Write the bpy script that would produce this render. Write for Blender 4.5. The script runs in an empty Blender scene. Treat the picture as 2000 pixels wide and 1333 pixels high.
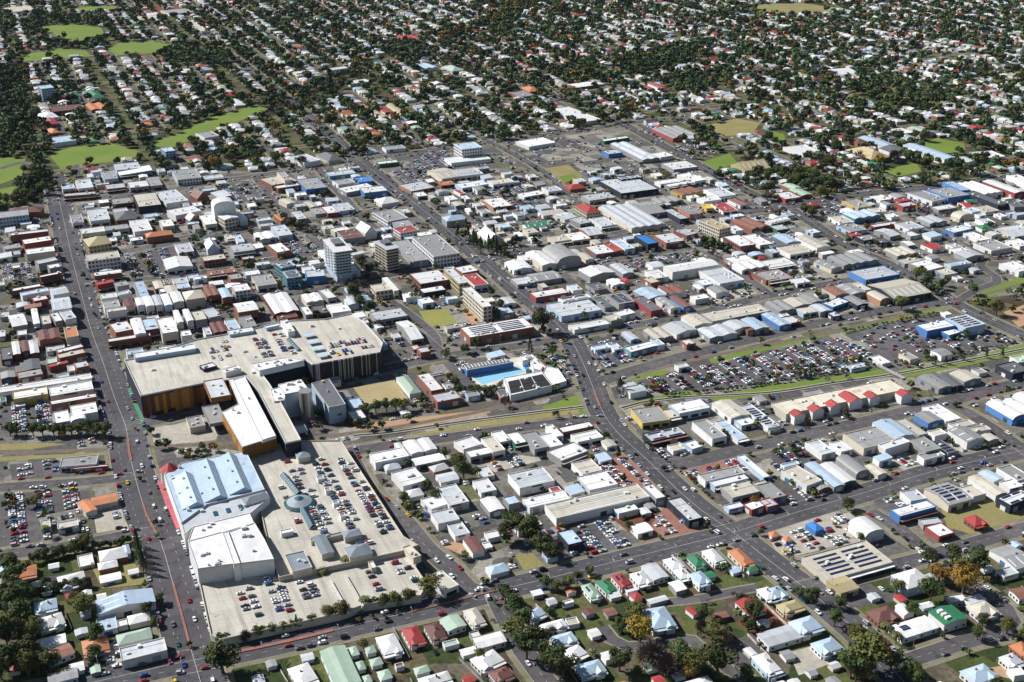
import bpy, math, random
import numpy as np
from mathutils import Vector

scene = bpy.context.scene
col = scene.collection
rng = random.Random(7)

# ---- camera: an aircraft 418 m above the town, looking down 23.8 degrees ----
cam_data = bpy.data.cameras.new('camera')
cam_data.sensor_width = 36.0
cam_data.lens = 2352.0 / 2000.0 * 36.0
cam_data.clip_start = 1.0
cam_data.clip_end = 40000.0
cam = bpy.data.objects.new('camera', cam_data)
cam.location = (0.0, 0.0, 418.0)
cam.rotation_euler = (math.radians(90.0 - 23.8), 0.0, 0.0)
col.objects.link(cam)
scene.camera = cam

# ---- sky and sun: winter sun from the left and a little ahead ----
SUN_EL = math.radians(41.0)
SUN_AZ = math.radians(-71.0)          # clockwise from +y
world = bpy.data.worlds.new('World'); scene.world = world; world.use_nodes = True
wn = world.node_tree.nodes; wl = world.node_tree.links
bg = wn['Background']; bg.inputs['Strength'].default_value = 0.05
sky = wn.new('ShaderNodeTexSky'); sky.sky_type = 'NISHITA'; sky.sun_disc = False
sky.sun_elevation = SUN_EL; sky.sun_rotation = SUN_AZ; sky.air_density = 1.0; sky.dust_density = 0.3
wl.new(sky.outputs['Color'], bg.inputs['Color'])
sun_data = bpy.data.lights.new('sun', 'SUN'); sun_data.energy = 5.0; sun_data.angle = math.radians(0.5)
sun_data.color = (1.0, 0.98, 0.955)
sun = bpy.data.objects.new('sun', sun_data); col.objects.link(sun)
sdir = Vector((math.sin(SUN_AZ) * math.cos(SUN_EL), math.cos(SUN_AZ) * math.cos(SUN_EL), math.sin(SUN_EL)))
sun.rotation_euler = (-sdir).to_track_quat('-Z', 'Y').to_euler()
sun.location = (-800, 600, 900)
scene.view_settings.view_transform = 'Standard'
scene.view_settings.look = 'None'
scene.view_settings.exposure = 0.56
scene.view_settings.gamma = 1.0
scene.cycles.max_bounces = 4
scene.cycles.diffuse_bounces = 2
scene.cycles.volume_bounces = 0
scene.cycles.use_adaptive_sampling = False
scene.cycles.use_denoising = True
scene.cycles.denoiser = 'OPENIMAGEDENOISE'
scene.cycles.denoising_prefilter = 'ACCURATE'
scene.cycles.denoising_input_passes = 'RGB_ALBEDO_NORMAL'

# Survey of the town, in metres. x to the right, y away from the aircraft, z up.
PLACES = ['at the edge of the wooded park',
 'in the civic block near the theatre',
 'round the inner-city car park',
 'in the shop row on the shaded side of the avenue',
 'in the shop row on the sunny side of the avenue',
 'between the rooftop car park and the shopping street',
 'near the blue hall off the uptown street',
 'between the tall hotel tower and the parking lots',
 'in the garden block with the small lawn',
 'beside the rooftop car park above the shops',
 'along the uptown end of the main road',
 'in the trade blocks behind the church garden',
 'in the warehouse blocks past the main road',
 'along the long street beside the railway strip',
 'at the wide crossroads of the trade district',
 'in the workshop blocks beside the straight trade road',
 'beside the hooked side street',
 'standing in the big open car park',
 'in the block across the avenue from the rooftop car park',
 'beside the avenue and its parking lots',
 'among gardens across the avenue from the shopping centre',
 'on the corner below the rooftop car park',
 'across the side street from the rooftop car park',
 'in the workshop block below the creek road',
 'round the car dealers beside the curved main road',
 'in the showroom block across the curved main road',
 'beside the car yards facing the big car park',
 'between the creek and the workshop street',
 'in the workshop island beyond the car dealers',
 'along the street below the workshop district',
 'beside the brick car yard and the big fig trees',
 'near the car yard with the blue office',
 'beside the uptown motel car park',
 'in the school and villa blocks beyond the business district',
 'at the far edge of the trade district',
 'in the school grounds among trees',
 'near the sports fields and the wooded park']
# height, roof type, roof colour, wall colour, x, y, turn, width, depth, place, features
BUILDINGS = """
12 f g v -550.3 1268.1 23.5 34.2 22.9 0 bx
7.6 h k q -545.5 1294.7 10.5 35.8 17.4 0 x
5.9 f v w -530.3 1390.6 23.9 14.0 18.4 0 -
6.7 f l q -506.5 1360.4 17.0 35.2 10.9 0 n
5.9 f l w -515.6 1404.2 23.7 17.3 39.9 0 -
6.7 f g v -495.7 1438.9 24.1 15.9 39.2 0 -
5.9 f l q -475.3 1394.6 23.7 21.6 20.0 0 -
5 s w a -471.3 1462.0 23.6 39.4 24.1 0 -
5.9 f w g -449.6 1401.4 24.1 22.2 26.0 0 -
5.9 f g g -434.2 1415.1 24.0 13.9 40.5 0 -
7.6 f g w -401.0 1440.0 23.4 28.6 44.6 0 b
4.2 f l g -368.9 1441.8 24.1 23.6 17.8 0 -
5.9 f g k -450.0 1335.2 23.2 21.4 23.2 1 -
8.4 f b n -419.2 1331.1 23.0 25.2 51.9 1 -
6.7 f l w -397.2 1350.3 31.1 25.8 51.5 1 -
5.9 G k q -364.8 1354.1 37.5 14.5 21.0 1 t
5 s l g -341.3 1362.2 33.8 16.3 26.4 1 -
22 V w w -318.0 1273.6 23.0 23.6 17.1 1 x
12 G w c -310.8 1258.9 36.2 16.0 21.9 1 bx
6.7 f w c -331.9 1262.9 23.6 16.0 35.9 1 -
6.7 h w w -299.8 1274.3 24.1 8.8 28.1 1 x
7.6 f w w -367.1 1292.3 37.5 30.3 24.6 1 -
5.9 G l q -352.2 1269.8 33.6 12.2 15.0 1 t
5.9 f g w -480.1 1269.9 23.7 12.0 32.8 1 -
6.7 f l w -459.3 1280.2 22.7 20.7 43.1 1 -
6.7 h d k -429.0 1277.7 23.6 22.1 29.2 1 x
6.7 f w c -448.5 1226.6 23.5 24.1 18.4 1 -
5.9 f g g -426.9 1237.6 23.0 24.9 16.3 1 -
7.6 h o q -373.6 1212.2 23.7 27.1 13.8 1 x
7.6 f w w -401.0 1240.2 23.9 18.8 41.2 1 -
6.7 f w c -375.7 1250.6 23.9 12.4 25.4 1 -
12 h t t -426.9 1175.7 30.1 22.8 26.4 1 bx
12 f b w -407.1 1130.0 23.3 31.0 20.8 1 b
5.9 f l w -337.5 1173.3 23.1 14.9 29.3 2 -
5.9 G w w -332.4 1127.4 22.2 24.5 30.7 2 -
6.7 f b q -299.5 1140.0 23.4 22.4 15.1 2 b
5 g z q -283.6 1105.2 23.1 27.6 11.4 2 -
5 f b c -299.1 1209.4 29.2 6.9 13.8 2 -
5 f v w -287.4 1203.2 22.8 7.3 25.1 2 -
6.7 G w v -309.9 1176.0 22.9 11.8 21.0 2 t
5.9 f l g -277.6 1172.3 23.3 22.1 24.2 2 -
7.6 f l q -264.3 1136.6 22.5 11.6 7.8 2 b
10.1 f w q -509.9 1210.1 22.4 37.3 9.2 3 -
11.2 f w r -491.2 1181.0 29.2 26.9 15.9 3 -
11.2 f w c -476.9 1150.4 23.8 27.2 16.6 3 -
5.6 f g g -516.4 1177.1 29.2 16.5 14.9 3 -
10.1 f l g -460.6 1122.2 37.5 19.2 12.6 3 -
10.1 f w g -448.3 1107.6 32.0 10.4 11.8 3 -
9 f w k -444.2 1086.6 35.6 20.5 5.8 3 -
6.7 f w k -457.6 1056.8 31.4 26.8 7.9 3 -
10.1 g l w -420.0 1040.7 30.4 13.8 17.1 3 -
6.7 f v w -445.3 1046.2 33.4 24.2 9.7 3 -
7.8 f w r -433.0 1026.5 31.6 12.3 10.4 3 -
10.1 g l v -407.4 1009.1 23.6 16.0 28.9 3 -
5.6 s z k -435.6 1014.0 24.1 14.4 11.8 3 -
6.7 G w v -423.7 988.1 23.7 4.8 37.5 3 -
9 f w g -401.9 980.2 30.8 6.3 21.9 3 n
9 f l w -393.2 984.6 32.0 9.5 21.6 3 n
7.8 f b g -410.3 977.3 24.0 7.4 21.5 3 -
6.7 g w g -435.7 978.4 28.8 12.2 27.8 3 -
9 m k q -394.4 941.3 24.1 17.2 21.8 3 -
10.1 f o c -376.9 945.0 23.8 10.1 23.7 3 -
7.8 f w q -391.9 1094.1 23.3 25.9 11.3 4 n
7.8 f r r -386.6 1068.2 35.3 16.2 9.1 4 n
7.8 f g g -369.8 1064.9 32.0 11.2 12.4 4 -
7.8 f l c -372.1 1033.7 23.2 14.3 13.3 4 -
7.8 f l w -362.1 1041.7 36.7 14.5 8.7 4 -
9 f v g -345.9 1047.9 23.3 9.0 44.8 4 -
7.8 f g w -363.5 1013.2 23.6 13.7 17.7 4 n
7.8 G k c -349.0 1017.1 23.1 8.8 19.1 4 -
9 G w w -338.8 1016.5 23.1 6.1 19.3 4 -
9 G w w -331.4 1018.1 23.4 7.3 27.7 4 -
9 G l w -323.8 1020.4 23.5 5.8 26.0 4 -
9 G w v -315.6 1021.3 22.7 6.6 28.9 4 -
9 G w c -307.6 1026.8 22.9 9.0 25.9 4 -
10.1 h c c -293.0 1031.1 23.4 17.2 21.1 4 x
7.8 m z q -280.8 1047.5 23.2 10.6 28.5 4 -
9 G v q -266.2 1038.8 22.9 8.2 24.5 4 -
10.1 f w w -253.1 1048.9 23.6 14.5 17.8 4 b
7.8 f g q -266.0 1083.7 23.7 11.7 14.4 4 -
5.6 G b k -336.2 1068.1 23.3 7.7 20.7 4 -
6.7 G b q -319.6 1052.7 23.3 10.0 20.0 4 -
5.6 f w g -327.7 1052.2 23.9 5.3 10.5 4 -
10.1 f b w -353.2 995.4 23.4 16.3 7.9 4 n
9 f w q -338.0 957.9 30.7 15.1 22.2 5 n
9 G w w -323.9 958.8 22.8 8.8 36.1 5 -
9 f v k -314.6 964.4 23.0 11.6 26.3 5 -
10.1 f w c -298.4 959.0 23.0 13.5 35.5 5 -
10.1 G w w -294.4 979.9 23.3 4.4 29.2 5 -
10.1 G w w -286.2 982.1 23.3 5.0 27.8 5 -
9 f b g -276.7 983.2 23.8 10.0 21.9 5 -
9 f l g -267.7 990.6 31.6 11.2 22.5 5 -
9 m k k -253.7 957.3 23.8 11.8 23.1 5 -
9 f v w -243.0 962.9 24.0 9.5 23.2 5 -
9 f g g -231.1 970.1 23.9 10.7 26.6 5 -
10.1 g w q -239.0 1001.4 24.0 17.7 21.8 5 -
7.8 f w w -279.5 946.1 22.6 8.7 11.5 5 -
7.8 f l w -262.2 951.7 22.6 5.4 16.8 5 -
6.7 f w q -327.5 943.1 23.4 35.0 14.0 5 n
6.7 f b q -283.7 1419.1 36.5 34.8 34.7 6 -
11 f g c -279.8 1418.2 23.9 16.2 39.8 6 -
5.9 f w q -269.6 1396.0 30.9 28.3 13.4 6 -
7.6 f g u -242.8 1402.5 23.5 25.6 51.2 6 -
5 f l a -212.9 1454.8 24.0 34.3 18.9 6 -
5 f g w -204.3 1415.3 29.3 22.0 20.3 6 -
5 f u u -181.5 1426.4 23.5 18.4 22.5 6 -
5 f w g -185.7 1389.6 34.8 38.7 22.9 6 -
6.7 f w u -164.2 1377.3 22.7 28.5 23.1 6 -
5 h w w -145.0 1339.4 30.8 22.1 21.1 6 -
5 f w r -205.7 1304.1 23.9 12.7 27.1 6 -
5 f l v -192.0 1316.1 23.8 18.0 29.9 6 -
5 G b c -259.4 1335.7 36.7 11.8 20.7 6 -
4.2 G b g -230.3 1325.9 30.6 9.6 22.1 6 -
4.2 f g g -218.9 1303.1 23.7 12.6 24.0 6 -
5 f l g -237.5 1284.2 24.1 11.0 30.4 6 -
5 m o q -255.8 1274.9 30.0 9.0 23.1 6 -
6.7 f l v -246.6 1226.7 24.1 15.1 36.6 7 -
5 m w w -262.0 1213.6 29.2 18.2 22.7 7 -
6.7 f w q -239.3 1170.0 30.7 14.3 28.1 7 -
5.9 f w c -184.6 1232.2 30.5 17.5 12.6 7 -
6.7 f k g -171.1 1213.8 23.8 22.0 28.9 7 -
7.6 G w w -156.0 1226.0 32.1 13.4 23.0 7 t
6.7 f w w -173.4 1133.2 23.0 23.5 74.2 7 -
11 f l a -222.1 1108.8 33.8 15.8 17.9 7 sb
11 f l a -211.5 1083.0 23.7 14.5 21.8 7 sb
7.6 f l u -190.6 1093.0 14.1 17.9 18.4 7 -
5.9 f g b -237.4 1079.2 23.1 18.7 30.5 7 -
6.7 f g g -103.9 1162.7 22.6 16.0 67.3 7 -
12 f g w -78.4 1163.1 23.8 27.5 65.5 7 b
6.7 f r w -113.5 1228.7 30.8 22.3 18.0 7 b
6.7 f g g -119.0 1249.5 22.5 18.7 21.5 7 -
7.6 f g w -133.7 1272.7 31.6 25.2 44.3 7 b
7.6 h v g -63.4 1266.9 23.4 23.9 16.5 8 x
6.7 G w c -23.0 1206.6 22.8 17.9 29.5 8 t
7.6 f w q -79.4 1083.3 24.1 29.0 30.4 8 b
5.9 f w n -74.6 1055.6 24.0 22.5 11.9 8 -
13 f l t -54.6 1071.9 22.7 10.8 42.8 8 b
7.6 f w q -44.4 1104.5 29.3 18.1 18.3 8 -
6.7 f r w -35.0 1078.9 23.4 14.3 30.9 8 -
15 f w c -31.8 1012.8 23.1 8.2 51.4 8 b
16 f w c -21.5 1002.1 24.1 10.4 9.8 8 b
5 f l g -110.6 996.5 23.9 28.8 21.0 8 -
5 g w g -89.0 959.8 23.5 10.8 42.4 8 -
8.4 f c c -122.8 1054.1 22.8 15.7 18.5 8 b
8.4 s w c -115.8 1061.8 23.3 6.8 36.5 8 -
7.6 f w q -12.9 959.6 22.7 59.2 23.7 8 s
5.9 m w k -211.4 1021.3 23.3 22.2 48.2 9 -
5.9 m w c -184.4 1033.7 24.0 16.0 20.3 9 -
5.9 f w g -171.6 1043.4 28.8 8.3 24.0 9 -
5.9 f w w -157.0 1009.5 22.9 17.4 21.9 9 -
5 f d k -173.5 1007.1 23.1 10.7 20.0 9 -
5.9 f w g -184.8 1001.9 22.9 6.7 21.2 9 -
5 f k q -200.3 991.3 23.8 17.3 9.3 9 -
5.9 g b c -85.0 1448.8 29.0 24.5 42.2 10 -
5.9 f l w -55.9 1457.4 23.7 31.0 31.6 10 -
5 f w v -48.6 1405.8 29.8 35.7 19.9 10 -
5 f b w -13.6 1416.7 23.6 28.2 19.2 10 -
4.2 f l o -114.7 1400.4 33.5 32.3 31.7 10 -
3.4 f o q -80.1 1416.7 22.7 17.9 16.2 10 -
3.4 f r w -62.2 1377.8 29.1 7.2 17.9 10 -
4.2 f w o -17.1 1334.6 23.4 23.7 34.7 10 -
4.2 h w w -47.8 1305.4 23.0 6.8 14.0 10 x
4.2 f w g -107.7 1366.1 23.8 12.7 17.6 10 -
4.2 f w w 22.6 1368.7 30.2 27.9 15.7 11 -
5 f l w 47.6 1385.7 22.8 18.4 20.3 11 -
4.2 h r q 76.0 1397.7 22.7 21.1 16.4 11 x
6.7 f l n 139.4 1397.4 23.5 49.2 58.2 11 k
7.6 f l n 145.5 1420.2 23.4 29.7 27.8 11 s
5 f l g 100.9 1355.8 23.8 34.1 23.1 11 -
7.6 h r c 84.9 1300.6 24.1 17.7 31.6 11 bx
5 f l w 99.5 1260.2 24.1 18.4 30.4 11 -
5.9 m l c 132.3 1280.7 23.1 41.4 80.2 11 k
5.9 g g g 154.9 1308.5 23.7 20.2 41.9 11 -
5.9 f l n 180.2 1283.7 23.5 16.7 37.8 11 -
6.7 f g o 198.9 1298.8 23.4 17.4 32.1 11 -
4.2 m g g 180.0 1344.5 22.8 32.2 19.4 11 -
5 f w w 189.5 1418.1 24.1 28.8 14.7 11 -
5.9 f w w 220.2 1433.1 30.2 17.5 35.4 11 -
4.2 f w g 204.3 1411.2 29.8 42.0 12.4 11 -
5 m z y 207.5 1377.7 30.6 31.5 21.6 11 -
5.9 f l w 244.7 1369.6 23.0 23.3 33.7 11 -
5 f w w 228.8 1345.6 23.5 23.6 16.8 11 -
4.2 m z w 260.9 1335.8 23.9 11.8 26.3 11 -
5 f y y 222.7 1317.3 11.6 8.5 18.2 11 -
3.4 f r w 242.1 1317.6 17.2 18.9 32.6 11 -
4.2 g b w 44.2 1297.1 23.0 26.8 15.5 11 -
4.2 g l w 58.5 1284.3 37.5 17.6 22.9 11 -
4.2 g e w 27.3 1254.8 22.9 28.8 12.8 11 -
5 f b c 19.9 1230.6 23.0 11.9 16.2 11 -
5 f b c 49.9 1204.2 23.5 19.5 18.3 11 -
5 f w c 67.0 1211.5 22.8 24.4 24.4 11 -
5 g l q 84.0 1228.4 24.1 17.1 26.3 11 -
5 f d c 62.1 1244.7 24.0 8.9 23.1 11 s
5 f l g 75.3 1265.8 30.4 15.3 22.3 11 -
6.7 G w c 29.1 1139.2 23.6 16.1 40.9 12 -
7.6 V g g 47.5 1144.2 23.5 31.0 38.2 12 -
5 g l w 63.4 1163.0 23.7 8.3 13.9 12 -
5 G b c 73.5 1149.5 23.3 9.0 22.6 12 -
5 f w q 90.4 1170.9 23.7 21.8 26.0 12 -
5 f r q 105.1 1177.8 24.1 8.3 26.7 12 -
5.9 f v w 114.4 1183.3 23.5 11.6 32.3 12 -
8.4 f u n 140.1 1192.3 23.8 12.5 29.1 12 x
6.7 f l q 165.0 1201.4 22.4 22.2 28.1 12 -
4.2 f l q 186.5 1227.6 33.9 15.9 20.7 12 -
11 f t c 218.0 1235.4 30.8 15.5 34.5 12 b
5.9 m z q 259.2 1251.9 31.9 25.2 33.9 12 -
5 f w w 240.8 1237.1 22.3 9.6 17.0 12 -
8.4 f w q 236.5 1188.3 22.2 18.3 33.9 12 b
5.9 f w w 256.8 1197.5 23.0 14.9 33.6 12 -
5 f d g 266.7 1210.5 23.8 11.8 28.3 12 s
4.2 f w g 229.3 1142.2 23.7 25.2 18.9 12 -
4.2 h r q 250.8 1146.9 24.0 9.5 7.9 12 x
5 m w w 236.5 1123.3 23.7 31.3 18.1 12 -
5 f l q 245.8 1094.6 23.7 15.7 25.2 12 -
8.4 g w w 175.8 1112.2 23.9 52.2 17.6 12 -
5.9 f w g 188.1 1138.5 23.7 14.1 9.8 12 -
5 f w w 140.9 1098.1 23.5 14.4 22.4 12 -
4.2 f b q 136.8 1084.5 29.9 17.2 15.0 12 -
6.7 f l w 202.3 1090.1 23.9 27.4 37.8 12 -
5 G g w 193.9 1056.2 22.6 14.3 16.9 12 -
6.7 G w g 82.7 1102.4 28.8 28.7 22.0 12 -
5 G l g 107.9 1113.3 23.5 12.2 28.3 12 -
3.4 h r c 109.1 1084.8 23.6 8.4 12.4 12 x
4.2 f d g 80.2 1067.5 23.3 13.5 19.4 12 -
5 G w w 6.3 1123.3 22.7 19.9 24.7 12 -
4.2 f w w 12.2 1146.0 22.5 9.6 16.4 12 -
5 g g g 31.2 1092.8 22.5 27.8 20.9 12 -
4.2 f l g 11.0 1082.8 23.4 19.9 18.6 12 -
5 f w r 34.7 1048.0 23.5 33.5 14.1 12 -
5.9 f l v 56.1 1011.0 23.5 40.0 31.8 12 -
6.7 f w w 59.3 1026.9 24.0 29.3 17.7 12 s
6.7 f g g 99.6 1031.7 23.7 16.8 26.7 12 s
4.2 f d g 84.0 1026.9 22.9 9.5 25.1 12 -
5.9 f d r 123.3 1018.8 23.5 11.9 35.5 12 -
5 G v g 128.6 1048.0 30.0 22.2 24.9 12 -
5 m z w 150.8 1056.2 23.8 19.5 20.5 12 -
5 G g w 142.5 1022.6 23.8 10.3 28.5 12 -
5 G z u 154.6 1027.3 22.3 8.5 27.9 12 -
4.2 f w w 67.6 974.2 24.1 34.3 12.3 12 -
6.7 f b g 88.3 983.5 30.7 12.5 13.2 12 -
5.9 f w w 101.0 998.0 30.8 16.5 10.5 12 -
5.9 f b g 200.4 998.1 23.7 61.1 20.5 13 -
5 m b g 126.2 953.9 23.1 18.0 21.5 13 -
5 G l w 145.9 965.2 30.7 22.3 21.5 13 -
5 G b w 163.0 982.5 23.6 16.9 23.3 13 -
5 G l g 171.1 955.4 23.0 14.0 22.1 13 -
5 G l w 183.7 961.0 22.7 14.2 21.8 13 -
5 G l w 196.2 970.9 29.2 17.4 17.8 13 -
5.9 G v g 211.5 972.4 23.4 17.1 24.2 13 -
5 f k q 206.2 963.7 22.9 8.2 9.8 13 -
4.2 f w w 424.5 1456.1 22.2 19.7 12.3 14 -
4.2 f w g 424.5 1433.4 22.5 33.3 11.9 14 -
5 G p q 335.0 1396.3 24.0 15.4 19.5 14 -
5 G p q 340.8 1373.9 22.4 15.2 26.9 14 -
5 f w r 322.3 1359.6 23.6 22.0 25.2 14 -
3.4 h r q 346.1 1328.5 23.4 12.1 9.5 14 x
5 f g y 395.8 1328.3 23.5 19.2 29.9 14 -
5 f b w 411.9 1302.9 16.7 15.1 15.7 14 -
5.9 m v a 389.1 1283.6 23.7 35.7 21.8 14 -
4.2 f w w 430.1 1353.3 23.5 15.9 19.2 14 -
5 f r r 452.4 1341.9 22.1 14.0 11.2 14 -
5.9 f l r 450.3 1320.5 23.5 19.9 12.8 14 -
5.9 f g w 484.6 1354.2 28.9 23.7 38.1 14 -
7.6 f g u 511.4 1362.6 23.1 33.9 36.0 14 -
7.6 f v u 530.9 1390.4 14.5 12.9 38.3 14 -
6.7 m w w 556.7 1385.4 22.9 27.6 47.2 14 -
6.7 G w r 587.1 1389.5 23.1 17.4 53.1 14 -
6.7 f w w 621.5 1420.7 14.6 15.3 41.8 14 -
5.9 f d n 553.1 1348.0 22.7 22.1 56.5 14 -
5 f d g 575.9 1324.6 10.5 14.9 22.3 14 -
4.2 f w g 491.9 1316.2 23.7 26.9 13.7 14 -
3.4 g e w 530.7 1344.6 12.9 11.1 9.2 14 -
3.4 g r w 520.2 1326.1 9.4 9.3 20.7 14 -
4.2 f b c 537.1 1310.2 22.6 20.2 21.3 14 -
4.2 V b c 500.7 1283.1 29.6 20.7 12.4 14 -
5 m l g 462.9 1269.2 24.1 24.1 22.1 14 -
5 f l w 431.8 1248.0 23.8 21.1 23.9 14 -
4.2 f w w 423.6 1285.4 22.5 10.7 12.8 14 -
4.2 f w r 406.8 1254.8 23.4 33.6 8.0 14 -
4.2 f g v 367.9 1242.7 23.5 21.5 24.2 14 -
4.2 g l g 401.2 1225.5 30.2 14.9 23.6 14 -
4.2 f w g 425.6 1222.3 24.0 12.4 14.3 14 -
4.2 f g n 375.0 1209.6 23.3 18.5 15.6 14 -
4.2 f d n 387.7 1199.3 17.4 11.9 15.0 14 -
4.2 f b w 363.4 1271.7 16.9 17.5 25.2 14 -
3.4 f r q 365.2 1223.6 22.1 12.4 11.7 14 -
4.2 f w w 293.3 1270.5 32.2 27.7 10.2 15 -
4.2 f l e 289.9 1243.8 22.1 15.9 15.9 15 -
5 G v g 288.2 1203.2 23.1 17.7 26.8 15 -
5 f b w 291.4 1170.9 23.4 30.4 25.3 15 -
6.7 G b w 310.8 1188.1 23.2 21.6 38.1 15 -
5 f d g 273.1 1195.0 22.6 23.0 33.9 15 -
4.2 f w w 264.5 1132.8 24.0 30.2 19.8 15 -
5 f g q 254.1 1094.6 22.5 26.9 26.6 15 -
4.2 f w w 276.7 1081.9 23.0 15.3 13.2 15 -
5 G g c 313.9 1126.1 30.1 13.9 24.9 15 -
5 m g g 342.5 1141.9 23.8 42.2 26.9 15 -
4.2 f w g 352.6 1165.3 23.8 16.5 15.2 15 -
6.7 f l u 352.1 1097.1 23.3 40.6 26.2 15 k
6.7 g b n 363.7 1054.4 23.3 43.2 38.6 15 -
5 f b c 333.4 1067.1 22.6 15.8 22.2 15 -
5 G z c 303.3 1053.0 23.4 14.4 21.0 15 -
5 G g g 319.0 1057.1 23.4 18.7 24.8 15 -
5 V b o 342.0 1039.9 22.7 15.5 19.8 15 -
5 G b g 261.7 1024.8 23.6 19.7 18.7 15 -
5 G g g 275.1 1033.5 23.4 13.9 20.4 15 -
5 f w u 296.7 1024.8 37.5 23.0 13.1 15 -
5 G g n 315.4 1028.0 22.8 14.0 21.0 15 -
5 m g g 244.3 1017.1 22.2 17.5 23.3 15 -
4.2 f b v 265.3 1007.5 22.3 15.6 14.3 15 -
5 G l g 279.1 1010.1 23.7 12.6 16.7 15 -
4.2 f l n 289.0 999.2 22.9 8.7 11.3 15 -
5 G v u 234.0 984.7 23.4 12.2 28.9 15 -
4.2 f l q 245.9 984.3 23.4 15.0 14.6 15 -
4.2 f w u 482.0 1239.4 29.5 29.2 15.7 16 -
4.2 f w w 492.9 1213.9 22.8 12.5 26.3 16 -
5 f g w 498.4 1181.8 23.2 28.2 25.5 16 -
5 g l c 538.7 1228.4 23.1 26.7 28.7 16 -
4.2 f w w 529.8 1193.2 22.4 16.7 20.7 16 -
4.2 f l w 521.6 1267.2 13.1 14.4 16.8 16 -
4.2 h e w 511.9 1244.9 17.4 13.7 12.4 16 x
4.2 f b w 503.5 1253.7 12.1 11.4 16.4 16 -
5 m b g 398.2 1165.0 23.9 27.6 21.5 16 -
4.2 m r w 436.3 1182.1 23.8 16.2 17.5 16 -
4.2 f l w 458.5 1184.1 22.4 11.1 11.2 16 -
4.2 f w w 459.8 1172.1 23.3 15.9 10.0 16 -
5 G l g 464.6 1155.2 23.3 23.1 16.8 16 -
5 f w g 410.7 1122.4 29.5 23.3 24.5 16 -
7.6 f v l 441.5 1121.7 23.3 26.3 10.0 16 -
4.2 f b g 425.5 1108.2 22.6 19.4 18.4 16 -
4.2 f b g 399.8 1139.4 22.7 24.4 13.6 16 -
5.9 f w w 497.0 1117.2 23.7 16.8 26.1 16 -
6.7 f w u 369.4 966.1 23.0 30.8 14.5 17 -
5 f w u 379.9 956.7 30.5 14.7 9.4 17 -
8.4 f l v 397.1 972.2 24.1 22.8 24.9 17 s
5.9 G w k -415.1 919.7 23.9 5.4 28.1 18 -
5.9 G k q -409.6 925.0 23.3 5.4 23.8 18 -
5.9 G l k -401.4 923.0 23.4 6.4 29.1 18 -
5 f d k -419.9 910.7 23.5 8.6 27.0 18 -
7.6 f w q -368.5 915.8 37.5 20.7 7.5 18 -
6.7 f b q -364.6 906.8 33.3 21.2 9.6 18 -
4.2 f p w -378.1 899.0 23.5 7.7 10.7 18 -
5 f r k -370.2 891.0 37.5 15.6 7.2 18 -
5 G d k -390.3 888.6 23.6 11.4 20.9 18 -
6.7 f l q -349.4 886.1 30.5 10.2 11.5 18 -
5 G g k -403.1 869.7 23.5 10.2 12.7 18 -
5 f g q -386.5 872.7 29.1 18.4 14.8 18 -
4.2 f b w -357.4 884.1 23.5 5.3 11.8 18 -
6.7 f w w -366.5 851.0 22.2 69.6 11.0 18 -
6.7 f w y -371.2 832.8 22.8 25.0 13.9 18 -
7.6 f w w -342.1 840.0 23.7 31.6 16.6 18 k
6.7 f w q -334.7 822.9 24.1 33.2 7.0 18 -
5.9 f w v -334.7 795.9 23.8 10.6 19.6 18 -
6.7 f w w -321.4 806.3 23.1 18.5 17.8 18 -
5 V w v -321.7 793.4 22.9 12.6 8.9 18 -
3.4 f w g -375.7 821.9 24.1 7.2 9.3 18 -
3.4 f e w -390.9 828.4 23.7 4.0 7.0 18 -
4.2 f g w -300.6 731.6 10.9 24.4 12.9 19 -
3.4 f w r -291.5 726.7 10.7 23.7 5.5 19 -
4.2 G o c -276.2 672.7 37.5 7.3 15.9 19 -
4.2 g o c -267.6 679.9 23.9 16.5 10.6 19 -
4.2 f b w -295.5 651.5 23.2 5.5 9.5 19 -
4.2 f b w -281.2 650.8 22.6 12.5 7.9 19 -
4.2 h w q -242.8 618.1 22.5 15.7 12.2 20 x
4.2 h v w -237.2 622.3 23.2 6.2 10.2 20 x
3.4 h w q -242.6 607.1 23.1 10.7 7.6 20 x
2.5 f w c -258.2 613.8 24.0 8.8 13.0 20 -
2.5 g w w -237.6 595.5 23.3 11.7 7.5 20 -
2.5 g w w -225.7 601.4 22.1 5.6 4.8 20 -
5.9 G v w -220.1 567.8 23.4 31.0 13.7 20 -
3.4 f v w -225.7 550.2 23.4 10.3 12.9 20 -
3.4 h w c -209.0 554.9 23.1 11.4 8.0 20 x
3.4 f w c -217.2 551.1 23.3 5.0 6.1 20 -
4.2 h p w -206.8 537.8 23.4 17.8 9.3 20 x
5.9 f l w -198.1 524.9 23.3 23.5 11.5 20 -
2.5 G p g -220.3 512.5 23.5 4.7 6.2 20 -
5 f b w -40.3 588.4 36.2 10.1 17.8 21 -
5.9 f l w -42.7 658.3 22.7 14.5 14.5 22 -
4.2 f l w -33.9 645.9 23.8 9.9 15.5 22 -
4.2 G k w -23.7 627.6 23.6 7.5 16.7 22 -
2.5 f w w -15.2 629.8 22.6 4.6 6.3 22 -
3.4 h v w -8.8 603.1 24.1 12.0 8.5 22 x
4.2 h p w -81.4 852.8 23.7 9.4 32.4 22 x
6.7 f w q -64.5 853.4 24.1 10.2 32.4 22 -
5.9 f l q -50.6 828.9 23.9 19.4 13.8 22 -
6.7 f l q -73.6 915.2 24.1 8.8 9.8 22 -
4.2 f b q -81.4 925.4 23.4 6.0 9.3 22 -
5.9 f w w -85.8 736.7 23.5 24.2 13.6 22 -
5.9 G w v -79.3 744.6 24.0 8.1 20.7 22 -
5.9 G w w -70.0 749.2 23.9 9.0 18.9 22 -
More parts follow.
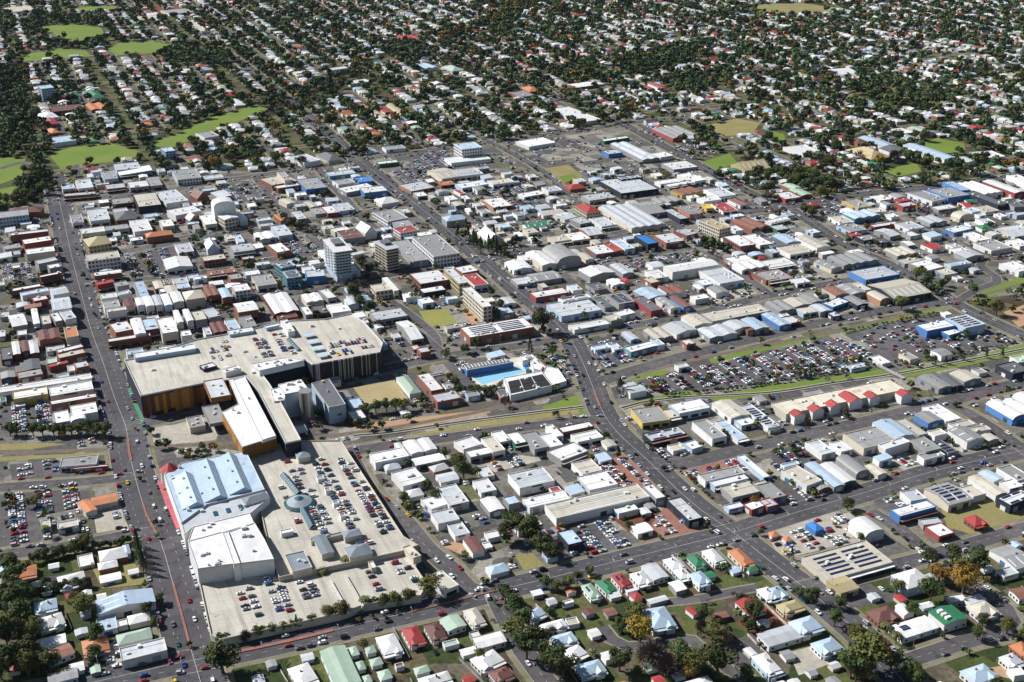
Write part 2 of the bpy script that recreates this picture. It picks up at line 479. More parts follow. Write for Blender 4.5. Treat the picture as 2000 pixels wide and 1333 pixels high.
5.9 G w w -60.5 752.5 24.0 8.7 18.1 22 -
5 g w g -58.1 733.3 24.0 21.6 9.6 22 -
3.4 h l w -83.1 726.3 23.9 10.5 9.2 22 x
5 f w w -69.8 708.3 28.8 17.2 20.2 22 -
3.4 h l q -50.3 724.5 29.7 11.9 8.6 22 x
3.4 g l w -43.9 711.0 22.9 13.3 10.7 22 -
5.9 f l w -39.1 684.4 23.6 13.7 24.4 22 k
4.2 f w w -50.9 677.9 33.3 12.2 14.6 22 -
3.4 h w w -65.2 690.1 23.4 11.2 9.2 22 x
5 f w w -31.5 756.9 32.6 15.2 13.9 23 -
5 f w g -23.4 742.9 24.0 16.1 9.6 23 -
5.9 f b w -13.5 752.5 23.5 9.7 21.6 23 -
5 f w w -7.9 766.5 23.9 8.7 16.3 23 -
5 f w e 2.3 763.7 23.0 11.1 17.5 23 -
5 f g g 16.2 759.9 22.9 11.1 25.2 23 -
5 f w w 27.7 760.8 23.1 10.4 19.4 23 -
5 f w w 29.9 774.4 23.4 7.4 18.6 23 -
5 f w k 46.9 781.3 23.6 25.1 8.4 23 -
5 f w w 54.0 767.0 23.8 20.2 12.2 23 -
5 f w g 39.2 743.8 36.5 24.1 16.4 23 -
3.4 G b w 69.4 759.4 22.7 7.8 9.8 23 -
5 f b w 51.4 722.6 23.9 15.1 17.1 24 -
5.9 f l w 12.9 705.9 23.4 25.5 20.1 24 k
5.9 f w l 57.5 702.5 22.8 21.1 19.0 24 -
5 f w w 22.4 680.2 23.4 28.9 11.9 24 k
5.9 f b w 55.7 675.9 23.3 67.6 17.9 24 k
5.9 f w g 93.9 688.4 23.6 7.2 18.1 24 -
4.2 f w w 73.2 670.4 23.9 14.3 9.9 24 -
3.4 f r w 29.0 695.0 22.4 7.0 6.3 24 -
5.9 f l n 111.4 666.7 23.6 10.3 27.5 24 -
5 f g y 103.3 800.2 15.9 22.0 23.6 25 -
5.9 f w v 134.2 813.2 22.2 26.6 16.6 25 -
4.2 f b g 118.9 803.8 23.1 10.5 14.4 25 -
4.2 f l n 110.7 771.4 23.9 29.7 12.7 25 s
4.2 f w v 129.1 755.6 30.2 9.9 10.6 25 -
3.4 f b w 116.7 752.8 22.3 9.6 8.8 25 -
5.9 f g w 143.4 775.2 23.3 12.0 28.0 25 -
4.2 f v w 160.0 778.0 23.8 8.4 30.9 25 -
5 G b w 164.8 809.7 23.1 16.3 27.0 25 -
5 f l w 184.4 798.8 23.0 10.0 38.1 25 s
4.2 f w v 172.5 790.9 22.9 12.5 10.0 25 -
5 f g w 142.5 712.6 22.4 31.2 10.0 25 -
5 f w v 146.1 705.3 23.8 26.8 8.4 25 -
5 f b g 151.5 692.4 22.9 21.3 15.4 25 -
3.4 f w v 166.6 725.6 22.4 5.0 32.5 25 -
4.2 f b g 169.3 697.0 23.9 8.8 16.1 25 -
3.4 f w v 144.6 674.0 23.0 11.5 5.8 25 -
4.2 f w r 159.2 674.7 31.3 16.8 8.5 25 -
3.4 f v w 74.8 927.8 23.4 14.4 8.3 26 -
3.4 f v w 86.7 927.9 23.4 9.1 12.1 26 -
5 f w a 108.3 925.6 30.7 27.7 10.9 26 -
5 f v w 121.8 933.6 23.5 10.4 13.4 26 -
5 f l q 149.3 934.3 23.8 8.8 10.4 26 -
5 G g g 334.5 858.0 23.5 14.1 24.2 27 -
5 G d n 346.8 859.2 15.6 9.8 21.0 27 -
5 G b g 361.3 867.4 23.6 17.3 17.2 27 -
6.7 f d n 404.3 880.0 23.6 18.9 18.4 27 -
5 f p w 417.7 899.8 12.7 11.1 12.0 27 -
4.2 f d g 191.3 791.4 22.2 7.0 15.2 27 -
3.4 f w g 192.8 781.8 28.8 11.6 3.9 27 -
5.9 f g c 257.0 762.9 23.8 29.4 23.4 28 -
6.7 G v w 277.2 775.7 22.5 16.5 26.1 28 -
5 f b g 292.3 780.9 23.0 7.9 25.8 28 -
5 G g u 309.6 796.0 23.8 14.0 15.4 28 -
5 f w w 321.6 803.9 23.3 14.9 25.7 28 -
4.2 f b w 331.1 786.8 22.4 18.9 7.4 28 -
5.9 G g w 327.5 767.8 23.9 15.8 19.8 28 k
4.2 f b w 341.8 779.8 16.5 15.1 6.7 28 -
4.2 G b g 344.3 766.6 22.6 9.3 8.7 28 -
6.7 f w w 270.6 752.9 28.8 23.4 9.0 28 -
6.7 f g g 292.7 752.0 22.2 13.7 19.5 28 -
5 f g w 292.1 741.5 23.6 18.4 13.5 28 -
4.2 f d g 307.3 753.2 22.5 8.9 18.0 28 s
5 f l w 218.3 750.4 23.9 11.6 19.6 28 -
4.2 f w w 233.7 752.7 22.2 9.8 14.1 28 -
5 G v g 212.4 712.8 23.1 8.6 33.3 28 -
5 G w e 221.9 714.9 22.4 10.0 26.7 28 -
5.9 f b w 195.8 708.5 32.4 14.3 24.0 28 -
4.2 V g g 235.2 726.3 22.5 11.0 22.8 28 -
4.2 G b c 249.5 720.1 24.1 7.6 13.8 28 -
3.4 G g q 207.3 697.9 28.9 9.0 4.9 28 -
3.4 f v w 192.7 729.0 23.9 12.8 4.4 28 -
5 f g g 171.8 690.8 22.9 10.6 18.9 28 -
5 f l r 167.4 676.2 24.1 8.7 9.6 28 -
5 f l w 264.4 685.0 17.1 12.0 12.5 29 -
5.9 f w u 258.7 666.9 23.7 29.2 9.4 29 -
5.9 g g c 287.5 685.6 24.0 19.7 22.8 29 s
5 f b w 305.6 690.7 23.6 10.7 12.8 29 -
5 G b w 317.8 697.8 23.5 9.5 25.7 29 -
4.2 G v w 325.6 712.2 29.1 9.5 13.4 29 -
5 f g w 341.9 714.3 23.9 12.7 18.7 29 -
4.2 f w w 334.7 699.9 22.2 11.4 9.8 29 -
6.7 f w n 329.6 679.8 30.1 22.9 10.7 29 s
5 V w u 371.7 807.1 23.0 14.4 27.3 29 -
5 V w u 384.1 812.3 22.9 13.1 23.8 29 -
5 V w u 396.4 820.9 22.8 14.8 25.5 29 -
5 f v n 36.1 634.9 23.2 10.2 15.9 30 -
4.2 h u u 191.2 648.9 29.8 6.9 9.3 31 x
2.5 h o w 164.2 642.3 23.0 5.9 5.1 31 x
2.5 h o w 171.4 636.5 23.0 4.8 4.4 31 x
5.9 V w w 222.6 644.8 23.6 14.7 16.4 31 -
4.2 f w r 268.8 644.5 23.3 12.2 12.8 31 -
3.4 f l g 266.4 655.0 12.2 13.1 6.5 31 -
5 f b b 201.9 610.4 23.2 47.0 25.9 31 s
5 g t t 192.6 585.5 24.0 12.9 14.4 31 -
6.7 h w v 234.0 588.9 22.9 17.8 14.6 31 x
4.2 g g w 303.2 614.7 23.5 15.1 21.9 31 k
3.4 f l w 294.5 599.8 22.4 11.2 7.4 31 -
16 f v w -57.9 1546.5 23.2 28.3 30.5 32 b
5 f w w -62.1 1533.3 22.4 54.4 50.6 32 -
6.7 f l w -267.0 1515.8 37.3 23.4 38.7 32 -
5 h d c -238.4 1531.6 33.1 19.8 39.5 32 x
5 f w e -159.6 1505.0 23.9 26.5 12.2 32 -
4.2 f g w -158.2 1580.0 22.7 27.5 19.2 32 -
5 m r q -201.0 2424.1 23.8 34.8 69.3 33 -
5 G r w -190.5 1794.5 28.9 12.0 68.3 33 -
5 G t w -204.6 1786.3 29.1 10.3 75.0 33 -
5 G t c -176.4 1813.8 23.0 8.5 73.9 33 -
4.2 g w w -307.1 2118.6 37.5 36.3 15.6 33 -
4.2 g w w -359.6 2093.3 34.2 36.3 15.9 33 -
5 h p c -103.4 2114.5 32.3 25.3 40.8 33 x
5 m v w -151.2 2137.5 32.7 27.2 42.5 33 -
5 f w w -257.5 2006.2 35.4 38.8 24.7 33 -
5 f w w 92.7 1769.7 29.1 34.4 94.9 34 -
5 m g r 229.1 1661.0 23.3 43.7 60.6 34 -
5 f w w 32.2 1607.5 32.4 43.6 33.8 34 -
4.2 f w e 141.8 1628.1 29.3 41.5 10.1 34 -
5.9 f l u 132.5 1553.8 23.2 20.8 18.7 34 -
5 m l g 162.3 1561.1 23.3 25.1 89.6 34 -
5 f w w 196.5 1541.1 29.5 20.3 21.9 34 -
5 f w g 213.1 1491.4 23.3 35.6 31.7 34 -
5 f g q 15.2 1912.5 23.3 28.8 44.7 34 -
5 h o q 29.9 1943.6 23.5 20.4 34.0 34 x
5 g w q 114.7 1980.7 33.3 44.4 27.3 34 -
5 G r w 218.8 1960.8 23.1 12.0 34.2 34 -
5 G r w 237.6 1970.8 22.6 12.1 43.7 34 -
7.6 g t t 300.7 1477.5 22.5 38.1 33.0 35 t
6.7 G p c 573.3 1666.9 23.9 19.3 33.7 35 -
5 f w g 542.5 1668.2 23.9 36.5 30.3 35 -
5.9 G v c 495.4 1607.6 23.2 21.9 52.6 35 -
7.6 G v w 548.9 1547.9 23.6 21.5 78.8 35 -
6.7 h t q 466.7 1542.9 23.0 33.4 52.5 35 x
5.9 G d w 509.1 1562.0 23.9 31.2 32.0 35 -
5 h k q 473.0 1612.7 22.9 19.3 22.5 35 x
5 f w w 387.3 1565.5 22.5 33.6 46.7 35 -
4.2 f w w 624.3 1545.7 15.2 32.1 31.3 35 -
5 G l w 585.4 1515.9 23.1 18.7 23.8 35 -
5 g w w 567.6 2089.3 23.4 40.6 45.2 35 -
22 f v v -728.7 1882.4 32.9 18.8 25.8 36 b
5.9 h w w -684.8 1759.3 35.5 22.7 35.1 36 x
5 h e w -691.6 1893.8 24.0 17.3 48.6 36 x
5 h e w -664.0 1905.5 30.6 20.9 59.5 36 x
6.7 f k k -672.7 1805.9 23.8 42.2 39.3 36 -
5.9 f v w -616.5 1617.9 33.4 31.5 33.3 36 -
6.7 f l v -485.4 1479.2 23.9 29.3 30.9 36 -
14 f v v -447.7 1534.5 31.8 13.1 21.0 36 b
5 f g w -423.2 1648.1 35.1 22.0 33.2 36 -
5 f g c -748.9 2767.7 31.6 58.3 66.3 36 -
5 f b w -663.5 2572.2 24.0 22.8 154.8 36 -
5 g b w -798.0 2676.8 35.9 49.9 44.3 36 -
5 f w w -797.3 2735.2 36.4 26.4 36.6 36 -
5 g b w -1118.4 2800.9 37.5 51.2 68.1 36 -
5 h r q -671.4 1727.2 30.7 16.9 45.1 36 x
4.2 h o q -647.5 1673.2 36.9 13.6 27.3 36 x
4.2 m o q -632.8 1825.5 29.9 27.4 44.6 36 -
"""
HOUSES = """
4 h v w -265.4 566.5 23.1 11.3 9.1 0 -
4 h w w -257.3 551.7 30.7 12.7 10.8 0 -
4 g w w -250.7 533.9 23.9 14.1 7.7 0 -
4 g z w -243.3 524.1 37.5 13.3 9.5 0 -
3 g w w -230.3 513.5 23.7 6.5 7.0 0 -
4 g g v -234.8 505.3 23.3 14.0 8.0 0 -
4 h r w -54.3 539.5 23.3 8.7 13.6 0 -
4 h k w -42.6 543.4 23.6 8.4 12.1 0 -
4 G p w -33.0 550.3 29.2 10.7 11.1 0 -
4 h b w -21.2 556.1 24.0 7.4 13.8 0 -
4 h w w -66.7 531.5 23.0 9.9 15.3 0 -
5 G p w -90.6 511.8 22.9 13.1 31.8 0 -
3 h p w -76.6 528.1 23.1 4.6 5.6 0 -
3 h p w -72.4 517.9 23.7 5.5 5.4 0 -
3 h p w -66.8 507.3 23.5 5.7 6.9 0 -
3 h p w -85.6 526.7 22.9 4.3 7.1 0 -
3 h p w -80.4 514.8 23.2 3.6 6.4 0 -
3 h p w -75.8 504.0 23.5 3.5 5.2 0 -
4 h w w -109.8 506.9 29.7 10.7 14.3 0 -
4 g w w -12.2 535.0 23.6 15.6 8.7 0 -
3 g w w -23.5 526.7 23.7 7.7 4.9 0 -
4 h w w -13.3 518.3 34.7 14.3 10.2 0 -
4 h k w -6.0 506.8 29.6 10.2 7.6 0 -
3 h p w -47.6 511.4 24.1 7.0 4.9 0 -
4 h w w -40.3 502.8 23.5 15.9 6.5 0 -
3 f w g -20.3 541.1 23.0 5.2 5.2 0 -
3 f p w -33.3 533.5 22.9 8.2 4.5 0 -
3 f z w -59.7 515.0 22.8 4.4 3.3 0 -
4 h p w 45.6 580.3 23.8 6.0 12.5 0 s
4 h e w 54.5 585.1 29.4 6.4 11.6 0 -
3 g w w 58.9 578.3 22.7 6.3 6.1 0 -
4 h r w 63.9 591.1 23.5 6.8 11.3 0 s
3 f w w 69.0 583.6 23.0 6.7 5.7 0 -
3 h r w 71.5 576.4 29.9 5.4 5.5 0 -
4 h w w 75.8 593.1 23.8 8.2 11.3 0 -
4 G l w 84.8 599.6 23.5 9.6 15.0 0 -
4 h w w 97.1 608.2 24.0 8.1 10.4 0 -
4 h w v 100.9 597.6 23.4 7.3 9.4 0 -
4 h e w 111.1 611.3 23.4 7.2 11.4 0 -
4 h w w 122.0 616.4 23.2 7.6 12.6 0 -
4 h o c 138.4 615.0 22.3 7.6 16.1 0 -
3 h e w 143.6 604.3 16.2 5.9 4.5 0 -
6 h v w 110.4 590.5 24.1 7.3 10.8 0 -
3 g e w 116.5 597.4 22.3 6.7 5.8 0 -
4 g w g 96.5 585.0 23.9 6.5 8.8 0 -
3 g l g 83.5 573.0 23.3 11.2 3.8 0 -
3 g z g 55.6 561.6 24.0 5.8 6.2 0 -
5 h v w 82.0 553.6 15.6 13.4 17.4 0 -
3 G r w 102.2 562.5 32.5 4.3 6.9 0 -
4 h k q 116.8 543.4 30.9 4.3 11.9 0 -
3 g z q 117.9 558.6 16.5 7.0 4.6 0 -
4 h w w 147.5 577.8 23.1 7.3 10.1 0 -
4 h v w 12.8 559.0 32.4 9.1 7.0 0 -
4 h w w 22.7 548.0 23.0 14.4 5.8 0 -
4 h v w 27.9 536.1 22.7 12.8 7.6 0 -
4 h w w 33.7 524.7 32.9 9.7 8.0 0 -
4 h v w 41.3 511.5 22.5 13.6 9.2 0 -
4 g w w 51.7 522.0 24.0 6.0 5.8 0 -
3 f w w 32.3 570.9 22.9 5.9 3.1 0 -
3 f b w 33.8 552.8 16.5 6.5 6.0 0 -
3 g w w 45.3 542.7 23.7 5.3 6.0 0 -
3 g w g 14.5 579.8 22.1 5.7 4.3 0 -
4 h k q 88.9 524.7 37.5 6.1 9.9 0 -
4 g r w 76.0 502.5 22.7 5.1 4.6 0 -
5 h w v 134.4 514.4 22.9 8.3 14.2 0 -
4 h r q 295.1 655.6 23.3 9.5 9.8 0 -
6 G e w 244.0 554.6 22.7 16.1 12.7 0 d
4 h k q 208.8 557.9 22.8 14.5 10.8 0 -
3 V w w 222.7 563.4 22.5 6.8 8.0 0 -
4 g w w 222.4 546.3 23.8 24.9 11.1 0 s
4 f w g 254.9 572.9 14.0 11.3 6.5 0 -
4 h b w 266.4 562.9 22.9 13.5 10.6 0 -
4 f l w 265.0 571.7 23.7 12.3 5.8 0 -
4 h v w 152.1 578.4 23.7 11.4 9.0 0 -
4 h t c 157.9 565.6 23.6 13.1 7.1 0 -
5 h v w 162.6 547.2 23.8 14.7 10.8 0 -
4 g l w 146.6 538.9 23.0 21.1 11.5 0 -
4 h v w 170.3 530.1 24.1 13.5 9.3 0 -
4 h v w 136.0 513.0 23.3 8.2 12.5 0 -
4 g z w 294.3 577.8 15.1 9.2 9.4 0 -
4 h o q 275.0 527.4 23.6 8.6 9.2 0 -
4 h l w 265.8 518.3 23.2 9.1 7.6 0 -
4 h v w 244.7 506.8 23.4 15.6 10.7 0 -
4 f w w 265.3 508.9 11.1 6.9 6.8 0 -
"""
# name | width | class | centre line
ROADS = """
avenue|27|M|-158.4,494.1 -175.4,533.5 -189.7,568.0 -204.7,603.4 -219.0,636.4 -237.1,669.2 -260.2,721.9 -273.2,754.5 -284.6,787.1 -308.6,837.9 -339.7,907.2 -369.7,971.7 -406.2,1057.2 -448.1,1156.5 -503.4,1291.3 -543.9,1390.2 -570.5,1456.2
main_road|21|M|-559.0,2336.6 -442.8,2092.2 -355.2,1891.1 -282.8,1728.8 -200.7,1535.5 -127.4,1375.5 -72.7,1253.3 -31.2,1153.4 0.0,1077.3 28.0,1016.6 48.1,960.4 57.5,910.3 63.2,863.4 67.4,823.0 72.5,796.9 81.0,771.3 94.4,741.9 108.2,706.8 123.5,673.6 139.9,648.0 155.9,617.3 170.4,590.9 182.7,567.1 192.9,544.7 200.6,521.9 206.3,500.1
red_median_street|20|M|-275.8,484.5 -238.7,497.3 -214.9,506.1 -183.2,518.5 -155.1,527.4 -123.7,538.4 -86.2,553.8 -44.0,570.5 -12.0,584.3 27.5,600.2 78.4,621.7 111.6,635.3 140.9,648.0 187.3,672.3 240.3,698.1 291.8,724.7 365.2,754.5 400.2,768.2
rail_street|15|m|72.9,869.0 86.9,879.5 127.3,906.2 173.9,933.2 222.7,960.4 273.3,986.7 325.4,1010.5 367.8,1027.8 412.7,1037.9
workshop_street|15|m|97.4,736.1 116.1,733.9 144.9,747.1 184.7,765.1 257.2,795.2 330.0,829.0 369.7,848.6 408.7,866.2 448.2,882.4
link_street|12|m|333.4,829.9 345.5,813.5 354.7,788.7 365.8,756.0 375.1,725.4
creek_street|13|m|69.8,801.8 47.8,799.3 0.0,787.1 -37.4,776.0 -64.8,768.2 -91.9,760.5 -109.6,754.5 -120.7,750.0
mall_side_street|13|m|-118.7,757.5 -105.8,721.9 -94.0,694.1 -78.3,672.3 -69.1,661.2 -51.5,627.9 -38.6,610.3 -26.5,588.8 -16.4,581.8
trade_road|16|M|0.0,2114.5 42.4,1995.0 77.0,1898.4 121.5,1830.5 158.6,1738.2 194.8,1636.8 245.1,1496.1 277.5,1400.8 315.8,1327.4 328.8,1285.7 349.8,1199.1 373.8,1150.4 389.2,1114.9 402.7,1070.5 412.6,1027.8 428.6,991.4 444.9,959.3 469.3,912.3
long_cross_street|19|M|-375.1,984.3 -360.8,992.5 -303.7,1016.6 -240.2,1043.0 -177.1,1080.0 -108.0,1119.3 -38.9,1150.4 0.0,1168.8 40.2,1192.6 95.6,1220.6 139.1,1246.3 230.8,1298.7 292.9,1321.5 333.1,1339.1 393.4,1371.4 512.2,1411.6 640.9,1463.1 717.0,1491.3
civic_street|14|m|-443.4,1156.5 -404.0,1176.7 -351.9,1207.3 -313.4,1229.1 -279.3,1251.6
lane_street|10|m|-411.6,1082.7 -372.9,1093.7 -303.3,1114.9 -271.8,1133.9
uptown_street|16|m|-530.2,1347.1 -476.9,1371.4 -414.0,1392.3 -375.6,1424.7 -319.5,1458.5 -260.7,1491.3 -200.7,1535.5 -103.2,1584.7 0.0,1642.5 91.0,1686.1 157.8,1728.8 251.7,1776.7 357.0,1855.0
theatre_street|12|m|-319.1,1456.2 -287.8,1379.7 -258.2,1313.9 -221.3,1237.7 -191.0,1179.8
blue_hall_street|11|m|-248.4,1496.1 -218.2,1418.1 -174.0,1306.2 -151.2,1255.1
motel_street|12|m|-249.1,1271.1 -205.9,1285.7 -174.0,1306.2 -111.9,1345.1
tower_street|12|m|-294.8,1122.2 -258.4,1144.3 -230.0,1159.5 -190.6,1176.7
shed_street|13|m|51.2,960.4 113.7,984.3 174.5,1011.7 240.7,1053.3 322.5,1091.0 388.3,1112.1
depot_street|11|m|5.0,1097.9 51.0,1126.5 110.6,1156.5 131.3,1165.7 177.0,1186.2
depot_lane|11|m|183.1,1264.0 178.7,1199.1 208.4,1155.0 226.2,1107.8 241.8,1058.6
garden_street|10|m|35.9,1491.3 59.0,1411.6 77.0,1339.1 84.5,1264.0 106.8,1224.0
arch_lane|10|m|154.2,1467.7 175.1,1411.6 193.9,1349.1 218.7,1295.0
yard_street|11|m|233.3,672.3 247.3,649.8 255.0,627.9 263.6,622.3
yard_cross|12|m|168.2,587.8 249.8,618.4 264.5,625.1 296.4,639.3 325.4,652.2 357.3,666.1
hill_street|11|m|200.7,517.7 209.0,520.6 253.7,540.2 270.8,544.7 281.4,557.6 281.9,569.0 276.4,583.8 267.0,595.5
cul_de_sac|8|l|50.1,551.5 55.0,540.2 62.9,534.0 76.9,534.9 88.2,542.4 98.7,540.2 107.0,526.2 115.5,514.3 126.2,506.1
tree_lined_street|12|m|-10.4,582.8 -4.4,563.2 0.9,546.0 6.9,529.2 16.7,508.1 22.4,494.1
gravel_lane|7|l|87.0,573.9 109.7,577.8 131.7,585.3 144.4,588.8
hedged_street|12|m|-330.4,616.8 -313.8,622.3 -270.4,633.5 -241.8,644.5 -223.1,649.2
lot_street|11|m|-363.3,696.7 -345.1,702.7 -295.6,709.5 -267.1,715.6 -253.2,719.8
mall_front_street|14|m|-288.4,791.2 -271.0,796.9 -251.0,808.5 -227.3,823.0
pool_street|13|m|-135.9,868.1 -116.2,882.4 -84.5,902.2 -61.9,912.3 -34.5,924.7 0.0,935.3 30.8,946.1 55.4,954.9
bowls_street|9|l|-61.9,912.3 -66.5,954.9 -82.2,989.0 -103.5,1025.3 -125.6,1057.2 -149.2,1093.7
lawn_street|9|l|-59.4,922.7 -75.3,954.9 -90.4,977.4 -99.6,1006.9
hook_street|10|m|410.7,1282.1 450.7,1264.0 461.9,1246.3 467.1,1195.9 482.5,1156.5 519.4,1164.2 528.9,1195.9 531.1,1237.7
hook_lane|9|l|482.5,1156.5 469.2,1133.9 474.0,1105.0 469.3,1088.2 444.2,1070.5 413.7,1037.9
west_lane|9|l|-651.8,1491.3 -636.7,1520.5 -612.7,1491.3
car_yard_street|10|m|237.7,1786.6 281.5,1671.3 320.1,1566.2
church_street|10|m|-90.3,1750.8 0.0,1566.2 38.8,1479.4
"""
# surface | outline
AREAS = """
G|-999.4,2592.9 -940.3,2626.1 -863.5,2579.8 -818.1,2467.5 -853.7,2397.5 -922.3,2479.5
G|-896.3,2203.3 -904.4,2288.8 -863.1,2331.2 -809.0,2315.1 -781.0,2257.9 -829.2,2237.8
G|-771.7,2320.4 -771.4,2397.5 -707.7,2414.7 -654.3,2363.9 -653.7,2294.0 -732.7,2268.1
G|-1028.0,2835.7 -987.8,2875.1 -918.8,2883.1 -901.2,2805.0 -983.5,2789.8
R|-895.0,2883.1 -783.8,2915.5 -753.9,2820.3 -793.8,2730.8 -857.6,2774.9
G|-614.5,1561.0 -596.3,1598.1 -551.0,1620.0 -508.6,1587.3 -486.8,1561.0 -510.8,1525.4 -560.5,1510.6 -572.0,1486.5
G|-496.8,1614.5 -479.1,1653.9 -442.5,1776.7 -396.0,1851.5 -371.0,1823.6 -399.0,1750.8 -423.4,1692.1 -461.8,1587.3
G|-703.0,1553.3 -637.4,1540.5 -611.4,1456.2 -637.0,1390.2
G|-616.7,1400.8 -601.6,1418.1 -580.9,1355.1 -596.5,1349.1
D|557.8,2899.2 678.9,2931.9 758.2,2851.4 687.2,2760.0 575.6,2774.9
G|545.1,1600.8 591.7,1648.2 619.1,1620.0 607.9,1579.4 578.8,1566.2
D|273.6,1716.4 333.4,1763.7 362.7,1738.2 339.3,1671.3 286.0,1653.9
G|238.1,1515.5 289.4,1566.2 291.8,1520.5 259.6,1484.1
G|467.3,1484.1 523.9,1520.5 517.8,1479.4 481.8,1456.2
G|365.0,1692.1 382.6,1671.3 377.4,1625.6 360.8,1634.0
D|39.1,1491.3 72.5,1510.6 89.3,1456.2 56.3,1422.5
G|57.4,1456.2 77.1,1467.7 85.6,1444.8 62.9,1431.3
L|-84.9,1015.4 -60.0,1020.3 -47.8,985.5 -73.7,977.4
T|-125.5,856.0 -94.3,870.0 -80.6,836.1 -112.6,827.3
G|23.5,823.0 52.1,845.0 59.0,827.3 54.1,808.5 23.2,808.5
G|87.0,870.9 125.4,890.2 127.8,882.4 88.0,863.4
G|163.8,909.3 218.6,939.6 288.7,975.1 289.2,968.3 216.5,929.0 164.8,902.2
G|92.9,831.7 137.0,851.4 162.3,858.7 137.6,840.5 98.2,825.6
G|149.5,840.5 202.9,858.7 301.0,890.2 307.1,882.4 199.9,843.2 158.2,832.5
G|315.0,888.3 385.0,915.4 438.1,941.8 430.6,922.7 379.7,900.2 317.2,874.7
G|288.7,975.1 352.5,1008.1 402.5,1032.8 401.5,1022.8 348.7,994.9 288.1,963.8
G|439.4,1063.8 501.6,1105.0 490.8,1077.3 439.7,1044.3
D|-110.8,765.1 -67.6,780.7 0.0,808.5 50.7,818.7 50.4,811.8 0.0,796.9 -63.2,771.3 -108.3,759.0
D|-368.8,763.6 -336.4,765.9 -320.8,763.6 -343.9,756.0 -365.2,754.5
D|-361.5,744.8 -291.3,751.5 -282.0,754.5 -280.2,748.5 -352.3,739.7 -358.9,738.3
G|-266.4,787.1 -250.3,790.3 -245.9,780.7 -262.8,780.7
O|-46.1,633.5 -30.4,639.3 -15.7,625.1 -21.9,619.5 -29.8,622.3
D|1.6,622.3 12.6,625.1 19.2,611.4 15.3,600.7 7.7,604.4
D|219.0,681.8 232.4,669.2 226.6,660.0
D|281.4,681.8 312.3,688.2 333.3,672.3 326.1,654.0 290.4,645.1 277.2,654.0
R|135.1,570.5 152.2,568.0 159.8,549.2 140.9,540.2 126.4,553.8
R|63.0,667.3 90.5,677.3 101.8,660.0 74.4,646.9
B|78.7,641.0 108.4,660.0 120.5,648.0 92.5,635.3
C|197.8,663.0 220.0,672.3 225.0,654.0 206.5,645.1
C|149.9,529.2 168.3,536.6 176.0,522.7 151.3,510.2
C|-269.0,789.5 -267.6,777.6 -257.3,760.5 -215.3,769.8 -214.2,781.5 -231.1,806.0 -251.1,793.6
O|-250.3,712.9 -239.9,719.8 -216.7,666.1 -209.8,648.0 -193.7,608.7 -203.4,614.1 -226.6,666.1
C|-275.3,678.6 -252.7,681.8 -239.0,648.0 -260.8,643.3
C|-221.4,522.7 -216.3,542.4 -207.8,518.5
C|-52.5,747.1 -43.5,747.1 -38.6,718.4
O|246.0,514.3 262.5,518.5 268.1,504.9
O|-117.9,793.6 -76.9,803.5 -19.5,818.7 -15.5,813.5 -64.6,792.0 -112.6,780.7
O|447.1,1012.9 479.2,1035.3 479.5,1000.9 447.4,977.4
C|65.9,1119.3 92.3,1133.9 99.8,1097.9 74.0,1084.1
C|57.9,718.4 70.8,681.8 13.2,666.1
A|187.3,568.0 216.3,587.8 231.3,577.8 212.1,572.9
A|188.0,582.8 211.7,592.9 217.1,580.3 193.2,568.0
A|-283.1,598.1 -257.8,604.4 -251.7,590.4 -276.4,583.8
A|113.8,538.0 136.1,544.7 138.0,524.9 119.9,516.4
O|153.2,611.4 167.7,614.1 190.4,580.3 177.7,576.8
A|-16.8,678.6 0.0,681.8 9.7,648.0 -4.8,642.2
D|-253.0,608.7 -230.2,615.2 -211.7,592.9 -240.3,587.8
"""
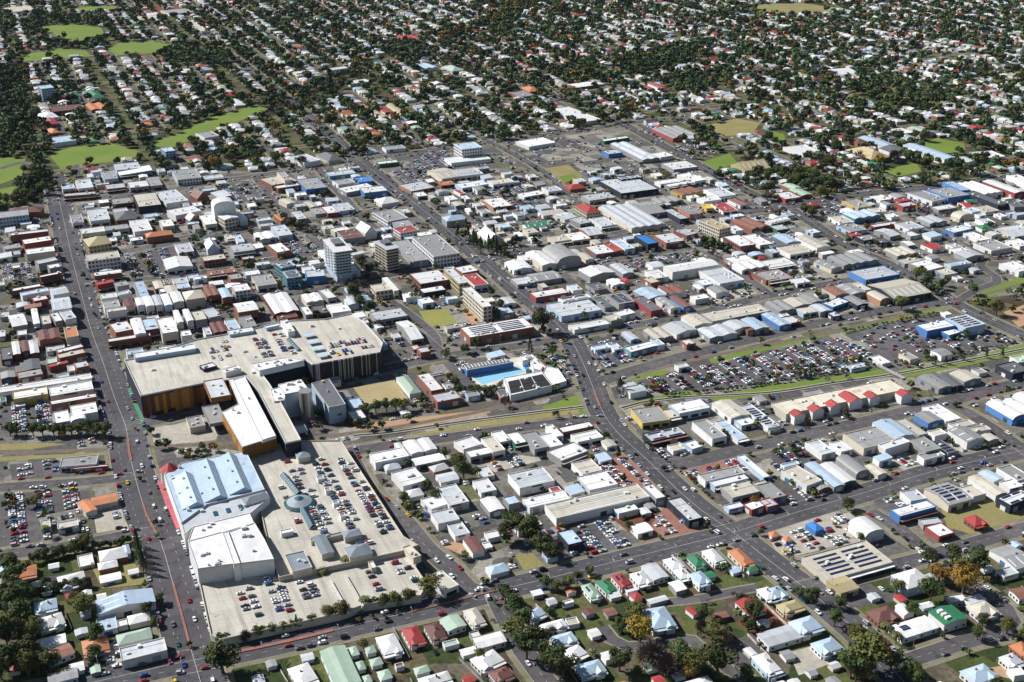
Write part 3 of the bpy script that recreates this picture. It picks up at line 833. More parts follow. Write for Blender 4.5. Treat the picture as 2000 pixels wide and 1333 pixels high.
# fill | row direction | surface | level | where | outline
LOTS = """
0.86|A|A|0|in the big open car park|100.3,868.1 211.0,922.7 283.4,953.8 301.5,922.7 305.7,904.2 243.7,877.6 161.3,852.3 102.3,846.8
0.3|A|A|0|in the half-empty lot beside the blue and white store|297.0,963.8 368.1,998.5 420.3,977.4 434.4,949.4 387.6,922.7 311.8,906.2
0.8|A|A|0|in the lot behind the yellow-walled store|-391.9,823.0 -358.9,831.7 -337.3,785.5 -374.8,779.2
0.4|A|A|0|in the lot beside the diner|-350.8,733.9 -320.4,741.2 -272.2,718.4 -338.5,708.1
0.9|A|A|0|in the car yard beside the orange-roofed building|-341.2,692.8 -293.5,703.4 -282.0,678.6 -306.0,666.1 -291.9,629.6 -314.5,624.0
0.5|A|C|0|on the pale lot beside the orange-roofed building|-272.6,675.5 -252.2,679.9 -239.3,649.2 -260.1,646.3
0.8|A|A|0|in the inner-city car park|-398.7,1164.2 -351.7,1195.9 -312.6,1122.2 -372.4,1100.7
0.92|A|A|0|in the full car park near the theatre|-351.7,1407.3 -297.9,1444.8 -273.9,1373.5 -323.0,1339.1
0.7|A|A|0|in the lot behind the hotel tower|-241.4,1225.7 -208.7,1246.3 -191.5,1183.0 -223.5,1167.3
0.85|A|A|0|in the uptown car yard|-152.1,1479.4 -108.8,1510.6 -76.1,1444.8 -124.7,1418.1
0.7|A|A|0|in the motel car park|-135.2,1553.3 -89.6,1587.3 -71.7,1491.3 -108.5,1456.2
0.6|A|A|0|in the lot behind the church hall|-30.7,1396.5 9.4,1418.1 35.6,1339.1 0.0,1300.6
0.9|A|A|0|in the storage yard beside the vaulted shed|105.7,1141.3 127.8,1156.5 136.7,1126.5 118.5,1112.1
0.85|A|A|0|in the yard behind the long white warehouse|133.0,1156.5 169.8,1179.8 191.5,1164.2 148.7,1133.9
0.6|A|C|0|on the pale yard below the white warehouse|173.5,1037.9 227.0,1084.1 237.9,1063.8 188.8,1029.0
0.9|A|A|0|in the packed car yard near the school|210.2,1587.3 266.5,1642.5 272.4,1566.2 228.8,1545.6
0.9|A|A|0|beside the red-walled long store|173.3,1671.3 198.2,1716.4 214.5,1653.9 195.3,1609.0
0.95|A|B|0|on the brick forecourt of the car dealer|59.0,734.7 81.8,750.0 98.6,704.7 73.0,700.7
0.95|A|B|0|on the brick forecourt across the curved road|117.0,726.8 155.2,743.4 163.4,728.9 147.3,717.0 120.4,712.9
0.85|A|A|0|in the lot at the street junction|98.5,760.5 118.6,768.2 131.7,743.4 101.3,739.0
0.8|A|A|0|in the lot beside the fig trees|42.4,654.0 62.5,661.8 74.7,633.0 32.7,617.3
0.5|A|B|0|on the brick lot beside the rusty slab|101.1,681.8 108.2,685.0 120.2,651.0 79.8,636.4
0.6|A|C|0|in the car yard round the blue-roofed office|160.3,648.0 188.6,666.1 213.3,672.3 220.2,648.0 203.6,633.5 175.7,622.3 163.2,622.3
0.9|A|A|0|in the packed yard by the workshop street|184.4,754.5 210.2,763.6 212.8,739.7 192.1,721.9 181.9,728.9
0.8|A|A|0|in the small lot behind the workshop row|181.3,700.1 198.9,704.7 202.2,681.8 184.0,672.3
0.5|A|C|0|on the pale lot in the workshop island|264.2,739.7 279.0,747.1 289.1,721.9 275.3,717.0
0.9|A|A|0|beside the blue-walled shop|239.3,688.2 254.9,691.5 250.1,678.6 238.3,672.3
0.7|A|A|0|in the car yards facing the open car park|62.2,941.8 88.2,949.4 112.8,922.7 101.9,907.2 76.2,892.2 68.3,912.3
0.7|A|A|0|in the pool car park|27.8,915.4 38.7,921.6 51.6,877.6 40.0,875.7
0.5|A|A|0|in the lot beside the swimming pool|-58.5,905.2 -41.4,912.3 -33.9,877.6 -44.3,870.9
0.8|A|O|0|beside the cream office block|-46.8,1019.1 -33.1,1030.3 -18.4,994.9 -35.4,983.2
0.6|A|C|0|behind the flat-roofed shop by the avenue|-221.0,534.9 -216.1,544.7 -208.2,522.7 -216.2,516.4
0.9|A|C|0|in the yard of the workshop block|-18.6,736.1 0.0,749.3 25.2,741.9 -13.4,722.6
0.9|A|A|0|beside the long straight road|411.7,1431.3 451.2,1449.3 451.3,1413.8 412.6,1398.7
0.8|A|A|0|in the lot at the crossroads|357.0,1345.1 391.1,1367.3 387.8,1321.5 353.5,1300.6
0.7|A|A|0|behind the red and white store|460.0,1388.1 492.0,1396.5 494.4,1343.1 461.0,1311.9
0.6|A|A|0|in the lot beyond the magenta store|452.3,1315.8 512.3,1347.1 502.5,1296.8 457.5,1282.1
0.8|A|C|9|on the deck of the small car park|-501.8,1109.5 -475.4,1119.7 -455.4,1074.3 -484.4,1064.8
0.42|A|-|7.1|on the upper roof deck of the shopping centre|-161.9,723.6 -124.2,730.8 -109.1,723.6 -84.2,667.1 -69.8,634.1 -93.5,620.0 -109.9,625.6 -143.1,654.8
0.4|A|-|4.6|on the lower deck of the shopping centre|-166.4,581.4 -137.4,594.1 -118.9,591.5 -104.2,561.8 -152.6,544.1
0.18|A|-|4.6|on the corner deck of the shopping centre|-90.9,596.7 -64.7,610.0 -52.3,586.4 -78.2,576.4
0.6|A|-|18.1|on the high roof deck of the shopping centre|-215.2,908.3 -190.5,924.2 -173.0,882.7 -199.4,869.9
0.75|B|-|18.1|on the far roof deck of the shopping centre|-151.2,903.1 -127.8,918.8 -110.4,894.8 -146.9,872.8
0.5|B|-|18.1|on the middle roof deck of the shopping centre|-248.7,897.9 -234.2,908.3 -223.5,877.7 -237.0,865.0
0.7|A|A|0|beside the creek street workshops|175.1,827.3 185.8,831.7 191.2,818.7 180.5,813.5
0.7|A|A|0|in front of the red-gabled centre|212.7,792.0 255.8,811.8 257.3,806.0 215.1,785.5
0.7|A|C|0|in front of the long pale sheds|312.9,762.1 335.4,773.7 340.0,760.5 320.1,750.8
"""
# x,y,crown radius,kind
TREES = """
3,645,9,d 10,636,10,d 19,622,9,d 14,631,8,o 25,617,7,d -3,636,8,d 0,654,7,d 1,563,8,d 1,540,8,o 8,523,10,d
15,531,8,d 20,514,10,d 27,508,9,d 6,552,7,d -4,573,7,d 70,538,9,y 69,556,7,o 61,547,6,d 108,556,6,d 135,556,8,d
112,538,7,o 131,547,6,d 74,519,9,b 90,519,9,d 57,514,9,d 108,508,12,d 97,510,8,o 39,596,4,d 20,588,5,d 33,588,5,o
46,601,4,d 76,516,6,d 81,510,7,b 172,573,6,d 166,578,5,d 187,568,5,d 180,552,6,d 188,536,7,o 187,513,14,o 178,508,10,d
201,514,8,d 209,508,7,d 240,573,9,d 252,593,8,y 263,583,11,y 276,603,10,d 267,614,7,d 251,609,6,d 224,583,5,o 217,636,4,d
257,622,4,b 256,540,5,d 274,545,6,o 263,552,5,d 226,561,5,d 207,545,4,p 210,536,4,p 170,617,3,c -300,603,8,d -291,588,9,d
-281,573,9,d -285,563,10,d -274,549,10,d -273,531,11,d -263,536,9,o -259,523,9,d -265,510,10,d -245,514,8,d -242,561,8,o -228,538,7,d
-249,568,6,o -224,523,6,d -232,631,5,c -229,623,5,c -226,616,5,c -223,610,5,c -220,603,5,c -275,622,5,d -278,620,5,d -269,625,5,o
-264,628,5,d -285,617,5,d -290,614,4,d -153,512,12,d -273,588,4,d -266,585,4,d -261,587,4,d -255,588,4,d -250,589,4,d -202,573,4,d
-206,561,5,d -200,552,4,d -140,542,4,o -133,545,4,d -127,547,4,o -112,554,4,d -104,558,5,o -96,560,6,o -84,569,4,p -73,569,5,d
-68,571,5,o -60,573,5,o -47,579,8,o -99,608,5,p -112,597,4,p -64,570,3,c -120,550,3,c -146,538,4,b -110,808,6,d -103,812,6,d
-95,814,6,d -88,816,6,d -82,814,6,o -69,826,5,o -105,784,4,d -96,786,4,d -130,800,5,d -51,871,4,y -45,857,6,d -42,843,5,d
-55,910,5,o -39,921,5,o -30,931,6,d 15,921,5,c 34,915,6,d 27,964,12,d -47,742,5,d -37,728,7,o -33,714,7,d -57,697,5,d
-51,687,5,d -71,681,5,d -67,671,5,o -32,845,5,d -26,843,5,d -20,841,5,d -14,845,4,d -126,892,3,o -366,776,6,d -361,776,6,d
-349,776,6,d -342,776,6,d -334,776,6,d -329,776,6,d -321,776,6,d -316,778,6,o -309,778,7,d -302,775,7,d -296,773,7,d -311,677,5,o
-233,746,3,o -228,747,3,o -222,746,3,d -218,748,3,d -264,778,4,d -252,756,4,d -247,758,4,d -315,677,4,o -292,642,4,p 84,843,6,c
33,804,4,b 135,866,3,d 148,871,3,d 173,876,3,o 180,880,3,d 232,890,3,d 251,900,3,o 260,895,3,d 274,900,3,d 288,905,3,d
219,674,6,d 106,778,3,b 200,758,3,o 210,762,3,d -149,1048,8,d -139,1023,7,d -130,1035,5,b -91,1042,5,o -150,1127,8,d -141,1108,7,d
-135,1122,6,d -240,1252,8,d -228,1243,7,d -215,1234,6,b -253,1278,6,d -40,1193,7,c -32,1169,7,c -24,1177,7,c -16,1169,7,c -8,1161,6,c
-19,1201,6,c -49,1226,6,c 0,1177,6,c -220,1365,6,d -210,1355,5,d -86,1335,6,d -6,1376,5,d -10,1017,6,d -14,998,5,d -111,953,5,b
-105,966,5,b -118,977,5,b -139,1067,5,b -147,1077,5,b -162,1278,6,y -57,1204,6,c 5,1196,6,d 24,1196,5,d -546,1376,6,d -582,1335,8,d
-565,1335,7,b -334,1201,6,d -329,1212,6,d -307,1201,5,d -373,1146,5,o -362,1128,5,o -354,1109,5,d -367,1095,4,d -258,1116,6,d -426,1229,4,d
-410,1212,4,d -417,1098,3,d -400,1077,3,o 330,1297,9,d 335,1286,8,d 274,1095,6,d 291,1116,5,b 353,1201,5,d 393,1095,7,o 399,1081,7,d
401,1105,6,o 407,1068,6,d 355,1017,8,o 434,1055,6,d 437,1004,8,o 396,1057,6,d 415,1077,5,d 260,1071,4,d 306,1456,9,d 315,1434,9,d
338,1456,9,d 356,1449,9,d 368,1405,9,d 381,1397,9,d 374,1445,8,o 338,1412,8,d 394,1397,8,d 254,1445,6,d 201,1196,6,d 208,1188,6,d
215,1180,6,d 222,1175,6,d 201,1177,5,d 375,923,3,d 347,897,3,c 357,900,3,c 374,907,3,c 395,912,3,c 409,915,3,c 252,868,3,b
269,871,3,b 120,841,2.21,d 124,841,2.006,o 127,841,1.802,d 131,843,1.598,d 134,844,1.394,o 138,844,1.19,d 143,845,2.21,d 146,845,2.006,o 150,847,1.802,d
153,848,1.598,d 157,848,1.394,o 162,850,1.19,d 165,849,2.21,d 169,850,2.006,o 173,852,1.802,d 177,852,1.598,d 181,855,1.394,o 184,855,1.19,d 188,857,2.21,d
192,859,2.006,o 196,859,1.802,d 200,861,1.598,d 203,862,1.394,o 208,863,1.19,d 211,865,2.21,d 215,865,2.006,o 220,867,1.802,d 223,867,1.598,d 228,870,1.394,o
231,872,1.19,d 235,872,2.21,d 240,874,2.006,o 243,874,1.802,d 247,877,1.598,d 251,879,1.394,o 255,880,1.19,d 260,881,2.21,d 263,882,2.006,o 268,884,1.802,d
272,887,1.598,d 276,887,1.394,o 281,890,1.19,d 284,890,2.21,d 289,893,2.006,o 292,895,1.802,d 297,896,1.598,d 291,966,2.08,d 296,968,1.888,o 300,969,1.696,d
305,973,1.504,d 309,975,1.312,o 314,976,1.12,d 319,979,2.08,d 323,980,1.888,o 329,983,1.696,d 333,986,1.504,d 338,987,1.312,o 344,990,1.12,d 347,990,2.08,d
353,994,1.888,o 357,996,1.696,d 361,996,1.504,d 367,1000,1.312,o 370,1000,1.12,d 376,1003,2.08,d 381,1006,1.888,o 385,1006,1.696,d 391,1009,1.504,d 316,900,2.21,d
321,902,2.006,o 325,902,1.802,d 330,904,1.598,d 333,906,1.394,o 338,906,1.19,d 343,909,2.21,d 347,909,2.006,o 352,911,1.802,d 356,913,1.598,d 360,913,1.394,o
366,916,1.19,d 369,916,2.21,d 374,918,2.006,o 378,921,1.802,d 383,921,1.598,d 388,923,1.394,o 391,924,1.19,d 397,927,2.21,d 401,930,2.006,o 406,931,1.802,d
412,934,1.598,d 416,935,1.394,o 421,939,1.19,d 425,942,2.21,d 430,943,2.006,o -160,537,3.38,o -157,538,3.068,d -154,538,2.756,o -150,540,2.444,o -148,541,2.132,d
-144,542,1.82,o -141,543,3.38,o -138,544,3.068,d -135,545,2.756,o -132,546,2.444,o -129,547,2.132,d -125,548,1.82,o -122,549,3.38,o -118,551,3.068,d -116,553,2.756,o
-112,554,2.444,o -108,556,2.132,d -106,557,1.82,o -102,559,3.38,o -79,570,3.38,o -76,571,3.068,d -73,572,2.756,d -70,573,2.444,o -67,575,2.132,d -63,575,1.82,d
-60,577,3.38,o -57,577,3.068,d -180,583,1.82,o -178,579,1.652,d -177,574,1.484,o -175,570,1.316,d -174,567,1.148,o -173,562,0.98,d -171,559,1.82,o -170,554,1.652,d
-168,551,1.484,o -286,615,3.38,d -283,616,3.068,o -281,617,2.756,d -279,618,2.444,d -277,620,2.132,o -274,621,1.82,d -271,622,3.38,d -269,622,3.068,o -266,624,2.756,d
-264,626,2.444,d -261,626,2.132,o -259,627,1.82,d -257,628,3.38,d -254,630,3.068,o -252,631,2.756,d -249,631,2.444,d -246,632,2.132,o -244,633,1.82,d -241,634,3.38,d
-239,636,3.068,o -276,582,2.86,d -273,582,2.596,d -271,582,2.332,d -269,583,2.068,d -268,584,1.804,d -266,584,1.54,d -263,585,2.86,d -261,585,2.596,d -259,586,2.332,d
-257,587,2.068,d -255,587,1.804,d -253,587,1.54,d -251,587,2.86,d -249,588,2.596,d 127,559,3.25,o 131,555,2.95,d 134,551,2.65,o 139,548,2.35,d -86,556,1.95,y
-79,559,1.77,o -72,560,1.59,y -65,563,1.41,o 96,762,2.34,o 100,754,2.124,d 104,745,1.908,o 108,738,1.692,d 112,730,1.476,o 116,722,1.26,d 121,714,2.34,o
124,705,2.124,d 128,697,1.908,o 131,690,1.692,d -359,977,2.86,d -353,981,2.596,b -347,983,2.332,b -341,988,2.068,d -336,993,1.804,b -328,995,1.54,b -322,998,2.86,d
-316,1001,2.596,b -310,1004,2.332,b -304,1008,2.068,d -297,1011,1.804,b -291,1014,1.54,b -285,1015,2.86,d -278,1020,2.596,b -273,1024,2.332,b -266,1025,2.068,d -260,1029,1.804,b
-254,1030,1.54,b -249,1035,2.86,d -243,1039,2.596,b -236,1040,2.332,b -230,1044,2.068,d -224,1046,1.804,b -218,1051,1.54,b -172,1077,3.64,d -166,1080,3.304,b -162,1081,2.968,b
-157,1085,2.632,d -153,1090,2.296,b -147,1091,1.96,b -141,1094,3.64,d -137,1095,3.304,b -131,1099,2.968,b -127,1104,2.632,d -121,1105,2.296,b -116,1108,1.96,b -151,1064,5.46,d
-147,1055,4.956,o -143,1043,4.452,d -139,1035,3.948,d -137,1027,3.444,o -133,1015,2.94,d -98,1077,3.9,o -94,1068,3.54,b -90,1056,3.18,o -85,1048,2.82,b -52,1212,5.85,d
-46,1207,5.31,c -42,1201,4.77,d -37,1196,4.23,c -33,1193,3.69,d -28,1186,3.15,c -22,1181,5.85,d -19,1175,5.31,c -13,1172,4.77,d -9,1167,4.23,c -5,1161,3.69,d
383,1077,5.2,d 387,1075,4.72,d 389,1071,4.24,o 393,1069,3.76,d 396,1067,3.28,d 399,1063,2.8,o 403,1061,5.2,d 202,1199,5.2,d 206,1196,4.72,d 209,1189,4.24,d
213,1186,3.76,d 216,1181,3.28,d 221,1175,2.8,d -248,1264,5.85,b -241,1260,5.31,d -235,1253,4.77,d -229,1250,4.23,b -223,1248,3.69,d -216,1241,3.15,d 313,1491,7.8,o
320,1487,7.08,d 324,1477,6.36,d 330,1472,5.64,o 335,1468,4.92,d 341,1458,4.2,d 347,1454,7.8,o 351,1445,7.08,d 358,1440,6.36,d 362,1436,5.64,o 368,1427,4.92,d
374,1423,4.2,d 378,1414,7.8,o 384,1409,7.08,d 388,1405,6.36,d -481,1077,2.6,d -475,1080,2.36,d -470,1081,2.12,d
"""
# density per hectare | kinds | radius | outline
WOODS = """
70|ddo|6.5|-986.6,2208.2 -867.5,2114.5 -743.3,1837.5 -658.4,1620.0 -592.2,1503.3 -548.2,1339.1 -574.0,1291.3 -604.7,1282.1
43.4|dddo|6.5|-830.4,2467.5 -683.0,2397.5 -549.2,2336.6 -481.5,2151.1 -586.1,2169.8 -665.1,2257.9 -795.0,2408.9
49.6|ddo|6|-1043.7,2639.7 -1037.1,2745.3 -905.0,2723.6 -867.1,2619.4 -949.9,2528.7 -974.1,2479.5
49.6|dd|6|-912.0,2391.9 -897.5,2467.5 -839.0,2352.9 -863.5,2309.8
49.6|dd|6|-823.8,2336.6 -858.8,2491.7 -804.4,2449.6 -774.7,2336.6
46.5|bbbd|5.5|-419.2,1928.4 -358.4,1909.6 -315.8,2070.4 -258.0,2184.0 -228.0,2114.5 -275.3,1928.4 -322.0,1810.0 -361.9,1754.0
58.9|yyo|6|-132.3,2391.9 -54.0,2592.9 47.0,2835.7 87.4,3025.6 25.2,3052.1 -55.3,2660.2 -139.9,2479.5
55.8|dd|6.5|-48.8,2606.1 -11.1,2674.0 0.0,2541.3 -41.0,2449.6
25|bdo|5.5|-505.3,1671.3 -452.3,1820.2 -415.1,1738.2 -459.7,1592.7
43.4|ddo|6.5|184.3,2184.0 294.2,2336.6 368.4,2375.0 324.4,2198.5 192.2,2061.7
38|ddo|6.5|254.4,2070.4 357.7,2114.5 375.1,2007.2 265.4,1947.6
43.4|ddo|7|545.6,2007.2 654.1,2027.9 657.5,1928.4 560.2,1872.9
43.4|ddo|7|586.5,1909.6 688.4,1947.6 664.2,1872.9 572.2,1830.5
38|ddo|6|248.2,1692.1 301.6,1754.0 303.2,1671.3 259.7,1620.0
49.6|ddd|6|486.6,1472.4 583.6,1520.5 580.1,1491.3 488.0,1444.8
38|ddo|6|574.6,1553.3 622.2,1592.7 634.8,1515.5 573.6,1491.3
38|dob|6|-733.0,1820.2 -673.1,1738.2 -628.2,1620.0 -636.0,1592.7
50|dob|5.5|-395.0,1566.2 -362.2,1606.3 -335.5,1540.5 -367.7,1503.3
38|dd|6|-245.4,1592.7 -219.3,1634.0 -200.9,1566.2 -223.1,1527.9
38|ddo|6|-255.8,2007.2 -210.5,2070.4 -177.4,1987.0 -211.8,1909.6
38|ddb|6|-255.0,2336.6 -200.4,2391.9 -164.9,2309.8 -225.7,2232.8
38|ddo|6|86.7,2160.4 130.3,2208.2 154.9,2027.9 93.8,2007.2
38|ddo|7|-319.9,614.1 -307.0,616.8 -275.1,568.0 -246.7,504.9 -282.2,500.1
50|do|5|-289.8,616.8 -260.0,630.7 -255.7,622.3 -283.8,608.7
45|do|5|-124.4,542.4 -114.2,549.2 -110.6,544.7 -121.2,540.2
50|ddo|7|134.0,518.5 150.9,508.1 133.1,500.1 101.2,500.1
50|ddo|7|169.5,518.5 209.1,522.7 210.3,500.1 170.4,500.1
"""
COMMERCIAL = "-608.5,1264.0 -535.8,1363.2 -510.7,1520.5 -415.4,1484.1 -297.7,1479.4 -235.3,1496.1 -200.7,1535.5 -103.4,1587.3 0.0,1642.5 94.7,1689.1 160.8,1738.2 212.2,1634.0 290.1,1369.4 326.0,1339.1 386.8,1369.4 515.3,1411.6 710.5,1491.3 535.0,1077.3 418.4,1037.9 469.4,922.7 361.1,667.3 321.7,651.0 264.5,625.1 238.0,620.6 214.5,603.4 187.3,568.0 142.0,645.1 104.6,630.7 -11.9,582.8 -86.0,552.9 -154.8,526.2 -169.0,521.9 -210.3,587.8 -234.7,642.2 -269.9,631.8 -335.9,615.2"
# name | bottom | top | roof colour | wall colour | outline
MALL = """
N|car_park_deck|0|18|D|n|-307.6,868.2 -300.7,871.1 -260.4,908.5 -236.7,920.1 -223.1,926.6 -200.5,944.2 -188.2,948.7 -159.8,952.1 -138.9,964.7 -124.4,942.0 -105.6,901.2 -106.3,882.9 -157.2,859.5 -164.3,869.1 -196.5,848.2 -184.2,824.4 -168.8,790.0 -146.2,735.9 -156.1,731.4 -190.9,813.0 -204.0,836.2 -234.8,826.2 -276.6,804.3
N|bridge_hall|9|18.6|w|O|-209.9,777.3 -184.8,725.3 -164.1,740.7 -206.1,838.6 -217.5,833.1 -200.8,790.5
N|bridge_hall_roof|18.6|20.5|w|w|-212.6,827.3 -204.9,833.7 -163.8,737.9 -172.1,731.3
N|cinema_block|0|20|w|v|-177.0,820.3 -161.0,829.3 -152.4,811.5 -169.1,803.7
N|stair_block|0|19|w|w|-181.7,813.6 -174.8,817.9 -168.6,802.3 -168.2,795.5 -175.4,793.9
N|rooftop_plant|18|22.5|w|w|-204.0,851.7 -179.0,864.2 -163.1,858.4 -194.5,839.5
N|office_wing|0|14|d|v|-154.4,834.5 -141.8,842.7 -123.6,799.6 -135.4,793.7
S|upper_deck|0|7|D|c|-184.8,737.5 -164.8,750.1 -152.2,754.6 -121.7,755.3 -114.0,737.5 -84.2,670.4 -67.0,631.4 -57.2,621.8 -67.2,615.2 -95.6,603.8 -117.8,595.3 -136.2,588.1 -144.5,609.2
S|lower_deck|0|4.5|D|c|-183.1,588.1 -137.2,592.7 -117.8,597.9 -96.2,607.5 -67.6,618.9 -57.5,625.6 -57.7,602.7 -49.6,585.5 -52.4,574.0 -84.1,565.3 -96.4,557.2 -158.7,533.5 -164.8,537.9
S|market_hall|0|13|v|w|-231.9,698.1 -223.4,713.2 -183.9,730.3 -161.0,678.3 -194.4,660.0 -205.3,638.3
S|department_store|0|14|w|w|-196.4,632.1 -164.9,648.0 -159.8,636.7 -175.9,626.3 -195.6,616.2
S|store_box|0|15.2|w|w|-195.0,614.4 -176.6,624.5 -162.6,590.7 -182.3,585.5
S|store_box|0|15.6|w|w|-172.7,623.8 -158.8,634.2 -149.0,615.4 -139.7,594.8 -158.7,590.6
S|store_spine|0|16.4|w|w|-176.1,622.6 -172.4,622.6 -158.4,589.5 -162.0,588.4
S|ramp_wall|4.5|5.7|c|c|-106.5,587.4 -105.7,587.9 -91.5,557.9 -92.6,557.4
S|ramp_wall|4.5|5.7|c|c|-98.6,593.1 -97.7,593.6 -83.8,563.2 -84.8,562.2
S|arcade_roof|0|12|l|w|-205.8,639.9 -194.9,661.6 -161.4,680.0 -156.3,670.4 -164.7,651.2 -197.3,635.2 -200.6,626.6
P|pool_deck|0|0.3|c|c|-38.2,887.6 0.0,911.7 18.0,917.8 27.7,895.0 23.7,886.2 -6.2,873.2 -14.6,859.1 -24.3,857.7 -31.3,867.5
P|grandstand|0|6|d|u|-38.6,884.3 -5.0,897.7 1.3,891.7 -36.1,875.5
P|pool_hall|0|5.5|w|w|-6.7,862.3 23.4,875.1 31.3,848.4 -1.2,830.8
P|changing_rooms|0|4|w|w|27.5,887.1 37.3,882.7 43.2,859.8 32.0,852.2 24.7,874.0
P|entrance_wing|0|4.5|w|w|15.1,896.5 17.7,902.5 24.9,886.0 22.9,878.7 17.4,881.6
P|cafe|0|5|w|v|6.6,904.4 16.6,909.0 18.0,902.2 8.8,895.4
P|plant_room|0|4|d|q|-12.0,841.9 -4.8,844.6 -3.0,833.8 -8.9,829.8
P|kiosk|0|4|b|w|-24.7,851.4 -20.0,853.6 -16.8,843.2 -20.9,840.5
"""
# name | top | type | roof | wall | base | x y turn width depth
MALL_BOXES = """
N|pergola_roof|5|7.5|f|g|g|-221.4 796.6 23.6 12.2 30.7
N|terrace_roof|0|5|f|g|c|-233.5 789.0 23.9 11.1 17.4
N|west_roof|18|22|f|l|O|-220.9 810.6 23.0 14.7 31.5
N|lift_core|18|22.5|f|w|w|-217.1 843.3 37.5 12.7 7.1
N|ramp_shelter|18|20.5|f|w|n|-237.5 853.2 37.5 10.9 8.2
N|roof_offices|18|21.5|f|w|v|-278.1 879.2 22.9 47.4 10.4
N|stair_house|18|20.5|f|w|v|-226.3 922.4 23.5 20.3 9.7
N|lift_core|18|23|f|w|w|-187.8 927.5 23.4 5.8 26.6
N|stair_house|18|21|f|w|v|-202.0 932.1 33.0 11.7 4.7
S|gabled_roof|13|13.4|G|v|v|-210.7 675.7 23.7 13.4 42.9
S|gabled_roof|13|13.4|G|v|v|-199.4 688.3 22.9 14.5 51.4
S|gabled_roof|13|13.4|G|v|v|-185.9 697.2 23.4 14.5 50.8
S|entrance_roof|12|13.5|h|j|w|-165.0 667.3 30.7 15.8 8.6
S|pavilion_roof|7|11|h|j|c|-98.6 630.1 23.3 10.6 7.0
S|link_canopy|7|10|f|j|c|-113.5 627.7 23.5 20.7 3.4
S|pavilion_roof|7|11|G|j|c|-114.3 617.5 23.5 7.4 21.0
S|pavilion_roof|7|11|h|j|c|-92.3 611.4 22.5 13.8 11.5
S|plant_house|4.5|10|f|j|c|-126.8 601.3 23.6 11.7 18.9
S|pavilion_roof|7|11|h|j|c|-144.5 728.8 24.1 8.4 8.5
S|lift_house|7|10|f|g|w|-128.1 699.5 22.7 4.5 5.4
S|lift_house|7|10|f|g|w|-121.0 684.0 23.1 3.5 4.6
S|lift_house|7|10|f|g|w|-113.6 668.0 22.9 3.7 4.4
S|lift_house|7|10|f|g|w|-107.2 652.6 23.0 3.4 4.2
S|trolley_shelter|7|10|f|w|w|-139.5 634.0 23.3 7.3 4.1
S|ramp_house|4.5|9|f|c|c|-60.5 613.0 33.2 5.3 13.8
S|lift_house|4.5|8|f|w|c|-83.0 600.5 22.7 3.0 7.0
R|entry_gable|0|9|G|r|w|212.0 798.1 22.5 9.3 7.9
R|entry_gable|0|9|G|r|w|227.6 806.0 22.9 10.1 8.0
R|entry_gable|0|9|G|r|w|242.3 813.5 23.0 9.4 8.0
R|entry_gable|0|9|G|r|w|258.6 824.9 23.6 12.1 14.5
R|entry_gable|0|9|G|r|w|275.8 828.7 23.4 9.5 8.8
R|entry_gable|0|9|G|r|w|301.8 832.1 22.7 10.3 7.8
R|main_block|0|6.5|f|c|c|250.8 827.8 22.6 109.5 19.6
H|block|0|32|f|w|v|-169.4 1106.6 23.3 17.3 40.6
K|block|0|24|f|l|o|-124.4 1130.3 32.2 14.3 29.1
"""
POINTS = {'ts0': (-186.9, 650.6), 'ts1': (-179.6, 654.2), 'ts2': (-172.7, 658.5), 'pool_a': (-31.6, 876.0), 'pool_b': (4.4, 896.5), 'pool_c': (10.6, 884.7), 'pool_d': (-23.2, 860.4), 'kid_a': (8.2, 899.5), 'kid_b': (10.8, 900.7), 'kid_c': (15.6, 888.4), 'kid_d': (11.9, 885.5), 'hall_a': (-3.6, 855.7), 'hall_b': (24.5, 869.9), 'hall_c': (30.9, 849.3), 'hall_d': (-1.2, 833.9), 'stand_a': (-38.1, 882.3), 'stand_b': (-5.9, 896.2), 'rotunda': (-230.3, 706.0), 'drum': (-153.5, 803.2), 'sky0': (-154.4, 706.4), 'sky1': (-139.6, 681.2), 'dome': (-137.5, 670.4), 'sky2': (-133.9, 662.3), 'sky3': (-124.4, 640.7), 'awn0': (-237.5, 704.7), 'awn1': (-209.7, 646.5), 'nsky0': (-184.6, 909.5), 'nsky1': (-172.1, 886.9), 'can0': (-168.3, 914.5), 'can1': (-162.5, 900.8), 'can2': (-157.1, 887.5), 'can3': (-150.7, 874.5), 'fin0': (-156.4, 859.5), 'fin1': (-106.3, 882.9), 'op0': (-275.8, 804.3), 'op1': (-234.8, 826.2), 'bp0': (-210.3, 778.5), 'bp1': (-185.1, 726.3), 'pool_f': (-31.0, 877.6), 'pool_n': (-24.3, 856.9), 'pool_e': (10.4, 884.4), 'pool_f2': (6.3, 900.2), 'tower_f': (-181.5, 1098.6), 'tower_n': (-167.2, 1076.6), 'tower_e': (-151.0, 1086.8), 'spire': (-26.1, 1212.3), 'tank': (367.0, 1515.5)}
# ------------------------------------------------------------------ helpers
def pts2(s): return [tuple(float(v) for v in q.split(',')) for q in s.split()]
def rows(s): return [r for r in s.strip().split('\n') if r]

def tag(o, label=None, cat=None, group=None, kind=None):
    if label: o['label'] = label
    if cat: o['category'] = cat
    if group: o['group'] = group
    if kind: o['kind'] = kind
    return o
def add_obj(name, data, parent=None, loc=None, rz=None, scale=None):
    o = bpy.data.objects.new(name, data); col.objects.link(o)
    if parent is not None: o.parent = parent
    if loc is not None: o.location = loc
    if rz: o.rotation_euler = (0, 0, rz)
    if scale is not None: o.scale = scale
    return o
def empty(name, loc, rz=0.0):
    o = add_obj(name, None, None, loc, rz); o.empty_display_size = 1.0
    return o

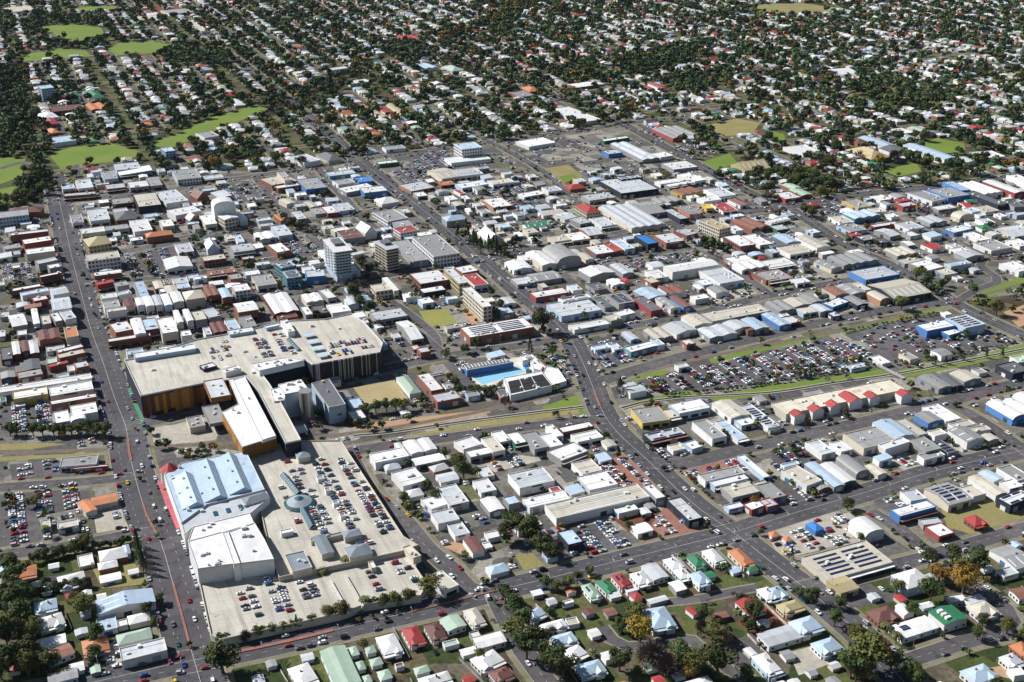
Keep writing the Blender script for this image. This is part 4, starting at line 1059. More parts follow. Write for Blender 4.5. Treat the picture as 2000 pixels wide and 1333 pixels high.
class MB:
    """collects faces, then becomes one mesh"""
    def __init__(s): s.v = []; s.f = []; s.m = []
    def face(s, pts, mi=0):
        n = len(s.v); s.v.extend(pts); s.f.append(tuple(range(n, n + len(pts)))); s.m.append(mi)
    def box(s, x0, x1, y0, y1, z0, z1, mi=0, top=True, bottom=False):
        n = len(s.v)
        s.v += [(x0,y0,z0),(x1,y0,z0),(x1,y1,z0),(x0,y1,z0),(x0,y0,z1),(x1,y0,z1),(x1,y1,z1),(x0,y1,z1)]
        fs = [(0,1,5,4),(1,2,6,5),(2,3,7,6),(3,0,4,7)]
        if top: fs.append((4,5,6,7))
        if bottom: fs.append((3,2,1,0))
        for q in fs: s.f.append(tuple(n + i for i in q)); s.m.append(mi)
    def prism(s, pts, z0, z1, mi=0, top=True):
        n = len(s.v); k = len(pts)
        s.v += [(x, y, z0) for x, y in pts] + [(x, y, z1) for x, y in pts]
        for i in range(k):
            j = (i + 1) % k; s.f.append((n+i, n+j, n+k+j, n+k+i)); s.m.append(mi)
        if top: s.f.append(tuple(n + k + i for i in range(k))); s.m.append(mi)
    def mesh(s, name, mats):
        me = bpy.data.meshes.new(name); me.from_pydata(s.v, [], s.f)
        for m in mats: me.materials.append(m)
        if len(mats) > 1: me.polygons.foreach_set('material_index', s.m)
        me.update(); return me
    def build(s, name, mats, parent=None, **k):
        if not isinstance(mats, (list, tuple)): mats = [mats]
        return add_obj(name, s.mesh(name, mats), parent, **k)

# ------------------------------------------------------------------ materials
def new_mat(name, rough=0.8, spec=0.3, metal=0.0):
    m = bpy.data.materials.new(name); m.use_nodes = True
    b = m.node_tree.nodes['Principled BSDF']
    b.inputs['Roughness'].default_value = rough
    b.inputs['Specular IOR Level'].default_value = spec
    b.inputs['Metallic'].default_value = metal
    return m, m.node_tree.nodes, m.node_tree.links, b
def mixc(n, l, fac, a, b, blend='MIX'):
    x = n.new('ShaderNodeMix'); x.data_type = 'RGBA'; x.blend_type = blend
    for s, v in ((x.inputs['Factor'], fac), (x.inputs['A'], a), (x.inputs['B'], b)):
        if hasattr(v, 'is_output'): l.new(v, s)
        elif isinstance(v, (int, float)): s.default_value = v
        else: s.default_value = (*v, 1)
    return x.outputs['Result']
def noise(n, l, vec, scale, detail=4.0, lo=None, hi=None, out='Fac'):
    t = n.new('ShaderNodeTexNoise'); t.inputs['Scale'].default_value = scale; t.inputs['Detail'].default_value = detail
    if vec is not None: l.new(vec, t.inputs['Vector'])
    if lo is None: return t.outputs[out]
    r = n.new('ShaderNodeMapRange'); r.inputs['From Min'].default_value = lo; r.inputs['From Max'].default_value = hi
    l.new(t.outputs['Fac'], r.inputs['Value']); return r.outputs['Result']
def mapping(n, l, vec, scale=(1,1,1), rz=0.0):
    p = n.new('ShaderNodeMapping'); p.inputs['Scale'].default_value = scale; p.inputs['Rotation'].default_value = (0, 0, rz)
    l.new(vec, p.inputs['Vector']); return p.outputs['Vector']
AXIS = math.radians(23.1)

def surf_mat(name, c, rough=0.7, spec=0.3, dirt=0.3, vary=0.22, streak=True, metal=0.0):
    """a painted or sheeted surface: weathered, each object a little different"""
    m, n, l, b = new_mat(name, rough, spec, metal)
    tc = n.new('ShaderNodeTexCoord').outputs['Object']
    oi = n.new('ShaderNodeObjectInfo').outputs['Random']
    r = n.new('ShaderNodeMapRange'); r.inputs['To Min'].default_value = 1 - vary; r.inputs['To Max'].default_value = 1 + vary * 0.35
    l.new(oi, r.inputs['Value'])
    h = n.new('ShaderNodeHueSaturation'); h.inputs['Color'].default_value = (*c, 1); l.new(r.outputs['Result'], h.inputs['Value'])
    col1 = h.outputs['Color']
    d = noise(n, l, tc, 0.22, 6, 0.42, 0.72)
    mm = n.new('ShaderNodeMath'); mm.operation = 'MULTIPLY'; mm.inputs[1].default_value = dirt; l.new(d, mm.inputs[0])
    col2 = mixc(n, l, mm.outputs[0], col1, tuple(v * 0.5 + 0.03 for v in (c[0], c[1] * 0.95, c[2] * 0.85)))
    if streak:
        s = noise(n, l, mapping(n, l, tc, (0.9, 0.04, 0.3)), 1.0, 2, 0.35, 0.75)
        s2 = n.new('ShaderNodeMath'); s2.operation = 'MULTIPLY'; s2.inputs[1].default_value = dirt * 0.55; l.new(s, s2.inputs[0])
        col2 = mixc(n, l, s2.outputs[0], col2, tuple(v * 0.62 for v in c))
        sx = n.new('ShaderNodeSeparateXYZ'); l.new(tc, sx.inputs['Vector'])                 # runs of sheeting, laid in different years
        sn = n.new('ShaderNodeMath'); sn.operation = 'SNAP'; sn.inputs[1].default_value = 3.1; l.new(sx.outputs['X'], sn.inputs[0])
        ad = n.new('ShaderNodeMath'); ad.operation = 'ADD'; l.new(sn.outputs[0], ad.inputs[0]); l.new(oi, ad.inputs[1])
        wh = n.new('ShaderNodeTexWhiteNoise'); wh.noise_dimensions = '1D'; l.new(ad.outputs[0], wh.inputs['W'])
        rr = n.new('ShaderNodeMapRange'); rr.inputs['From Min'].default_value = 0.55; rr.inputs['To Max'].default_value = 0.30; l.new(wh.outputs['Value'], rr.inputs['Value'])
        col2 = mixc(n, l, rr.outputs['Result'], col2, tuple(v * 0.55 for v in c))
        ru = noise(n, l, tc, 0.11, 6, 0.60, 0.74); rg = n.new('ShaderNodeMath'); rg.operation = 'MULTIPLY'; l.new(ru, rg.inputs[0])
        rk = n.new('ShaderNodeMapRange'); rk.inputs['From Min'].default_value = 0.55; rk.inputs['To Max'].default_value = 0.75; l.new(oi, rk.inputs['Value']); l.new(rk.outputs['Result'], rg.inputs[1])
        col2 = mixc(n, l, rg.outputs[0], col2, (0.22, 0.12, 0.075))
    l.new(col2, b.inputs['Base Color'])
    return m

RC = {  # paint and sheet colours
 'w': (0.74, 0.735, 0.72), 'l': (0.50, 0.52, 0.54), 'g': (0.30, 0.30, 0.295), 'd': (0.115, 0.12, 0.13), 'b': (0.50, 0.465, 0.385),
 'c': (0.60, 0.55, 0.44), 't': (0.43, 0.36, 0.20), 'r': (0.36, 0.045, 0.045), 'k': (0.145, 0.06, 0.05), 'o': (0.48, 0.19, 0.085),
 'e': (0.03, 0.18, 0.085), 'p': (0.36, 0.47, 0.37), 'u': (0.035, 0.20, 0.55), 'v': (0.42, 0.53, 0.64), 'y': (0.60, 0.42, 0.06),
 'z': (0.25, 0.115, 0.08), 'n': (0.03, 0.036, 0.05), 'a': (0.10, 0.30, 0.36), 'q': (0.27, 0.115, 0.08), 's': (0.60, 0.26, 0.20),
 'j': (0.20, 0.235, 0.27), 'O': (0.26, 0.115, 0.03), 'D': (0.62, 0.56, 0.455)}
CN = {'w': 'white', 'l': 'light grey', 'g': 'grey', 'd': 'dark grey', 'b': 'beige', 'c': 'cream', 't': 'tan', 'r': 'red', 'k': 'maroon',
      'o': 'orange', 'e': 'green', 'p': 'pale green', 'u': 'blue', 'v': 'pale blue', 'y': 'yellow', 'z': 'rusty', 'n': 'black',
      'a': 'teal', 'q': 'brick', 's': 'salmon', 'j': 'slate'}
ROOF = {k: surf_mat('roof_' + k, c, 0.45 if k in 'wlgv' else 0.65, 0.35, 0.38 if k not in 'z' else 0.8) for k, c in RC.items()}
def mute(c, f): g_ = sum(c)/3; return tuple(v*(1-f) + g_*f for v in c)
WALL = {k: surf_mat('wall_' + k, tuple(v * 0.92 for v in mute(c, 0.22 if k in 'uryeoa' else 0.0)), 0.85, 0.2, 0.25, 0.2, False) for k, c in RC.items()}

def simple(name, c, rough=0.6, spec=0.3, metal=0.0):
    m, n, l, b = new_mat(name, rough, spec, metal); b.inputs['Base Color'].default_value = (*c, 1); return m
GLASS = simple('window_glass', (0.025, 0.035, 0.05), 0.12, 0.6)
TEAL = simple('teal_glass', (0.012, 0.075, 0.105), 0.4, 0.3)
SOLAR = simple('solar_cell', (0.012, 0.02, 0.06), 0.2, 0.5)
ACM = surf_mat('ac_casing', (0.62, 0.62, 0.60), 0.6, 0.3, 0.2, 0.3, False)
DARKM = simple('dark_opening', (0.018, 0.018, 0.02), 0.8)
STEEL = simple('galvanised_steel', (0.45, 0.46, 0.47), 0.45, 0.4, 0.6)
DOORM = [surf_mat('door_' + k, c, 0.6, 0.3, 0.2, 0.2, False) for k, c in (('g', (0.3, 0.31, 0.32)), ('w', (0.6, 0.6, 0.58)), ('u', (0.05, 0.14, 0.32)), ('d', (0.05, 0.05, 0.055)))]
RIDGE = surf_mat('ridge_cap', (0.40, 0.40, 0.39), 0.6, 0.3, 0.3, 0.3, False)

def ground_mat(name, cols, cell, soft, rough=0.95, n2=0.03, cellmix=0.75):
    """patchy ground: yard-sized cells set square to the street grid, broken up by noise"""
    m, n, l, b = new_mat(name, rough, 0.15)
    tc = n.new('ShaderNodeTexCoord').outputs['Object']
    mp = mapping(n, l, tc, (1, 1, 1), -AXIS)
    wob = n.new('ShaderNodeTexNoise'); wob.inputs['Scale'].default_value = 0.05; l.new(mp, wob.inputs['Vector'])
    v = n.new('ShaderNodeTexVoronoi'); v.distance = 'CHEBYCHEV'; v.inputs['Scale'].default_value = 1.0 / cell; v.inputs['Randomness'].default_value = 0.75
    l.new(mp, v.inputs['Vector'])
    sep = n.new('ShaderNodeSeparateColor'); l.new(v.outputs['Color'], sep.inputs['Color'])
    nz = noise(n, l, tc, n2, 7)
    mx = n.new('ShaderNodeMix'); mx.inputs['Factor'].default_value = 1 - cellmix
    l.new(sep.outputs['Red'], mx.inputs['A']); l.new(nz, mx.inputs['B'])
    ramp = n.new('ShaderNodeValToRGB'); ramp.color_ramp.interpolation = 'LINEAR' if soft else 'CONSTANT'
    el = ramp.color_ramp.elements
    while len(el) < len(cols): el.new(0.5)
    for e, (p, c) in zip(el, cols): e.position = p; e.color = (*c, 1)
    l.new(mx.outputs['Result'], ramp.inputs['Fac'])
    fine = noise(n, l, tc, 0.35, 6, 0.3, 0.75)
    c2 = mixc(n, l, fine, ramp.outputs['Color'], (0.5, 0.48, 0.45), 'MULTIPLY')
    big = noise(n, l, tc, 0.006, 3, 0.35, 0.7)
    mb = n.new('ShaderNodeMath'); mb.operation = 'MULTIPLY'; mb.inputs[1].default_value = 0.35; l.new(big, mb.inputs[0])
    l.new(mixc(n, l, mb.outputs[0], c2, (0.6, 0.62, 0.5), 'MULTIPLY'), b.inputs['Base Color'])
    return m
def plain_ground(name, c, c2, scale=0.08, rough=0.95, fine=0.6):
    m, n, l, b = new_mat(name, rough, 0.15)
    tc = n.new('ShaderNodeTexCoord').outputs['Object']
    a = mixc(n, l, noise(n, l, tc, scale, 6, 0.3, 0.7), c, c2)
    l.new(mixc(n, l, noise(n, l, tc, fine, 5, 0.35, 0.8), a, (0.72, 0.70, 0.68), 'MULTIPLY'), b.inputs['Base Color'])
    return m
SUBURB = ground_mat('suburb_yards', [(0.0, (0.055, 0.068, 0.026)), (0.28, (0.04, 0.06, 0.02)), (0.45, (0.105, 0.125, 0.04)), (0.60, (0.13, 0.115, 0.06)), (0.74, (0.07, 0.052, 0.036)), (0.90, (0.18, 0.16, 0.12))], 14.0, True)
PAVED = ground_mat('paved_yards', [(0.0, (0.085, 0.083, 0.084)), (0.28, (0.12, 0.115, 0.113)), (0.48, (0.19, 0.18, 0.165)), (0.63, (0.36, 0.34, 0.295)), (0.78, (0.125, 0.108, 0.098)), (0.90, (0.14, 0.145, 0.065))], 19.0, True)
def asphalt(name, c, c2):
    m, n, l, b = new_mat(name, 0.9, 0.15); tc = n.new('ShaderNodeTexCoord').outputs['Object']
    a = mixc(n, l, noise(n, l, tc, 0.012, 5, 0.3, 0.7), c, c2)
    v = n.new('ShaderNodeTexVoronoi'); v.distance = 'CHEBYCHEV'; v.inputs['Scale'].default_value = 0.045; l.new(mapping(n, l, tc, (1, 1, 1), -AXIS), v.inputs['Vector'])
    sp = n.new('ShaderNodeSeparateColor'); l.new(v.outputs['Color'], sp.inputs['Color']); r = n.new('ShaderNodeMapRange'); r.inputs['From Min'].default_value = 0.6; r.inputs['To Max'].default_value = 0.5; l.new(sp.outputs['Red'], r.inputs['Value'])
    a = mixc(n, l, r.outputs['Result'], a, tuple(q*1.45 for q in c))                       # resurfaced patches
    a = mixc(n, l, noise(n, l, tc, 0.18, 6, 0.5, 0.8), a, tuple(q*0.6 for q in c2))          # oil and seal
    l.new(a, b.inputs['Base Color']); return m
ASPH = asphalt('asphalt', (0.080, 0.076, 0.079), (0.058, 0.055, 0.059))
ASPH2 = asphalt('asphalt_old', (0.100, 0.093, 0.093), (0.068, 0.064, 0.066))
CONC = plain_ground('concrete', (0.42, 0.385, 0.32), (0.32, 0.295, 0.25), 0.05, 0.9, 0.3)
def deck_mat():
    m, n, l, b = new_mat('deck_concrete', 0.85, 0.2); tc = n.new('ShaderNodeTexCoord').outputs['Object']; mp = mapping(n, l, tc, (1, 1, 1), -AXIS)
    c = mixc(n, l, noise(n, l, tc, 0.035, 7, 0.32, 0.7), (0.53, 0.495, 0.425), (0.40, 0.375, 0.32))
    c = mixc(n, l, noise(n, l, mapping(n, l, mp, (0.30, 0.03, 1)), 1.0, 4, 0.48, 0.78), c, (0.30, 0.275, 0.235))          # tyre lanes
    c = mixc(n, l, noise(n, l, tc, 0.5, 5, 0.55, 0.8), c, (0.36, 0.33, 0.28))                                           # oil and rust spots
    br = n.new('ShaderNodeTexBrick'); br.offset = 0.0; br.inputs['Scale'].default_value = 1.0; br.inputs['Brick Width'].default_value = 8.4; br.inputs['Row Height'].default_value = 8.4; br.inputs['Mortar Size'].default_value = 0.10
    br.inputs['Color1'].default_value = (1, 1, 1, 1); br.inputs['Color2'].default_value = (0.90, 0.90, 0.89, 1); br.inputs['Mortar'].default_value = (0.62, 0.60, 0.57, 1); l.new(mp, br.inputs['Vector'])
    l.new(mixc(n, l, 0.9, c, br.outputs['Color'], 'MULTIPLY'), b.inputs['Base Color']); return m
DECKM = deck_mat()
VERGE = plain_ground('verge', (0.15, 0.145, 0.08), (0.235, 0.21, 0.165), 0.06, 0.95, 0.4)
FVERGE = plain_ground('grass_verge', (0.15, 0.15, 0.06), (0.22, 0.195, 0.10), 0.03, 0.95, 0.3)
KERB = plain_ground('kerb_concrete', (0.40, 0.37, 0.31), (0.30, 0.28, 0.24), 0.1)
AREA_M = {'G': plain_ground('mown_grass', (0.115, 0.185, 0.03), (0.165, 0.21, 0.045), 0.02), 'D': plain_ground('dry_grass', (0.27, 0.23, 0.10), (0.20, 0.185, 0.07), 0.03),
  'T': plain_ground('bowling_green', (0.37, 0.31, 0.165), (0.33, 0.27, 0.14), 0.05), 'L': plain_ground('lawn', (0.22, 0.235, 0.06), (0.26, 0.25, 0.08), 0.05),
  'R': plain_ground('red_soil', (0.19, 0.075, 0.045), (0.13, 0.055, 0.035), 0.06), 'C': CONC, 'A': ASPH2, 'B': plain_ground('brick_paving', (0.30, 0.15, 0.11), (0.24, 0.12, 0.09), 0.1),
  'O': plain_ground('sandy_paving', (0.42, 0.27, 0.16), (0.35, 0.22, 0.14), 0.1)}
PAINT = plain_ground('road_paint', (0.62, 0.61, 0.58), (0.45, 0.44, 0.42), 0.5)
REDP = plain_ground('red_median', (0.30, 0.135, 0.11), (0.24, 0.12, 0.10), 0.3)
GREENP = plain_ground('green_lane', (0.03, 0.30, 0.15), (0.04, 0.24, 0.13), 0.3)

# ------------------------------------------------------------------ occupancy map, 2 m cells
GX0, GY0, GC = -1900.0, 250.0, 2.0
NX, NY = 1900, 1750
occ = np.zeros((NY, NX), dtype=np.uint8)      # 1 road, 2 building, 3 open green, 4 car lot, 5 tree
comm = np.zeros((NY, NX), dtype=bool)
def raster(poly):
    xs = [p[0] for p in poly]; ys = [p[1] for p in poly]
    i0 = max(0, int((min(xs) - GX0) / GC)); i1 = min(NX, int((max(xs) - GX0) / GC) + 2)
    j0 = max(0, int((min(ys) - GY0) / GC)); j1 = min(NY, int((max(ys) - GY0) / GC) + 2)
    if i1 <= i0 or j1 <= j0: return None
    X, Y = np.meshgrid(GX0 + (np.arange(i0, i1) + 0.5) * GC, GY0 + (np.arange(j0, j1) + 0.5) * GC)
    ins = np.zeros(X.shape, bool); k = len(poly)
    for a in range(k):
        x1, y1 = poly[a]; x2, y2 = poly[(a + 1) % k]
        if y1 == y2: continue
        c = ((y1 > Y) != (y2 > Y)) & (X < (x2 - x1) * (Y - y1) / (y2 - y1) + x1); ins ^= c
    return (slice(j0, j1), slice(i0, i1)), ins
def mark(poly, val):
    r = raster(poly)
    if r is not None: occ[r[0]][r[1]] = val
def rpoly(cx, cy, a, w, d):
    c, s = math.cos(a), math.sin(a)
    return [(cx + x*c - y*s, cy + x*s + y*c) for x, y in ((-w/2,-d/2),(w/2,-d/2),(w/2,d/2),(-w/2,d/2))]
def cell(x, y):
    i = int((x - GX0) / GC); j = int((y - GY0) / GC)
    return (j, i) if 0 <= i < NX and 0 <= j < NY else None
def free(cx, cy, a, w, d, ok=(0,)):
    c, s = math.cos(a), math.sin(a)
    nx = max(2, int(w / 3) + 1); ny = max(2, int(d / 3) + 1)
    for i in range(nx):
        for j in range(ny):
            x = (i / (nx - 1) - 0.5) * w; y = (j / (ny - 1) - 0.5) * d
            q = cell(cx + x*c - y*s, cy + x*s + y*c)
            if q is None or occ[q] not in ok: return False
    return True
CP, SP, FPX = math.cos(math.radians(23.8)), math.sin(math.radians(23.8)), 2352.0
def seen(x, y, z=0.0, pad=30):
    """is this place inside the photographed area?"""
    dz = z - 418.0; f = y*CP - dz*SP; u = y*SP + dz*CP
    if f < 1: return False
    px = 1000 + FPX*x/f; py = 666.5 - FPX*u/f
    return -pad < px < 2000 + pad and -pad < py < 1333 + pad

# ------------------------------------------------------------------ ground, roads
bm = MB(); bm.face([(-16000, -3000, 0), (16000, -3000, 0), (16000, 30000, 0), (-16000, 30000, 0)])
tag(bm.build('ground', SUBURB), 'open ground of yards and grass under the whole town', 'ground', None, 'structure')
cpoly = pts2(COMMERCIAL)
bm = MB(); bm.face([(x, y, 0.03) for x, y in cpoly])
tag(bm.build('paved_ground', PAVED), 'paved yards and lots of the business district', 'paving', None, 'structure')
r = raster(cpoly); comm[r[0]] |= r[1]

def offset_line(line, w0, w1):
    out = []
    for i, p in enumerate(line):
        a = line[max(0, i-1)]; b = line[min(len(line)-1, i+1)]
        dx, dy = b[0]-a[0], b[1]-a[1]; L = math.hypot(dx, dy) or 1
        nx, ny = -dy/L, dx/L
        out.append(((p[0]+nx*w0, p[1]+ny*w0), (p[0]+nx*w1, p[1]+ny*w1)))
    return out
def strip(mb, line, w0, w1, z, mi=0):
    o = offset_line(line, w0, w1)
    for (a, b), (c, d) in zip(o, o[1:]):
        mb.face([(*a, z), (*b, z), (*d, z), (*c, z)], mi)
def smooth(line, step=12.0):
    """Catmull-Rom through the surveyed points"""
    P = [line[0]] + line + [line[-1]]; out = []
    for i in range(1, len(P) - 2):
        p0, p1, p2, p3 = P[i-1:i+3]
        k = max(1, int(math.hypot(p2[0]-p1[0], p2[1]-p1[1]) / step))
        for j in range(k):
            t = j / k
            out.append(tuple(0.5*((2*p1[q]) + (-p0[q]+p2[q])*t + (2*p0[q]-5*p1[q]+4*p2[q]-p3[q])*t*t + (-p0[q]+3*p1[q]-3*p2[q]+p3[q])*t**3) for q in (0, 1)))
    out.append(line[-1]); return out
def walk(line, step):
    acc = 0.0; nxt = step * 0.5
    for (x0, y0), (x1, y1) in zip(line, line[1:]):
        L = math.hypot(x1-x0, y1-y0)
        while nxt <= acc + L:
            t = (nxt - acc) / L; yield x0+(x1-x0)*t, y0+(y1-y0)*t, math.atan2(y1-y0, x1-x0); nxt += step
        acc += L
ROADLIST = []
RL = {'avenue': 'wide avenue with red medians past the shopping centre', 'main_road': 'main road curving through the business district', 'red_median_street': 'cross street with red median below the shopping centre'}
for i, r in enumerate(rows(ROADS)):
    nm, w, k, s = r.split('|'); w = float(w); line = smooth(pts2(s)); ROADLIST.append((nm, w, k, line))
    lab = RL.get(nm, nm.replace('_', ' ') + ' of dark asphalt with pale verges')
    zr = 0.16 + 0.004*i
    bm = MB(); strip(bm, line, -w/2, w/2, zr)
    ro = tag(bm.build('road', ASPH if k == 'M' else ASPH2), lab, 'road', None, 'structure')
    bm = MB(); e = w/2 + (3.6 if k != 'l' else 1.2); strip(bm, line, -e, -w/2 - 0.35, 0.07 + 0.002*i); strip(bm, line, w/2 + 0.35, e, 0.07 + 0.002*i)
    bm.build('footpath', VERGE, ro)
    bm = MB()
    for s_ in (-1, 1):
        a, b = sorted((s_*(w/2 + 0.35), s_*w/2)); strip(bm, line, a, b, zr + 0.003)
    bm.build('kerb', KERB, ro)
    mk = MB(); zm = 0.34 + 0.004*i
    if k == 'M':
        for off in (-w*0.25, w*0.25):
            ln = [a for a, b in offset_line(line, off, off)]
            for x, y, a in walk(ln, 9.0):
                c, s2 = math.cos(a), math.sin(a); q = rpoly(x, y, a, 3.0, 0.16); mk.face([(*p, zm) for p in q])
        strip(mk, line, -0.11, 0.11, zm)
    elif k == 'm':
        for x, y, a in walk(line, 8.0): mk.face([(*p, zm) for p in rpoly(x, y, a, 3.0, 0.15)])
    if mk.f: tag(mk.build('lane_marking', PAINT, ro), kind='stuff')
    for (x0, y0), (x1, y1) in zip(line, line[1:]):
        L = math.hypot(x1-x0, y1-y0); mark(rpoly((x0+x1)/2, (y0+y1)/2, math.atan2(y1-y0, x1-x0), L + 2, w + 5), 1)
# red medians, green cycle lanes
def seg(line, t0, t1):
    n = len(line); return line[int(n*t0):max(int(n*t0)+2, int(n*t1))]
roads = {r[0]: r for r in ROADLIST}
for nm, t0, t1, wd in (('avenue', 522, 598, 1.3), ('avenue', 640, 690, 1.3), ('avenue', 735, 785, 1.6), ('red_median_street', -160, -92, 2.4), ('red_median_street', -60, 10, 1.0), ('main_road', 812, 850, 1.8)):
    bm = MB(); ln = [p for p in roads[nm][3] if t0 < p[1 if nm != 'red_median_street' else 0] < t1]
    if len(ln) < 2: continue
    for (a, b), (c, d) in zip(offset_line(ln, -wd/2, wd/2), offset_line(ln, -wd/2, wd/2)[1:]):
        bm.prism([a, b, d, c], 0.2, 0.62)
    tag(bm.build('median_island', REDP), 'red paved median island along the ' + {'avenue': 'wide avenue', 'red_median_street': 'cross street', 'main_road': 'main road'}[nm], 'median', 'red median islands', 'structure')
ln = [p for p in roads['avenue'][3] if 770 < p[1] < 850]
bm = MB(); strip(bm, ln, -roads['avenue'][1]/2 + 0.4, -roads['avenue'][1]/2 + 2.2, 0.50)
tag(bm.build('cycle_lane', GREENP), 'green painted cycle lane beside the shopping centre', 'cycle lane', None, 'structure')

AREAN = {'G': ('grass', 'mown green grass'), 'D': ('dry_grass', 'dry yellow grass'), 'T': ('bowling_green', 'tan bowling green beside the pale green clubhouse'), 'L': ('lawn', 'square lawn in the garden block'),
         'R': ('bare_soil', 'bare red soil'), 'C': ('concrete_yard', 'pale concrete yard'), 'A': ('asphalt_yard', 'dark asphalt yard'), 'B': ('brick_paving', 'red brick paving'), 'O': ('sandy_paving', 'sandy orange paving')}
for i, r in enumerate(rows(AREAS)):
    k, s = r.split('|'); p = pts2(s); bm = MB(); bm.face([(x, y, 0.044 + 0.0006*i) for x, y in p])
    tag(bm.build(AREAN[k][0], AREA_M[k]), AREAN[k][1] + ' between the blocks' if k in 'GDRCABO' else AREAN[k][1], AREAN[k][0].replace('_', ' '), None, 'structure')
    if k in 'GDTL' or (k == 'C' and len(p) > 6): mark(p, 3)
# railway beside the creek, and the concrete creek channel
RAILS = [[(-384.1, 747.1), (-363.5, 750.0), (-320.9, 753.0), (-281.9, 756.8), (-246.3, 760.5), (-206.8, 765.1), (-163.0, 768.2), (-126.5, 777.6), (-94.5, 787.1), (-66.8, 796.9), (-31.0, 811.8), (0.0, 827.3), (27.9, 840.5), (54.4, 852.3)],
  [(87.3, 874.7), (126.1, 896.2), (171.6, 918.5), (218.6, 939.6), (287.8, 971.7), (351.5, 1004.5), (414.5, 1040.4), (462.3, 1066.5), (526.6, 1105.0)]]
CREEKS = [[(84.0, 820.4), (98.6, 829.0), (131.3, 838.8), (200.6, 846.8), (252.7, 863.4), (311.0, 881.5), (358.6, 900.2), (433.5, 930.0), (474.9, 946.1)],
  [(-115.8, 776.0), (-90.1, 780.7), (-45.7, 795.2), (0.0, 808.5), (54.9, 823.0)]]
BALLAST = plain_ground('rail_ballast', (0.13, 0.105, 0.085), (0.19, 0.155, 0.115), 0.2)
RAILM = simple('rail_steel', (0.16, 0.12, 0.10), 0.5, 0.4, 0.5)
for i, ln in enumerate(RAILS):
    ln = smooth(ln)
    bm = MB(); strip(bm, ln, -2.6, 2.6, 0.125 + 0.002*i)
    ro = tag(bm.build('railway', BALLAST), 'single railway track on brown ballast ' + ('beside the creek and shopping centre' if i == 0 else 'beside the big car park'), 'railway', None, 'structure')
    for o_ in (-0.55, 0.55):
        bm = MB(); strip(bm, ln, o_ - 0.09, o_ + 0.09, 0.155); bm.build('rail', RAILM, ro)
    for (x0, y0), (x1, y1) in zip(ln, ln[1:]): mark(rpoly((x0+x1)/2, (y0+y1)/2, math.atan2(y1-y0, x1-x0), 16, 7), 1)
DARKW = simple('creek_water', (0.035, 0.04, 0.03), 0.15, 0.5)
for i, ln in enumerate(CREEKS):
    ln = smooth(ln)
    bm = MB(); strip(bm, ln, -1.0, 1.0, 0.135)
    ro = tag(bm.build('creek', DARKW), 'shallow creek running in a concrete channel ' + ('beside the big car park' if i == 0 else 'below the swimming pool'), 'creek', None, 'structure')
    for o_ in (-1, 1):
        bm = MB()
        for (a, b), (c, d) in zip(offset_line(ln, o_*1.1, o_*2.2), offset_line(ln, o_*1.1, o_*2.2)[1:]): bm.prism([a, b, d, c], 0.05, 0.5)
        bm.build('channel_wall', CONC, ro)
    for (x0, y0), (x1, y1) in zip(ln, ln[1:]): mark(rpoly((x0+x1)/2, (y0+y1)/2, math.atan2(y1-y0, x1-x0), 16, 8), 1)
bm = MB(); bm.box(-14.5, 14.5, -1.5, 1.5, 0.9, 1.15, bottom=True)
fb = empty('footbridge', (306.6, 883.5, 0), math.atan2(-25.3, 14.7)); tag(fb, 'grey footbridge over the creek from the big car park', 'footbridge')
bm.build('deck', CONC, fb)
for y_ in (-1.4, 1.4):
    bm = MB(); bm.box(-14.5, 14.5, y_-0.06, y_+0.06, 1.15, 2.2); bm.build('railing', STEEL, fb)
for x_ in (-13, 13):
    bm = MB(); bm.box(x_-0.4, x_+0.4, -1.2, 1.2, 0, 0.9); bm.build('pier', CONC, fb)

LOTPOLY = [pts2(r.split('|')[5]) for r in rows(LOTS)]
# ------------------------------------------------------------------ buildings
def unit_box(name, m, zc=False):
    b = MB(); b.box(-0.5, 0.5, -0.5, 0.5, 0, 1, bottom=True); return b.mesh(name, [m])
AC_ME = unit_box('ac_unit', ACM); WIN_ME = unit_box('window', GLASS); PLANT_ME = unit_box('roof_plant', STEEL)
DOOR_ME = [unit_box('roller_door', m) for m in DOORM]; SHOPW_ME = unit_box('shop_window', DARKM)
def fan_unit():
    b = MB(); b.box(-0.5, 0.5, -0.5, 0.5, 0, 0.75)
    k = 8; b.prism([(0.32*math.cos(2*math.pi*i/k), 0.32*math.sin(2*math.pi*i/k)) for i in range(k)], 0.75, 1.0)
    return b.mesh('ac_unit', [ACM])
FAN_ME = fan_unit()

def roof_fn(t, w, d, h, steep):
    p = {'f': 0, 's': 0.06, 'G': 0.16, 'g': 0.16, 'm': 0.22, 'V': 0.2, 'h': 0.42}[t]
    if steep and t in 'Gg': p = min(1.0, 7.0/((w if t == 'G' else d)/2))
    if steep == 'gable': p = 0.5
    if t == 'f': return (lambda x, y: h - 0.3), 0
    if t == 's': return (lambda x, y: h + (x/w + 0.5)*w*p), w*p
    if t == 'G': return (lambda x, y: h + p*max(0, w/2 - abs(x))), p*w/2
    if t == 'g': return (lambda x, y: h + p*max(0, d/2 - abs(y))), p*d/2
    if t == 'V':
        R = w*p; return (lambda x, y: h + R*math.sqrt(max(0, 1 - (2*x/w)**2))), R
    if t == 'h': return (lambda x, y: h + p*max(0, min(w/2 - abs(x), d/2 - abs(y)))), p*min(w, d)/2
    n = max(2, round(w/11)); bw = w/n
    return (lambda x, y: h + p*max(0, bw/2 - abs(((x + w/2) % bw) - bw/2))), p*bw/2

